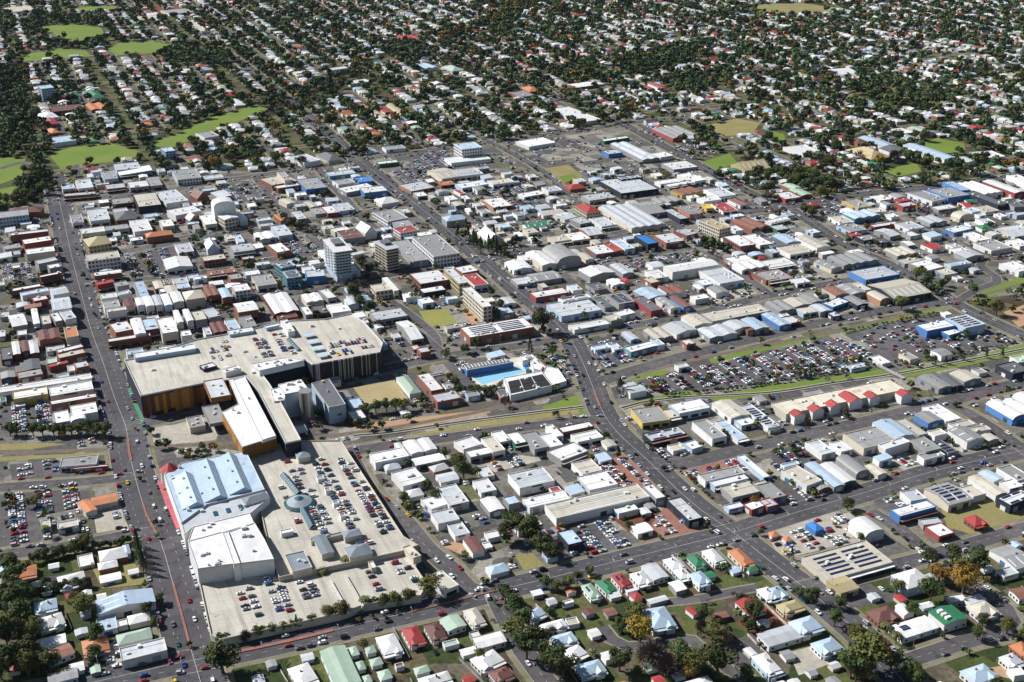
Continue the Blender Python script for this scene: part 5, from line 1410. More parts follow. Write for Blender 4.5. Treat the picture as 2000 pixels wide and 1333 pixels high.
def make_shell(root, t, w, d, h, rc, wc, steep=False, z0=0.0, wm=None, rm=None, house=False):
    """walls and roof of one building; returns the roof height function"""
    wm = wm or WALL[wc]; rm = rm or ROOF[rc]
    fn, rise = roof_fn(t, w, d, h, steep)
    X, Y = w/2, d/2; wb = MB(); rb = MB(); th = 0.18
    wb.box(-X, X, -Y, Y, z0, h, top=False)
    ov = 0.5 if house else 0.3
    if t == 'f':
        rb.face([(-X+0.25, -Y+0.25, h-0.3), (X-0.25, -Y+0.25, h-0.3), (X-0.25, Y-0.25, h-0.3), (-X+0.25, Y-0.25, h-0.3)])
        pb = MB(); top = h + 0.25
        for a, b, c, e in ((-X-0.05, X+0.05, -Y-0.05, -Y+0.25), (-X-0.05, X+0.05, Y-0.25, Y+0.05), (-X-0.05, -X+0.25, -Y+0.25, Y-0.25), (X-0.25, X+0.05, -Y+0.25, Y-0.25)):
            pb.box(a, b, c, e, h-0.6, top)
        pb.build('parapet', wm, root)
    elif t == 's':
        z1 = h + rise
        wb.face([(-X, -Y, h), (X, -Y, h), (X, -Y, z1)]); wb.face([(-X, Y, h), (X, Y, h), (X, Y, z1)]); wb.face([(X, -Y, h), (X, Y, h), (X, Y, z1), (X, -Y, z1)])
        rb.face([(-X-ov, -Y-ov, h+0.03), (X+ov, -Y-ov, z1+0.05), (X+ov, Y+ov, z1+0.05), (-X-ov, Y+ov, h+0.03)])
    elif t in 'GgmV':
        if t == 'G': xs = [-X-ov, 0, X+ov]
        elif t == 'g': xs = [-Y-ov, 0, Y+ov]
        elif t == 'm':
            n = max(2, round(w/11)); xs = [-X + w*i/(2*n) for i in range(2*n+1)]
        else: xs = [-X + w*i/12 for i in range(13)]
        f1 = (lambda q: fn(0, q)) if t == 'g' else (lambda q: fn(q, 0))
        L = X if t == 'g' else Y
        zs = [f1(q) - (0.16*ov if t in 'Gg' and abs(q) > (Y if t == 'g' else X) else 0) + 0.04 for q in xs]
        P = (lambda q, e, z: (e, q, z)) if t == 'g' else (lambda q, e, z: (q, e, z))
        for q0, q1, za, zb in zip(xs, xs[1:], zs, zs[1:]):
            rb.face([P(q0, -L-ov, za), P(q1, -L-ov, zb), P(q1, L+ov, zb), P(q0, L+ov, za)])
            rb.face([P(q0, -L-ov, za-th), P(q1, -L-ov, zb-th), P(q1, -L-ov, zb), P(q0, -L-ov, za)])
        for e in (-L, L):
            for q0, q1 in zip(xs, xs[1:]):
                q0c = max(-(Y if t == 'g' else X), q0); q1c = min((Y if t == 'g' else X), q1)
                wb.face([P(q0c, e, h-0.02), P(q1c, e, h-0.02), P(q1c, e, f1(q1c)), P(q0c, e, f1(q0c))])
    else:
        o2 = ov; m = min(w, d)/2; zr = h + rise; zb = h - 0.12
        if d >= w: a, b = (0, -(Y-m), zr), (0, Y-m, zr)
        else: a, b = (-(X-m), 0, zr), (X-m, 0, zr)
        c = [(-X-o2, -Y-o2, zb), (X+o2, -Y-o2, zb), (X+o2, Y+o2, zb), (-X-o2, Y+o2, zb)]
        if d >= w: fs = [(c[0], c[1], a), (c[1], c[2], b, a), (c[2], c[3], b), (c[3], c[0], a, b)]
        else: fs = [(c[0], c[1], b, a), (c[1], c[2], b), (c[2], c[3], a, b), (c[3], c[0], a)]
        for q in fs: rb.face(list(q))
    wo = wb.build('wall', wm, root); ro = rb.build('roof', rm, root)
    return fn, ro, wo
def patch(name, m, parent, fn, x0, x1, y0, y1, up=0.1, thick=0.1):
    b = MB(); c = [(x0, y0), (x1, y0), (x1, y1), (x0, y1)]
    z = [fn(x, y) + up for x, y in c]; n = len(b.v)
    b.v += [(x, y, q) for (x, y), q in zip(c, z)] + [(x, y, q + thick) for (x, y), q in zip(c, z)]
    for f in ((0,1,5,4), (1,2,6,5), (2,3,7,6), (3,0,4,7), (4,5,6,7)): b.f.append(f); b.m.append(0)
    return b.build(name, m, parent)
SKYL = simple('skylight_sheet', (0.62, 0.66, 0.66), 0.35, 0.4)

def kind_of(t, w, d, h, fl, place):
    A = w*d
    cbd = place in (0, 1, 2, 3, 4, 5, 8, 9, 10)
    if 't' in fl: return 'church'
    if 'b' in fl and h >= 9: return 'office_building'
    if t == 'h': return 'villa' if A < 420 else 'hall'
    if t in 'GmVg' and A > 330 and not cbd: return 'warehouse'
    if A > 1300: return 'store_building'
    if cbd: return 'shop'
    if A < 150: return 'shed'
    if t in 'GmVg': return 'workshop'
    return 'showroom' if h >= 6.5 else 'shop' if place % 2 else 'workshop'
KW = {'office_building': 'office building', 'store_building': 'store building'}
TN = {'f': 'flat-roofed', 's': 'slant-roofed', 'G': 'gabled', 'g': 'gabled', 'm': 'multi-gabled', 'V': 'vaulted', 'h': 'hip-roofed'}

BL = []
for r in rows(BUILDINGS):
    h, t, rc, wc, cx, cy, a, w, d, pl, fl = r.split()
    b = dict(h=float(h), t=t, rc=rc, wc=wc, x=float(cx), y=float(cy), a=math.radians(float(a)), w=float(w), d=float(d), pl=int(pl), fl='' if fl == '-' else fl)
    b['kind'] = kind_of(t, b['w'], b['d'], b['h'], b['fl'], b['pl'])
    b['short'] = CN[rc] + ' ' + TN[t] + ' ' + KW.get(b['kind'], b['kind'])
    BL.append(b)
for i, b in enumerate(BL):      # things may not sit inside each other: shrink the later of two overlapping plans
    for c in BL[max(0, i-14):i]:
        dx, dy = b['x']-c['x'], b['y']-c['y']
        ca, sa = math.cos(c['a']), math.sin(c['a'])
        lx, ly = dx*ca + dy*sa, -dx*sa + dy*ca
        ox = (b['w']+c['w'])/2 - abs(lx); oy = (b['d']+c['d'])/2 - abs(ly)
        if ox > 0 and oy > 0:
            if ox < oy:
                cut = min(ox + 0.15, b['w']*0.45); b['w'] -= cut; s_ = math.copysign(cut/2, lx); b['x'] += ca*s_; b['y'] += sa*s_
            else:
                cut = min(oy + 0.15, b['d']*0.45); b['d'] -= cut; s_ = math.copysign(cut/2, ly); b['x'] -= sa*s_; b['y'] += ca*s_
cnt = {}
for b in BL:
    A = b['w']*b['d']; k = b['w']/b['d']
    size = 'huge' if A > 2600 else 'large' if A > 1300 else 'small' if A < 180 else ''
    if not size: size = 'long' if (k > 2.2 or k < 0.4) else 'low' if b['h'] < 5.5 else 'tall' if b['h'] >= 10 else ''
    ex = 'and solar panels ' if 's' in b['fl'] else 'and skylights ' if 'k' in b['fl'] else ''
    wl_ = '' if CN[b['wc']] == CN[b['rc']] else 'with ' + CN[b['wc']] + ' walls '
    b['lab'] = ((size + ' ') if size else '') + b['short'] + ' ' + (wl_ + ex if wl_ else ex.replace('and', 'with')) + PLACES[b['pl']]
    cnt[b['lab']] = cnt.get(b['lab'], 0) + 1
base = {}
for b in BL: base[b['lab']] = base.get(b['lab'], 0) + 1
for b in BL:
    if base[b['lab']] > 1:
        near = sorted((c for c in BL if c is not b), key=lambda c: (c['x']-b['x'])**2 + (c['y']-b['y'])**2)[:5]
        for c in near:
            nl = b['short'] + ' next to the ' + CN[c['rc']] + ' ' + TN[c['t']] + ' ' + KW.get(c['kind'], c['kind']) + ' ' + PLACES[b['pl']]
            if nl not in cnt and len(nl.split()) <= 16 and c['short'] != b['short']:
                cnt[nl] = 1; b['lab'] = nl; break
def trim(b, lab):
    if len(lab.split()) <= 16: return lab
    lab = b['short'] + lab[lab.index(b['short']) + len(b['short']):]
    if len(lab.split()) > 16: lab = b['short'] + ' ' + ('with ' + CN[b['wc']] + ' walls ' if len(PLACES[b['pl']].split()) + len(b['short'].split()) <= 13 else '') + PLACES[b['pl']]
    if len(lab.split()) > 16: lab = b['short'] + ' ' + PLACES[b['pl']]
    return lab
for b in BL: b['lab'] = trim(b, b['lab'])
final = {}
for b in BL: final[b['lab']] = final.get(b['lab'], 0) + 1

def dress(b, root, fn, ro):
    """roof plant, skylights, doors, windows"""
    R = random.Random(int(b['x']*7 + b['y']*13)); t, w, d, h, fl = b['t'], b['w'], b['d'], b['h'], b['fl']
    A = w*d; dist = b['y']; far = dist > 1500
    if 's' in fl:
        nr = max(2, min(9, int(d*0.6/2.6)))
        for sx in ((-0.40, -0.04), (0.04, 0.40)) if w > 16 else ((-0.36, 0.36),):
            for j in range(nr):
                y = -d*0.32 + j*d*0.64/max(1, nr-1)
                patch('solar_panel', SOLAR, root, fn, w*sx[0], w*sx[1], y - 0.75, y + 0.75, 0.25, 0.08)
    if 'k' in fl or (t in 'Gg' and A > 260 and R.random() < 0.55) or (t == 'm' and R.random() < 0.4):
        n = max(3, min(7, int((w if t == 'g' else d)/7)))
        if t == 'G' or t == 'V':
            for j in range(n):
                y = -d*0.4 + d*0.8*j/(n-1); patch('skylight', SKYL, root, fn, -w*0.42, -w*0.10, y-0.5, y+0.5, 0.05, 0.05)
        elif t == 'g':
            for j in range(n):
                x = -w*0.4 + w*0.8*j/(n-1); patch('skylight', SKYL, root, fn, x-0.5, x+0.5, -d*0.42, -d*0.10, 0.05, 0.05)
        elif t == 'f':
            for j in range(n):
                y = -d*0.38 + d*0.76*j/(n-1); patch('skylight', SKYL, root, fn, -w*0.3, w*0.3, y-0.45, y+0.45, 0.05, 0.1)
    if t == 'f' and A > 220 and 'x' not in fl and not far:
        for j in range(1 if A < 900 else 2):
            y = d*R.uniform(-0.3, 0.3); patch('ridge_cap', RIDGE, root, fn, -w/2+0.3, w/2-0.3, y-0.22, y+0.22, 0.02, 0.12)
    if 'x' not in fl and t == 'f':
        n = 0 if A < 90 else min(7, 1 + int(A/260)); n = n if not far else min(n, 2)
        for j in range(n):
            x, y = w*R.uniform(-0.38, 0.38), d*R.uniform(-0.38, 0.38); q = R.uniform(1.3, 2.6)
            add_obj('ac_unit', FAN_ME if R.random() < 0.5 else AC_ME, root, (x, y, h-0.29), R.choice((0, 1.57)), (q, q*R.uniform(0.6, 1.1), R.uniform(0.9, 1.7)))
    elif 'x' not in fl and t in 'GgmV' and A > 300 and not far:
        for j in range(2):
            x, y = (0, d*R.uniform(-0.35, 0.35)) if t in 'GV' else (w*R.uniform(-0.35, 0.35), 0) if t == 'g' else (w*R.uniform(-0.3, 0.3), d*R.uniform(-0.3, 0.3))
            add_obj('roof_vent', PLANT_ME, root, (x, y, fn(x, y) - 0.1), 0, (0.8, 0.8, 0.9))
    if far and 'b' not in fl: return
    if 'b' in fl:
        st = max(1, int(h/3.3)); fh = h/st
        for side in ('n', 'l'):
            L = w if side == 'n' else d; n = max(2, min(14, int(L/3.4)))
            for s_ in range(st):
                for j in range(n):
                    q = -L/2 + (j+0.5)*L/n; z = s_*fh + 0.9
                    if side == 'n': add_obj('window', WIN_ME, root, (q, -d/2 - 0.02, z), 0, (L/n*0.62, 0.16, fh*0.5))
                    else: add_obj('window', WIN_ME, root, (-w/2 - 0.02, q, z), 0, (0.16, L/n*0.62, fh*0.5))
    elif b['kind'] == 'shop':
        n = max(1, min(4, int(w/7)))
        for j in range(n):
            q = -w/2 + (j+0.5)*w/n; add_obj('shop_window', SHOPW_ME, root, (q, -d/2 - 0.02, 0.4), 0, (w/n*0.7, 0.14, 2.4))
        if 'n' in fl or R.random() < 0.3:
            bb = MB(); bb.box(-w/2, w/2, -d/2 - 2.6, -d/2 - 0.05, 3.3, 3.55, bottom=True); bb.build('awning', ROOF[R.choice('wlgbz')], root)
    elif b['kind'] in ('warehouse', 'workshop', 'showroom', 'store_building', 'shed'):
        if R.random() < 0.4 and w > 9 and t in 'fgm':
            sw = min(w*0.5, R.uniform(5, 12)); sx = w*R.uniform(-0.2, 0.2); bb = MB(); bb.box(sx - sw/2, sx + sw/2, -d/2 - 0.2, -d/2 - 0.06, h - 1.5, h - 0.35, bottom=True); bb.build('sign_panel', WALL[R.choice('wwruyeca')], root)
        n = max(1, min(5, int(w/9)))
        for j in range(n):
            q = -w/2 + (j+0.5)*w/n
            if R.random() < 0.75: add_obj('roller_door', DOOR_ME[R.randrange(4)], root, (q, -d/2 - 0.02, 0.05), 0, (min(4.5, w/n*0.6), 0.14, min(h-1.2, R.uniform(3.0, 4.0))))
        n = max(1, min(4, int(d/12)))
        for j in range(n):
            q = -d/2 + (j+0.5)*d/n
            if R.random() < 0.5: add_obj('roller_door', DOOR_ME[R.randrange(4)], root, (-w/2 - 0.02, q, 0.05), 0, (0.14, min(4.0, d/n*0.5), min(h-1.4, 3.2)))

for i, b in enumerate(BL):
    mark(rpoly(b['x'], b['y'], b['a'], b['w'], b['d']), 2)
    b['h'] += ((i*37) % 11 - 5)*0.06
    root = empty(b['kind'], (b['x'], b['y'], 0), b['a'])
    grp = None
    if final[b['lab']] > 1: grp = 'alike ' + b['short'] + 's ' + PLACES[b['pl']]
    tag(root, b['lab'], KW.get(b['kind'], b['kind']), grp)
    fn, ro, wo = make_shell(root, b['t'], b['w'], b['d'], b['h'], b['rc'], b['wc'], 't' in b['fl'])
    dress(b, root, fn, ro)

def inside(p, x, y):
    ins = False; n = len(p)
    for i in range(n):
        (x1, y1), (x2, y2) = p[i], p[(i+1) % n]
        if (y1 > y) != (y2 > y) and x < (x2-x1)*(y-y1)/(y2-y1) + x1: ins = not ins
    return ins

# ------------------------------------------------------------------ shopping centre, pool, special blocks
SP_ROOT = {}
def special(key, name, label, cat, pt):
    SP_ROOT[key] = tag(empty(name, (pt[0], pt[1], 0)), label, cat); return SP_ROOT[key]
P_ = POINTS
special('N', 'shopping_centre', 'rooftop car park block of the shopping centre with orange and dark fin walls', 'shopping centre', (-130, 950))
special('S', 'shopping_centre', 'wide low shopping centre with pale blue market roof, glass dome and roof parking', 'shopping centre', (-170, 640))
special('P', 'swimming_centre', 'swimming centre with blue outdoor pool and white indoor hall', 'swimming pool', (0, 880))
special('R', 'retail_centre', 'long cream retail centre with six red entry gables beside the creek', 'retail centre', (330, 850))
special('H', 'hotel_tower', 'tall white hotel tower with glass balconies and overhanging roof on podium', 'hotel', P_['tower_n'])
special('K', 'hotel_block', 'orange brick seven-storey hotel block near the white tower', 'hotel', (-120, 1160))
FINM = simple('dark_fin', (0.055, 0.045, 0.045), 0.5); FINL = surf_mat('pale_fin', (0.5, 0.47, 0.42), 0.6, 0.3, 0.2, 0.3, False)
ORP = [surf_mat('orange_panel_%d' % i, c, 0.6, 0.3, 0.15, 0.15, False) for i, c in enumerate(((0.26, 0.10, 0.02), (0.16, 0.06, 0.015), (0.38, 0.17, 0.03), (0.08, 0.035, 0.015)))]
for r in rows(MALL):
    key, nm, z0, z1, rc, wc, s = r.split('|'); z0, z1 = float(z0), float(z1); p = pts2(s); root = SP_ROOT[key]
    q = [(x - root.location.x, y - root.location.y) for x, y in p]; mark(p, 2)
    bm = MB(); bm.prism(q, z0 + (0.0 if z0 == 0 else 0.02), z1 + 0.0, top=False); wo = bm.build(nm, WALL[wc], root)
    bm = MB(); bm.face([(x, y, z1 - (0.02 if z1 > 1 else 0)) for x, y in q]); bm.build('roof_deck' if 'deck' in nm else 'roof', ROOF[rc] if rc != 'D' else DECKM, wo)
    if z1 > 3 and nm != 'lower_deck' and nm != 'upper_deck':
        R = random.Random(int(z1*10 + q[0][0])); xs = [v[0] for v in q]; ys = [v[1] for v in q]; todo = 26 if 'deck' in nm else 16
        while todo:
            todo -= 1; x, y = R.uniform(min(xs), max(xs)), R.uniform(min(ys), max(ys))
            if inside(q, x, y) and inside(q, x + 2, y + 2) and inside(q, x - 2, y - 2): e = R.uniform(1.2, 3.2); add_obj('ac_unit', R.choice((FAN_ME, AC_ME)), wo, (x, y, z1 - 0.01), AXIS, (e, e*R.uniform(0.5, 1.0), R.uniform(1.0, 1.9)))
    if z1 > 3:      # parapet
        bm = MB(); n = len(q)
        area = sum(q[i][0]*q[(i+1) % n][1] - q[(i+1) % n][0]*q[i][1] for i in range(n)); sg = 1 if area > 0 else -1
        for i in range(n):
            (x0, y0), (x1, y1) = q[i], q[(i+1) % n]; L = math.hypot(x1-x0, y1-y0) or 1; nx, ny = -(y1-y0)/L*0.3*sg, (x1-x0)/L*0.3*sg
            bm.prism([(x0, y0), (x1, y1), (x1+nx, y1+ny), (x0+nx, y0+ny)], z1 - 0.5, z1 + (1.0 if 'deck' in nm else 0.45) + 0.003*i)
        bm.build('parapet', WALL['c' if key == 'S' and 'deck' in nm else 'w'], wo)
for r in rows(MALL_BOXES):
    key, nm, z0, h, t, rc, wc, q = r.split('|'); z0, h = float(z0), float(h); cx, cy, a, w, d = (float(v) for v in q.split()); root = SP_ROOT[key]
    if key in 'HK': continue
    sub = empty(nm, (cx - root.location.x, cy - root.location.y, 0), math.radians(a)); sub.parent = root
    if z0 == 0: mark(rpoly(cx, cy, math.radians(a), w, d), 2)
    h2 = h
    fn, rise = roof_fn(t, w, d, h2, nm == 'entry_gable')
    if nm == 'gabled_roof':          # long sunny slope, short steep one
        bm = MB(); X, Y, rx, zr = w/2, d/2, w*0.2, h + 3.4
        bm.face([(-X, -Y, h), (rx, -Y, zr), (rx, Y, zr), (-X, Y, h)]); bm.face([(X, -Y, h), (rx, -Y, zr), (rx, Y, zr), (X, Y, h)]); bm.build('roof', ROOF['v'], sub)
        bm = MB()
        for y_ in (-Y + 0.1, Y - 0.1): bm.face([(-X, y_, h), (X, y_, h), (rx, y_, zr - 0.05)])
        bm.box(-X, X, -Y + 0.1, Y - 0.1, z0, h - 0.02, top=False); bm.build('wall', WALL['v'], sub)
        for j in range(3): add_obj('roof_vent', PLANT_ME, sub, (0, d*(-0.3 + 0.3*j), h + 2.2), 0, (1.2, 1.2, 1.2))
        continue
    if nm == 'entry_gable':
        make_shell(sub, 'G', w, d, h2 - 2.2, rc, wc, 'gable')
    else:
        make_shell(sub, t, w, d, h2, rc, wc, False, z0, house=(t == 'h'))
    R = random.Random(int(cx*3)); 
    if t == 'f' and w*d > 60:
        for j in range(3 if w*d < 500 else 8): add_obj('ac_unit', FAN_ME, sub, (w*R.uniform(-.35, .35), d*R.uniform(-.35, .35), h2 - 0.29), 0, (2, 1.6, 1.3))
    if nm == 'main_block':
        for j in range(10):
            x = w*(-0.45 + 0.1*j); patch('roof_seam', RIDGE, sub, lambda x, y: h2 - 0.3, x - 0.2, x + 0.2, -d/2 + 0.4, d/2 - 0.4, 0.02, 0.1)
S = SP_ROOT['S']; N = SP_ROOT['N']
def rel(root, p): return (p[0] - root.location.x, p[1] - root.location.y)
for j in range(3):
    c = rel(S, P_['ts%d' % j]); bm = MB(); bm.box(-1.3, 1.3, -2.6, 2.6, 12.0, 12.5); bm.build('skylight', TEAL, S, loc=(c[0], c[1], 0), rz=AXIS)
# red hexagonal rotunda
bm = MB(); k = 8; c = rel(S, P_['rotunda'])
bm.prism([(c[0] + 6.3*math.cos(2*math.pi*i/k), c[1] + 6.3*math.sin(2*math.pi*i/k)) for i in range(k)], 0, 12.5, top=False); ro = bm.build('rotunda', WALL['w'], S)
bm = MB()
for i in range(k):
    a0, a1 = 2*math.pi*i/k, 2*math.pi*(i+1)/k
    bm.face([(c[0] + 7*math.cos(a0), c[1] + 7*math.sin(a0), 12.3), (c[0] + 7*math.cos(a1), c[1] + 7*math.sin(a1), 12.3), (c[0], c[1], 17.5)])
bm.build('rotunda_roof', ROOF['r'], ro)
# red street awning in panels
a0, a1 = rel(S, P_['awn0']), rel(S, P_['awn1']); ang = math.atan2(a1[1]-a0[1], a1[0]-a0[0]); L = math.hypot(a1[0]-a0[0], a1[1]-a0[1])
REDA = surf_mat('red_awning', (0.45, 0.10, 0.12), 0.7, 0.2, 0.2, 0.2, False)
for j in range(12):
    t = (j + 0.5)/12; bm = MB(); bm.box(-L/24 + 0.06, L/24 - 0.06, -1.7, 1.7, 3.6, 3.9, bottom=True)
    bm.build('awning', REDA, S, loc=(a0[0] + (a1[0]-a0[0])*t, a0[1] + (a1[1]-a0[1])*t, 0), rz=ang)
# glazed galleria and dome
def galleria(root, p0, p1, w, z, hgt, m, name='glass_gallery', n=10):
    p0, p1 = rel(root, p0), rel(root, p1); ang = math.atan2(p1[1]-p0[1], p1[0]-p0[0]); L = math.hypot(p1[0]-p0[0], p1[1]-p0[1])
    g = empty(name, ((p0[0]+p1[0])/2, (p0[1]+p1[1])/2, z), ang); g.parent = root
    bm = MB(); bm.box(-L/2, L/2, -w/2, w/2, 0, hgt*0.45, top=False); bm.build('side_wall', WALL['g'], g)
    for j in range(n):
        x0, x1 = -L/2 + L*j/n + 0.05, -L/2 + L*(j+1)/n - 0.05; bm = MB()
        for s_ in (-1, 1): bm.face([(x0, s_*w/2, hgt*0.45), (x1, s_*w/2, hgt*0.45), (x1, 0, hgt), (x0, 0, hgt)])
        bm.build('glass_pane', m, g)
    for j in range(n+1):
        x = -L/2 + L*j/n; bm = MB()
        for s_ in (-1, 1): bm.face([(x-0.06, s_*(w/2+0.1), hgt*0.45), (x+0.06, s_*(w/2+0.1), hgt*0.45), (x+0.06, 0, hgt+0.05), (x-0.06, 0, hgt+0.05)])
        bm.build('glazing_bar', STEEL, g)
galleria(S, P_['sky0'], P_['sky1'], 4.4, 7, 3.2, TEAL); galleria(S, P_['sky2'], P_['sky3'], 4.4, 7, 3.2, TEAL); galleria(N, P_['nsky0'], P_['nsky1'], 3.5, 18, 2.0, TEAL, n=6)
dc = rel(S, P_['dome']); dm = empty('glass_dome', (dc[0], dc[1], 7)); dm.parent = S
k = 20
def ring(r0, z0, r1, z1, m, name, gap=0.0):
    for i in range(k):
        a0, a1 = 2*math.pi*(i+gap)/k, 2*math.pi*(i+1-gap)/k; b = MB()
        b.face([(r0*math.cos(a0), r0*math.sin(a0), z0), (r0*math.cos(a1), r0*math.sin(a1), z0), (r1*math.cos(a1), r1*math.sin(a1), z1), (r1*math.cos(a0), r1*math.sin(a0), z1)]); b.build(name, m, dm)
GZ = surf_mat('zinc_roof', (0.27, 0.30, 0.33), 0.5, 0.35, 0.2, 0.12, False)
ring(9.8, 0, 9.8, 1.4, WALL['g'], 'drum_wall'); ring(10.1, 1.4, 8.2, 2.1, TEAL, 'dome_pane', 0.04); ring(8.2, 2.1, 3.0, 4.2, GZ, 'zinc_panel'); ring(3.0, 4.2, 0.2, 5.4, TEAL, 'crown_pane')
# blue car shades, fins, orange panels, silver drum
for j in range(4):
    c = rel(N, P_['can%d' % j]); cs = empty('car_shade', (c[0], c[1], 18), AXIS); cs.parent = N
    bm = MB(); bm.box(-4.5, 4.5, -2.8, 2.8, 2.3, 2.5, bottom=True); bm.build('canopy', ROOF['v'], cs)
    for sx in (-3.8, 3.8):
        bm = MB(); bm.box(sx-0.12, sx+0.12, -0.12, 0.12, 0, 2.3); bm.build('post', STEEL, cs)
def facade(root, p0, p1, z0, z1, n, mats, name, depth):
    p0, p1 = rel(root, p0), rel(root, p1); ang = math.atan2(p1[1]-p0[1], p1[0]-p0[0]); L = math.hypot(p1[0]-p0[0], p1[1]-p0[1]); R = random.Random(n)
    for j in range(n):
        t = (j + 0.5)/n; b = MB(); wd = L/n*(0.45 if depth > 0.5 else 0.96); zt = z1 - (R.choice((0, 0, 0.8)) if depth < 0.5 else 0)
        b.box(-wd/2, wd/2, -depth, -0.03, z0 + R.choice((0, 0, 3.0)) if depth < 0.5 else z0, zt)
        b.build(name, R.choice(mats), root, loc=(p0[0] + (p1[0]-p0[0])*t, p0[1] + (p1[1]-p0[1])*t, 0), rz=ang)
facade(N, P_['fin0'], P_['fin1'], 1.0, 18.9, 44, [FINM, FINM, FINL], 'fin', 0.9)
facade(N, P_['op0'], P_['op1'], 0.5, 17.2, 16, ORP, 'orange_panel', 0.25)
facade(N, P_['bp0'], P_['bp1'], 10.5, 17.2, 10, [ORP[2], ORP[2], ORP[0]], 'orange_panel', 0.25)
c = rel(N, P_['drum']); k = 16; bm = MB(); bm.prism([(c[0] + 5*math.cos(2*math.pi*i/k), c[1] + 5*math.sin(2*math.pi*i/k)) for i in range(k)], 0, 23.5)
bm.build('steel_drum', simple('brushed_steel', (0.6, 0.57, 0.52), 0.35, 0.5, 0.8), N)
for j in range(5):
    t = 0.08 + 0.2*j; x = P_['bp0'][0] + (P_['bp1'][0]-P_['bp0'][0])*t + 6; y = P_['bp0'][1] + (P_['bp1'][1]-P_['bp0'][1])*t + 2; q = rel(N, (x, y))
    for e in (0, 14):
        bm = MB(); bm.box(q[0] + e - 0.7, q[0] + e + 0.7, q[1] + e*0.42 - 0.7, q[1] + e*0.42 + 0.7, 0, 9.0); bm.build('bridge_pier', WALL['d'], N)
# swimming pool
Pc = SP_ROOT['P']; WATER = new_mat('pool_water', 0.08, 0.5)
WATER[3].inputs['Base Color'].default_value = (0.27, 0.55, 0.68, 1); WATER = WATER[0]
WATER2 = simple('deep_pool_water', (0.02, 0.22, 0.62), 0.08, 0.5)
LANE = simple('lane_rope', (0.05, 0.12, 0.35), 0.5)
def quad(names, z, m, nm):
    q = [rel(Pc, P_[n_]) for n_ in names]; b = MB(); b.face([(x, y, z) for x, y in q]); return b.build(nm, m, Pc), q
po, q = quad(('pool_a', 'pool_b', 'pool_c', 'pool_d'), 0.34, WATER, 'pool')
for j in range(1, 8):
    t = j/8; a = (q[0][0] + (q[3][0]-q[0][0])*t, q[0][1] + (q[3][1]-q[0][1])*t); b_ = (q[1][0] + (q[2][0]-q[1][0])*t, q[1][1] + (q[2][1]-q[1][1])*t)
    bm = MB(); strip(bm, [a, b_], -0.14, 0.14, 0.37); bm.build('lane_rope', LANE, po)
quad(('kid_a', 'kid_b', 'kid_c', 'kid_d'), 0.36, WATER2, 'pool')
ha, hb, hc, hd = (rel(Pc, P_[n_]) for n_ in ('hall_a', 'hall_b', 'hall_c', 'hall_d'))
def bil(u, v):
    return tuple((ha[i]*(1-u) + hb[i]*u)*(1-v) + (hd[i]*(1-u) + hc[i]*u)*v for i in (0, 1))
for iu in range(3):
    for iv in range(2):
        u0, u1, v0, v1 = iu/3 + 0.012, (iu+1)/3 - 0.012, iv/2 + 0.02, (iv+1)/2 - 0.02
        bm = MB(); bm.prism([bil(u0, v0), bil(u1, v0), bil(u1, v1), bil(u0, v1)], 5.55, 5.8); bm.build('solar_mat', DARKM, Pc)
sa, sb = rel(Pc, P_['stand_a']), rel(Pc, P_['stand_b']); ang = math.atan2(sb[1]-sa[1], sb[0]-sa[0]); L = math.hypot(sb[0]-sa[0], sb[1]-sa[1])
for j in range(13):
    t = j/12; bm = MB(); bm.box(-0.2, 0.2, -4.5, 1.0, 6.02, 6.6); bm.build('roof_rib', WALL['w'], Pc, loc=(sa[0] + (sb[0]-sa[0])*t, sa[1] + (sb[1]-sa[1])*t, 0), rz=ang)
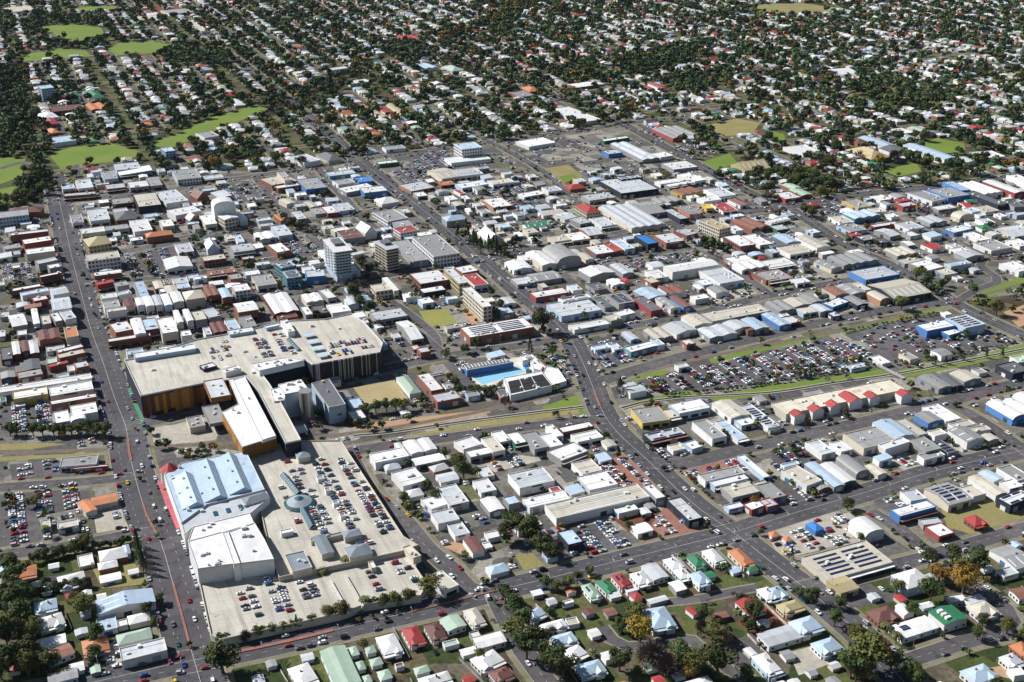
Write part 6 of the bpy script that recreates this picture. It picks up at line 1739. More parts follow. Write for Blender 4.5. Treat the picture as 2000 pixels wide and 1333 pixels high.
# hotels: floors, balconies, glazing
def hotel(key, storeys, wallm, slabm, z0, roofm):
    for r in rows(MALL_BOXES):
        k_, nm, _, h, t, rc, wc, q = r.split('|')
        if k_ != key: continue
        h = float(h); cx, cy, a, w, d = (float(v) for v in q.split()); root = SP_ROOT[key]; root.location = (cx, cy, 0); root.rotation_euler = (0, 0, math.radians(a))
        mark(rpoly(cx, cy, math.radians(a), w, d), 2)
        bm = MB(); bm.box(-w/2 + 1.5, w/2 - 1.0, -d/2 + 1.5, d/2, 0, h - 0.6); bm.build('core', wallm, root)
        bm = MB(); bm.box(-w/2 - 0.6, w/2 + 0.6, -d/2 - 0.6, d/2 + 0.6, h - 0.5, h + 0.1, bottom=True); bm.build('roof', roofm, root)
        bm = MB(); bm.box(-w*0.2, w*0.3, -d*0.1, d*0.3, h + 0.1, h + 2.6); bm.build('roof_plant', ROOF['d'], root)
        fh = (h - z0 - 0.6)/storeys
        for s_ in range(storeys):
            z = z0 + s_*fh; bm = MB(); bm.box(-w/2, w/2, -d/2, d/2 - 0.3, z, z + 0.35, bottom=True); sl = bm.build('balcony_slab', slabm, root)
            bm = MB(); bm.box(-w/2, w/2, -d/2 - 0.02, -d/2 + 0.06, z + 0.37, z + 1.35); bm.box(-w/2 - 0.02, -w/2 + 0.06, -d/2 + 0.08, d/2 - 0.3, z + 0.37, z + 1.35); bm.build('balustrade', slabm if key == 'K' else simple('balustrade_glass', (0.32, 0.42, 0.48), 0.15, 0.5), sl)
            n = max(3, int(w/3.2))
            for j in range(n): add_obj('window', WIN_ME, root, (-w/2 + 1.5 + (j+0.5)*(w-2.5)/n, -d/2 + 1.46, z + 0.5), 0, ((w-2.5)/n*0.7, 0.16, fh*0.62))
            n = max(3, int(d/3.2))
            for j in range(n): add_obj('window', WIN_ME, root, (-w/2 + 1.46, -d/2 + 1.5 + (j+0.5)*(d-1.5)/n, z + 0.5), 0, (0.16, (d-1.5)/n*0.7, fh*0.62))
        for j in range(4):
            y = -d/2 + (j+0.5)*d/4; bm = MB(); bm.box(-w/2 - 0.05, -w/2 + 1.5, y - 0.15, y + 0.15, z0, h - 0.55); bm.build('party_fin', slabm, root)
hotel('H', 8, WALL['v'], WALL['w'], 8.2, ROOF['w']); hotel('K', 7, WALL['o'], WALL['b'], 2.0, ROOF['l'])


# small annexes, carports and outbuildings that fill the yards
ir = random.Random(31); INF = []
for i in range(26000):
    if len(INF) >= 290: break
    x, y = ir.uniform(-620, 760), ir.uniform(520, 1480); c = cell(x, y)
    if c is None or not comm[c] or occ[c] != 0 or not seen(x, y, 0, 0): continue
    w, d = ir.uniform(6, 15), ir.uniform(6, 17); a = AXIS + ir.uniform(-0.03, 0.03)
    if y < 780 and x < -60: continue
    if any(inside(p, x, y) for p in LOTPOLY) or not free(x, y, a, w + 1.5, d + 1.5): continue
    INF.append((x, y, a, w, d)); mark(rpoly(x, y, a, w, d), 2)
ilab = {}; irec = []
for x, y, a, w, d in INF:
    near = min(BL, key=lambda b: (b['x']-x)**2 + (b['y']-y)**2); t = ir.choice('ffffGgs'); rc = ir.choice('wwwllllggvvbv'); wc = ir.choice('wwcgwv')
    nm = 'carport' if w*d < 70 else 'annexe'
    lab = CN[rc] + ' ' + TN[t] + ' ' + nm + ' beside the ' + near['short'] + ' ' + PLACES[near['pl']]
    if len(lab.split()) > 16: lab = CN[rc] + ' ' + nm + ' beside the ' + near['short'] + ' ' + PLACES[near['pl']]
    if len(lab.split()) > 16: lab = CN[rc] + ' ' + TN[t] + ' ' + nm + ' beside the ' + near['short']
    irec.append((x, y, a, w, d, t, rc, wc, nm, lab)); ilab[lab] = ilab.get(lab, 0) + 1
for x, y, a, w, d, t, rc, wc, nm, lab in irec:
    h = ir.uniform(3.2, 5.6) if nm == 'annexe' else 3.0
    root = tag(empty(nm, (x, y, 0), a), lab, nm, 'alike ' + lab if ilab[lab] > 1 else None)
    fn, ro, wo = make_shell(root, t, w, d, h, rc, wc)
    dress(dict(t=t, w=w, d=d, h=h, fl='', x=x, y=y, kind='workshop'), root, fn, ro)

# ------------------------------------------------------------------ houses and suburbs
HSE = []        # x, y, a, w, d, h, type, roof, wall, features, hand-placed
for r in rows(HOUSES):
    h, t, rc, wc, cx, cy, a, w, d, pl, fl = r.split()
    HSE.append((float(cx), float(cy), math.radians(float(a)), float(w), float(d), float(h), t, rc, wc, fl, True))
    mark(rpoly(float(cx), float(cy), math.radians(float(a)), float(w) + 1, float(d) + 1), 2)
WOODL = []
for r in rows(WOODS):
    dn, kd, rad, s = r.split('|'); p = pts2(s); WOODL.append((float(dn), kd, float(rad), p))
    r_ = raster(p)
    if r_ is not None and sum(q[1] for q in p)/len(p) > 1000:
        sub_ = occ[r_[0]]; sub_[r_[1] & (sub_ == 0)] = 5
UA = (-math.sin(AXIS), math.cos(AXIS)); UB = (math.cos(AXIS), math.sin(AXIS))
def grid(s, t): return (UB[0]*s + UA[0]*t, UB[1]*s + UA[1]*t)
SP_ST, CROSS = 66.0, 190.0
def in_suburb(x, y):
    c = cell(x, y); return c is not None and not comm[c] and y > 1080 and seen(x, y, 0, 60)
STREETS = []
def runs(line_fn, vals, okf):
    out = []; cur = []
    for v in vals:
        p = line_fn(v); c = cell(*p)
        if in_suburb(*p) and occ[c] in okf: cur.append(p)
        else:
            if len(cur) > 5: out.append(cur)
            cur = []
    if len(cur) > 5: out.append(cur)
    return out
tt = [600 + 8*i for i in range(420)]; ss = [-1600 + 8*i for i in range(600)]
for k_ in range(-32, 55):
    wob = 12*math.sin(k_*2.3)
    STREETS += [(0.036, 8.5, l_) for l_ in runs(lambda t: grid(k_*SP_ST + wob, t), tt, (0, 1))]
for k_ in range(2, 23):
    STREETS += [(0.048, 9.5, l_) for l_ in runs(lambda s: grid(s, k_*CROSS + 40 + 30*math.sin(k_*1.7)), ss, (0, 1))]
for z, w, ln in STREETS:
    bm = MB(); strip(bm, ln, -w/2, w/2, z + 0.006); ro = tag(bm.build('street', ASPH2), 'quiet suburban street between rows of houses', 'street', 'suburban streets', 'structure')
    bm = MB(); strip(bm, ln, w/2, w/2 + 4.0, z - 0.02); strip(bm, ln, -w/2 - 4.0, -w/2, z - 0.02); bm.build('verge', FVERGE, ro)
for z, w, ln in STREETS:
    for (x0, y0), (x1, y1) in zip(ln, ln[1:]): mark(rpoly((x0+x1)/2, (y0+y1)/2, math.atan2(y1-y0, x1-x0), 9, w + 3), 1)
hr = random.Random(11)
YARD = []
def roofcol(x, y):
    q = hr.random()
    return 'w' if q < 0.30 else 'l' if q < 0.53 else 'v' if q < 0.61 else 'b' if q < 0.68 else 'g' if q < 0.80 else 'r' if q < 0.87 else 'o' if q < 0.915 else 'k' if q < 0.95 else 'p' if q < 0.975 else 'e'
for k_ in range(-32, 55):
    wob = 12*math.sin(k_*2.3)
    for side in (-1, 1):
        t = 600.0
        while t < 3900:
            t += hr.uniform(12.5, 17.0)
            s = k_*SP_ST + wob + side*(16.5 + hr.uniform(-2, 2)); x, y = grid(s, t)
            if not in_suburb(x, y): continue
            w, d = hr.uniform(11, 17), hr.uniform(9, 12.5); a = AXIS + hr.uniform(-0.04, 0.04)
            YARD.append((x, y, side))
            if not free(x, y, a, w, d): continue
            HSE.append((x, y, a, w, d, hr.uniform(3.0, 4.2) if hr.random() < 0.9 else 6.2, 'h' if hr.random() < 0.72 else hr.choice('Gg'), roofcol(x, y), hr.choice('wwcwqgbv'), '-', False))
            mark(rpoly(x, y, a, w, d), 2)
            if hr.random() < 0.65:      # backyard shed or wing
                x2, y2 = grid(s + side*hr.uniform(10, 13), t + hr.uniform(-4, 4)); w2, d2 = hr.uniform(4, 8), hr.uniform(4, 7)
                if free(x2, y2, a, w2, d2): HSE.append((x2, y2, a, w2, d2, 2.6, hr.choice('Ghg'), roofcol(x, y), hr.choice('wgcb'), 'shed', False)); mark(rpoly(x2, y2, a, w2, d2), 2)
# infill houses near the bottom gardens
for i in range(9000):
    x, y = hr.uniform(-460, 560), hr.uniform(470, 830); c = cell(x, y)
    if not comm[c] and seen(x, y, 0, 20):
        w, d = hr.uniform(11, 16), hr.uniform(10, 14)
        if hr.random() < 0.5: w, d = hr.uniform(4, 6.5), hr.uniform(4, 6.5)
        a = AXIS + hr.uniform(-0.06, 0.06)
        if free(x, y, a, w + 5, d + 5):
            sh = w < 7; HSE.append((x, y, a, w, d, 2.6 if sh else 3.6, hr.choice('hhG') if not sh else hr.choice('gG'), roofcol(x, y), hr.choice('wwcv'), 'shed' if sh else '-', not sh and False)); mark(rpoly(x, y, a, w, d), 2)
def dist2(x, y): return x*x + y*y + 418*418
HSE.sort(key=lambda q: dist2(q[0], q[1])*(0.2 if q[10] else 1.0)/max(16, q[3]*q[4]))
big = [q for q in HSE if seen(q[0], q[1], 0, 10)][:290]; bigset = set(id(q) for q in big)
lm = {}
def nearest_road(x, y):
    best = None
    for nm, w, k_, ln in ROADLIST:
        for p in ln[::3]:
            q = (p[0]-x)**2 + (p[1]-y)**2
            if best is None or q < best[0]: best = (q, nm)
    return best[1] if best[0] < 6400 else None
HN = []
for q in big:
    x, y, a, w, d, h, t, rc, wc, fl, hand = q; nr = nearest_road(x, y)
    ty = 'shed' if fl == 'shed' or w*d < 60 else 'house'
    sz = 'small ' if w*d < 110 else 'large ' if w*d > 240 else ''
    lab = sz + CN[rc] + ' ' + TN[t].replace('hip-roofed', 'hip-roofed') + ' ' + ty + ' with ' + CN[wc] + ' walls ' + ('near the ' + nr.replace('_', ' ') if nr else 'in the far suburb')
    HN.append((q, ty, lab)); lm[lab] = lm.get(lab, 0) + 1
for q, ty, lab in HN:
    x, y, a, w, d, h, t, rc, wc, fl, hand = q
    root = tag(empty(ty, (x, y, 0), a), lab, ty, ('alike ' + ty + 's: ' + lab.split(' with')[0] + lab.split('walls')[1]) if lm[lab] > 1 else None)
    fn, ro, wo = make_shell(root, t, w, d, h, rc, wc, False, house=True)
    if t == 'h' and ty == 'house':
        R = random.Random(int(x*11)); m_ = min(w, d)
        # front verandah roof and a projecting gabled bay
        bm = MB(); bm.box(-w/2 - 0.4, w/2 + 0.4, -d/2 - 2.6, -d/2 - 0.55, h - 0.75, h - 0.6, bottom=True); bm.build('verandah_roof', ROOF[rc], root)
        bx = w*R.choice((-0.25, 0.25)); gw = w*0.36; bm = MB(); hz = h + 0.02; pk = hz + gw*0.30
        bm.face([(bx - gw/2 - 0.3, -d/2 - 1.6, hz - 0.1), (bx, -d/2 - 1.6, pk), (bx, 0, pk), (bx - gw/2 - 0.3, 0, hz - 0.1)]); bm.face([(bx + gw/2 + 0.3, -d/2 - 1.6, hz - 0.1), (bx, -d/2 - 1.6, pk), (bx, 0, pk), (bx + gw/2 + 0.3, 0, hz - 0.1)])
        bm.build('gable_roof', ROOF[rc], root)
        bm = MB(); bm.box(bx - gw/2, bx + gw/2, -d/2 - 1.4, -d/2 + 0.3, 0, h - 0.05, top=False); bm.face([(bx - gw/2, -d/2 - 1.4, h - 0.05), (bx + gw/2, -d/2 - 1.4, h - 0.05), (bx, -d/2 - 1.4, pk - 0.1)]); bm.build('front_room', WALL[wc], root)
        if R.random() < 0.5:
            cx_, cy_ = w*R.uniform(-0.2, 0.2), d*R.uniform(-0.1, 0.2); bm = MB(); bm.box(cx_-0.4, cx_+0.4, cy_-0.4, cy_+0.4, h, fn(cx_, cy_) + 1.2); bm.build('chimney', WALL['q'], ro)
    if ty == 'house':
        for j in range(3):
            add_obj('window', WIN_ME, root, (-w/2 - 0.02, d*(-0.3 + 0.3*j), 1.0), 0, (0.14, 1.5, 1.3))
        for j in (-0.38, 0.05, 0.38): add_obj('window', WIN_ME, root, (w*j, -d/2 - 0.02, 1.0), 0, (1.5, 0.14, 1.3))
    if 's' == fl:
        for j in range(3):
            y0 = d*(-0.12 + 0.14*j); patch('solar_panel', SOLAR, root, fn, -w*0.33, -w*0.12, y0, y0 + d*0.11, 0.12, 0.07)
    if 'd' == fl:
        for j in range(3): 
            bm = MB(); bm.box(-w*0.3, -w*0.1, d*(-0.25 + 0.25*j) - 0.9, d*(-0.25 + 0.25*j) + 0.9, h, h + 2.0); bm.build('dormer', WALL['w'], root)
# the other houses: real, but past counting
mats = [ROOF[k_] for k_ in RC] + [WALL[k_] for k_ in RC]; mi = {k_: i for i, k_ in enumerate(RC)}; NR = len(RC)
FROOF = {}
for k_, c_ in RC.items():
    m, n, l, b_ = new_mat('far_roof_' + k_, 0.5, 0.35); tc = n.new('ShaderNodeTexCoord').outputs['Object']
    l.new(mixc(n, l, noise(n, l, tc, 0.05, 3, 0.3, 0.7), c_, tuple(v*0.6 for v in c_)), b_.inputs['Base Color']); FROOF[k_] = m
mats = [FROOF[k_] for k_ in RC] + [WALL[k_] for k_ in RC]
fh_ = MB()
for q in HSE:
    if id(q) in bigset: continue
    x, y, a, w, d, h, t, rc, wc, fl, hand = q
    if not seen(x, y, 0, 60): continue
    ca, sa_ = math.cos(a), math.sin(a); n0 = len(fh_.v)
    def T(p): return (x + p[0]*ca - p[1]*sa_, y + p[0]*sa_ + p[1]*ca, p[2])
    X, Y = w/2, d/2; rise = 0.42*min(X, Y); wi, ri = NR + mi[wc], mi[rc]; o_ = 0.5
    c = [(-X, -Y), (X, -Y), (X, Y), (-X, Y)]
    for i in range(4):
        p, r2 = c[i], c[(i+1) % 4]; fh_.face([T((*p, 0)), T((*r2, 0)), T((*r2, h)), T((*p, h))], wi)
    X += o_; Y += o_
    if t == 'h':
        m_ = min(X, Y); A_, B_ = ((0, -(Y-m_), h+rise), (0, Y-m_, h+rise)) if d >= w else ((-(X-m_), 0, h+rise), (X-m_, 0, h+rise))
        c = [(-X, -Y, h-0.1), (X, -Y, h-0.1), (X, Y, h-0.1), (-X, Y, h-0.1)]
        fs = [(c[0], c[1], A_), (c[1], c[2], B_, A_), (c[2], c[3], B_), (c[3], c[0], A_, B_)] if d >= w else [(c[0], c[1], B_, A_), (c[1], c[2], B_), (c[2], c[3], A_, B_), (c[3], c[0], A_)]
        for f in fs: fh_.face([T(p) for p in f], ri)
    elif t == 'G':
        for s_ in (-1, 1): fh_.face([T((s_*X, -Y, h-0.1)), T((0, -Y, h+rise)), T((0, Y, h+rise)), T((s_*X, Y, h-0.1))], ri)
        fh_.face([T((-X+o_, -Y+o_, h)), T((X-o_, -Y+o_, h)), T((0, -Y+o_, h+rise-0.2))], wi)
    else:
        for s_ in (-1, 1): fh_.face([T((-X, s_*Y, h-0.1)), T((-X, 0, h+rise)), T((X, 0, h+rise)), T((X, s_*Y, h-0.1))], ri)
        fh_.face([T((-X+o_, -Y+o_, h)), T((-X+o_, Y-o_, h)), T((-X+o_, 0, h+rise-0.2))], wi)
tag(fh_.build('distant_houses', mats), 'mass of distant suburban houses with white, grey and red roofs', 'houses', None, 'stuff')
print('houses', len(HSE))

# ------------------------------------------------------------------ trees
def leaf_mat(name, c, c2):
    m, n, l, b = new_mat(name, 0.75, 0.2)
    oi = n.new('ShaderNodeObjectInfo').outputs['Random']; tc = n.new('ShaderNodeTexCoord').outputs['Object']
    a = mixc(n, l, noise(n, l, tc, 1.7, 3, 0.3, 0.7), c, c2)
    h = n.new('ShaderNodeHueSaturation'); r = n.new('ShaderNodeMapRange'); r.inputs['To Min'].default_value = 0.7; r.inputs['To Max'].default_value = 1.25; l.new(oi, r.inputs['Value']); l.new(r.outputs['Result'], h.inputs['Value'])
    r2 = n.new('ShaderNodeMapRange'); r2.inputs['To Min'].default_value = 0.475; r2.inputs['To Max'].default_value = 0.52; l.new(oi, r2.inputs['Value']); l.new(r2.outputs['Result'], h.inputs['Hue'])
    l.new(a, h.inputs['Color']); l.new(h.outputs['Color'], b.inputs['Base Color']); return m
LEAF = {'d': leaf_mat('dark_leaves', (0.036, 0.058, 0.017), (0.068, 0.088, 0.024)), 'o': leaf_mat('olive_leaves', (0.075, 0.088, 0.02), (0.115, 0.11, 0.025)),
        'y': leaf_mat('autumn_leaves', (0.24, 0.125, 0.02), (0.17, 0.115, 0.02)), 'b': leaf_mat('bare_twigs', (0.10, 0.078, 0.066), (0.14, 0.105, 0.09)),
        'c': leaf_mat('conifer_needles', (0.02, 0.038, 0.014), (0.04, 0.055, 0.018)), 'p': leaf_mat('palm_fronds', (0.06, 0.07, 0.02), (0.10, 0.095, 0.03))}
BARK = simple('bark', (0.10, 0.075, 0.055), 0.9)
def tube(mb, p0, p1, r0, r1, k=6):
    p0, p1 = Vector(p0), Vector(p1); ax = (p1-p0).normalized(); u = ax.orthogonal().normalized(); v = ax.cross(u); n = len(mb.v)
    for p, r in ((p0, r0), (p1, r1)):
        for i in range(k):
            a = 2*math.pi*i/k; mb.v.append(tuple(p + u*(r*math.cos(a)) + v*(r*math.sin(a))))
    for i in range(k):
        j = (i+1) % k; mb.f.append((n+i, n+j, n+k+j, n+k+i)); mb.m.append(0)
def leaf_cloud(R, kind, nleaf):
    """leaf quads for a tree of crown radius 1 standing on the origin: array of n x 4 x 3"""
    out = []
    def quad_at(p, nrm, s):
        n_ = Vector(nrm); n_ = n_ if n_.length > 1e-4 else Vector((0, 0, 1)); n_.normalize()
        n_ = (n_ + Vector((R.gauss(0, .45), R.gauss(0, .45), R.gauss(0, .45)))).normalized(); u = n_.orthogonal().normalized(); v = n_.cross(u)
        a = R.uniform(0, 6.28); u, v = u*math.cos(a) + v*math.sin(a), v*math.cos(a) - u*math.sin(a); e = s*R.uniform(0.6, 1.3); f = e*R.uniform(0.5, 0.9)
        p = Vector(p); out.append([tuple(p - u*e), tuple(p - v*f), tuple(p + u*e), tuple(p + v*f)])
    if kind in 'doy':
        lobes = []
        for i in range(20):
            while True:
                c = Vector((R.uniform(-1, 1), R.uniform(-1, 1), R.uniform(-0.75, 1)))
                if 0.25 < c.length < 1: break
            lobes.append((c.x*0.68, c.y*0.68, 1.25 + c.z*0.52, R.uniform(0.24, 0.42)))
        sz = 2.9/math.sqrt(nleaf)
        for i in range(nleaf):
            lx, ly, lz, lr = lobes[i % len(lobes)]
            dv = Vector((R.gauss(0, 1), R.gauss(0, 1), R.gauss(0.25, 1))).normalized(); rr = lr*R.uniform(0.7, 1.05)
            p = (lx + dv.x*rr, ly + dv.y*rr, lz + dv.z*rr*0.85); quad_at(p, (dv.x + lx*0.7, dv.y + ly*0.7, dv.z + (lz - 1.1)*0.7), sz)
    elif kind == 'c':
        sz = 2.2/math.sqrt(nleaf)
        for i in range(nleaf):
            z = R.random()**0.8; tier = (z*9) % 1.0; r = (1-z)*0.78*(0.62 + 0.38*(1-tier)) + 0.03; a = R.uniform(0, 6.28); rr = r*R.uniform(0.75, 1.05)
            quad_at((rr*math.cos(a), rr*math.sin(a), 0.25 + z*3.0), (math.cos(a), math.sin(a), 0.35), sz)
    elif kind == 'b':
        for i in range(nleaf):
            dv = Vector((R.gauss(0, 1), R.gauss(0, 1), R.gauss(0.45, 0.9))).normalized(); r0, r1 = R.uniform(0.25, 0.7), R.uniform(0.75, 1.0)
            b0 = Vector((0, 0, 0.75)) + Vector((dv.x*r0, dv.y*r0, max(0, dv.z)*r0*1.1)); b1 = Vector((0, 0, 0.8)) + Vector((dv.x*r1, dv.y*r1, max(-.1, dv.z)*r1*1.15)) + Vector((R.gauss(0, .1), R.gauss(0, .1), R.gauss(0, .1)))
            s_ = (b1-b0).normalized().orthogonal()*0.022*math.sqrt(500/nleaf); out.append([tuple(b0-s_), tuple(b0+s_), tuple(b1+s_*0.4), tuple(b1-s_*0.4)])
    else:
        for i in range(18):
            a = i*2.4; el = 0.2 + 0.7*((i*7) % 5)/5
            for j in range(5):
                r0, r1 = j/5, (j+1)/5; z0, z1 = 1.9 + el*r0 - 1.0*r0*r0, 1.9 + el*r1 - 1.0*r1*r1; wd = 0.13*math.sin(math.pi*(0.15 + 0.8*j/5)); px, py = -math.sin(a)*wd, math.cos(a)*wd
                out.append([(math.cos(a)*r0 + px, math.sin(a)*r0 + py, z0), (math.cos(a)*r0 - px, math.sin(a)*r0 - py, z0), (math.cos(a)*r1 - px*0.8, math.sin(a)*r1 - py*0.8, z1), (math.cos(a)*r1 + px*0.8, math.sin(a)*r1 + py*0.8, z1)])
    return np.array(out, dtype=np.float32)
def quads_mesh(name, Q, mats, midx=None):
    n = len(Q); me = bpy.data.meshes.new(name); me.vertices.add(n*4); me.vertices.foreach_set('co', Q.reshape(-1)); me.loops.add(n*4)
    me.loops.foreach_set('vertex_index', np.arange(n*4, dtype=np.int32)); me.polygons.add(n); me.polygons.foreach_set('loop_start', np.arange(0, n*4, 4, dtype=np.int32))
    for m in mats: me.materials.append(m)
    if midx is not None: me.polygons.foreach_set('material_index', midx.astype(np.int32))
    me.update(calc_edges=True); return me
CROWN, TRUNK, FAR = {}, {}, {}
for ki, k_ in enumerate('doybcp'):
    CROWN[k_] = []; TRUNK[k_] = []; FAR[k_] = []
    for v in range(3 if k_ in 'doy' else 2):
        R = random.Random(100*ki + v)
        CROWN[k_].append(quads_mesh('crown', leaf_cloud(R, k_, {'b': 900, 'p': 1}.get(k_, 1700)), [LEAF[k_]]))
        FAR[k_].append([leaf_cloud(R, k_, n_) for n_ in ((130, 70, 40) if k_ != 'p' else (1, 1, 1))])
        mb = MB()
        if k_ == 'c': tube(mb, (0, 0, 0), (0, 0, 3.1), 0.09, 0.02)
        elif k_ == 'p': tube(mb, (0, 0, 0), (0.05, 0, 1.95), 0.07, 0.05)
        else:
            tube(mb, (0, 0, 0), (0.02, 0.03, 0.6), 0.085, 0.065)
            for i in range(6):
                a = i*1.05 + R.random(); tube(mb, (0.02, 0.03, 0.45 + 0.03*i), (0.6*math.cos(a), 0.6*math.sin(a), R.uniform(1.05, 1.5)), 0.05, 0.012, 5)
        TRUNK[k_].append(mb.mesh('trunk', [BARK]))
TL = []         # x, y, r, kind, z
for t in TREES.split():
    x, y, rr, k_ = t.split(','); TL.append((float(x), float(y), float(rr), k_))
tr = random.Random(21)
def hides_lawn(x, y):      # lawns are kept open on their near side
    return any(q is not None and occ[q] == 3 for q in (cell(x, y + 12), cell(x, y + 24), cell(x, y + 36), cell(x + 6, y + 8), cell(x - 6, y + 8)))
for dn, kd, rad, p in WOODL:
    xs = [q[0] for q in p]; ys = [q[1] for q in p]; n = len(p)
    area = abs(sum(p[i][0]*p[(i+1) % n][1] - p[(i+1) % n][0]*p[i][1] for i in range(n)))/2; want = int(area/10000*dn); tries = 0
    while want > 0 and tries < 60000:
        tries += 1; x, y = tr.uniform(min(xs), max(xs)), tr.uniform(min(ys), max(ys)); ins = False
        for i in range(n):
            (x1, y1), (x2, y2) = p[i], p[(i+1) % n]
            if (y1 > y) != (y2 > y) and x < (x2-x1)*(y-y1)/(y2-y1) + x1: ins = not ins
        if not ins: continue
        want -= 1; c = cell(x, y)
        
        if c is None or occ[c] in (2, 3) or (hides_lawn(x, y) and tr.random() < 0.85): continue
        TL.append((x, y, rad*tr.uniform(0.65, 1.3), tr.choice(kd)))
def clump(x, y):      # leafy and bare quarters of the suburbs
    return 0.5 + 0.25*(math.sin(x*0.013 + 1.1) + math.sin(y*0.009 + x*0.004)) + 0.25*math.sin(x*0.031 - y*0.023)
for x, y, side in YARD:
    n = 1 if tr.random() < 0.7 else 0
    if tr.random() < 0.25 + clump(x, y)*1.3: n += tr.choice((1, 2, 2, 3, 4))
    for i in range(n):
        a_, b_ = tr.uniform(-9, 9), tr.uniform(5, 19)*side if tr.random() < 0.75 else -side*tr.uniform(9, 12)
        px, py = x + UB[0]*b_ + UA[0]*a_, y + UB[1]*b_ + UA[1]*a_; c = cell(px, py)
        
        if c is None or occ[c] in (2, 3) or (hides_lawn(px, py) and tr.random() < 0.85): continue
        if occ[c] == 1 and tr.random() < 0.6: continue
        TL.append((px, py, tr.uniform(3.0, 5.2) if tr.random() < 0.55 else tr.uniform(5.2, 9.0), tr.choice('ddddddddddddooooyb')))
for i in range(4200):           # scattered trees in yards of the business district and the near gardens
    x, y = tr.uniform(-700, 800), tr.uniform(460, 1500); c = cell(x, y)
    if c is None or not seen(x, y): continue
    if comm[c] and (occ[c] != 0 or tr.random() < 0.35): continue
    if not comm[c] and (occ[c] not in (0, 3) or (occ[c] == 3 and tr.random() < 0.9)): continue
    TL.append((x, y, tr.uniform(1.6, 4.2) if comm[c] else tr.uniform(1.5, 4.5), tr.choice('dddooyb')))
for nm, w, k_, ln in ROADLIST:
    for s_ in (-1, 1):
        for x, y, a in walk([q[0] for q in offset_line(ln, s_*(w/2 + 2.2), 0)], 17.0):
            c = cell(x, y)
            if c is not None and tr.random() < 0.42 and occ[c] == 1 and seen(x, y): TL.append((x, y, tr.uniform(1.3, 2.8), tr.choice('ddoob')))
TL = [t for t in TL if seen(t[0], t[1], 6, 40)]
TL.sort(key=lambda t: -t[2]/math.sqrt(dist2(t[0], t[1])))
KN = {'d': ('shade_tree', 'dark green', 'tree'), 'o': ('shade_tree', 'olive green', 'tree'), 'y': ('autumn_tree', 'golden brown', 'tree'), 'b': ('bare_tree', 'leafless grey brown', 'tree'), 'c': ('conifer', 'dark pointed', 'conifer'), 'p': ('palm_tree', 'small feathery', 'palm')}
near_t = TL[:295]; lm = {}; rec = []
REFS = [(b['x'], b['y'], b['short']) for b in BL] + [(q[0], q[1], lab.split(' with')[0]) for q, ty, lab in HN]
def beside(x, y):
    q = min(REFS, key=lambda r_: (r_[0]-x)**2 + (r_[1]-y)**2); return q[2] if (q[0]-x)**2 + (q[1]-y)**2 < 3000 else None
for t in near_t:
    nr = nearest_road(t[0], t[1]); sz = 'huge' if t[2] > 10 else 'big' if t[2] > 6.5 else 'small' if t[2] < 3.5 else 'mid-sized'
    lab = sz + ' ' + KN[t[3]][1] + ' ' + KN[t[3]][2] + ' growing ' + ('beside the ' + beside(t[0], t[1]) + ' ' if beside(t[0], t[1]) else '') + ('near the ' + nr.replace('_', ' ') if nr else 'in the far parkland'); lab = ' '.join(lab.split()[:16]) if False else lab
    if len(lab.split()) > 16: lab = sz + ' ' + KN[t[3]][1] + ' ' + KN[t[3]][2] + ' growing beside the ' + beside(t[0], t[1])
    rec.append(lab); lm[lab] = lm.get(lab, 0) + 1
for t, lab in zip(near_t, rec):
    x, y, rr, k_ = t; v = int(abs(x*3 + y)) % len(CROWN[k_])
    root = tag(empty(KN[k_][0], (x, y, 0), (x*1.7) % 6.28), lab, KN[k_][2], 'alike trees: ' + lab.split(' growing')[0] + ' ' + lab.split('growing ')[1] if lm[lab] > 1 else None)
    zs = rr*(0.82 + 0.2*((x*0.37) % 1.0)); root.scale = (rr, rr, zs)
    add_obj('trunk', TRUNK[k_][v], root); add_obj('crown', CROWN[k_][v], root)
QS, MI = [], []
for x, y, rr, k_ in TL[295:]:
    ds = math.sqrt(dist2(x, y)); px = rr*FPX/ds; lod = 0 if px > 9 else 1 if px > 5 else 2
    T_ = FAR[k_][int(abs(x*3 + y)) % len(FAR[k_])][lod]; a = (x*1.7) % 6.28; c, s_ = math.cos(a), math.sin(a)
    Q = np.empty_like(T_); Q[..., 0] = (T_[..., 0]*c - T_[..., 1]*s_)*rr + x; Q[..., 1] = (T_[..., 0]*s_ + T_[..., 1]*c)*rr + y; Q[..., 2] = T_[..., 2]*rr*(0.8 + 0.25*((x*0.37) % 1.0))
    QS.append(Q); MI.append(np.full(len(Q), 'doybcp'.index(k_)*3 + int(abs(x*5 + y*3)) % 3))
def far_leaf(name, c):
    m, n, l, b = new_mat(name, 0.8, 0.2); tc = n.new('ShaderNodeTexCoord').outputs['Object']
    l.new(mixc(n, l, noise(n, l, tc, 0.12, 4, 0.3, 0.7), c, tuple(v*1.7 for v in c)), b.inputs['Base Color']); return m
FL = []
for k_, c in zip('doybcp', ((0.036, 0.058, 0.021), (0.064, 0.076, 0.023), (0.125, 0.08, 0.017), (0.10, 0.075, 0.062), (0.022, 0.04, 0.014), (0.07, 0.08, 0.022))):
    for f in (0.65, 1.0, 1.5): FL.append(far_leaf('far_leaves_' + k_, tuple(v*f for v in c)))
QS = np.concatenate(QS); MI = np.concatenate(MI)
tag(add_obj('distant_trees', quads_mesh('distant_trees', QS, FL, MI)), 'mass of green and brown trees among the distant houses and yards', 'trees', None, 'stuff')
print('trees', len(TL), 'quads', len(QS))

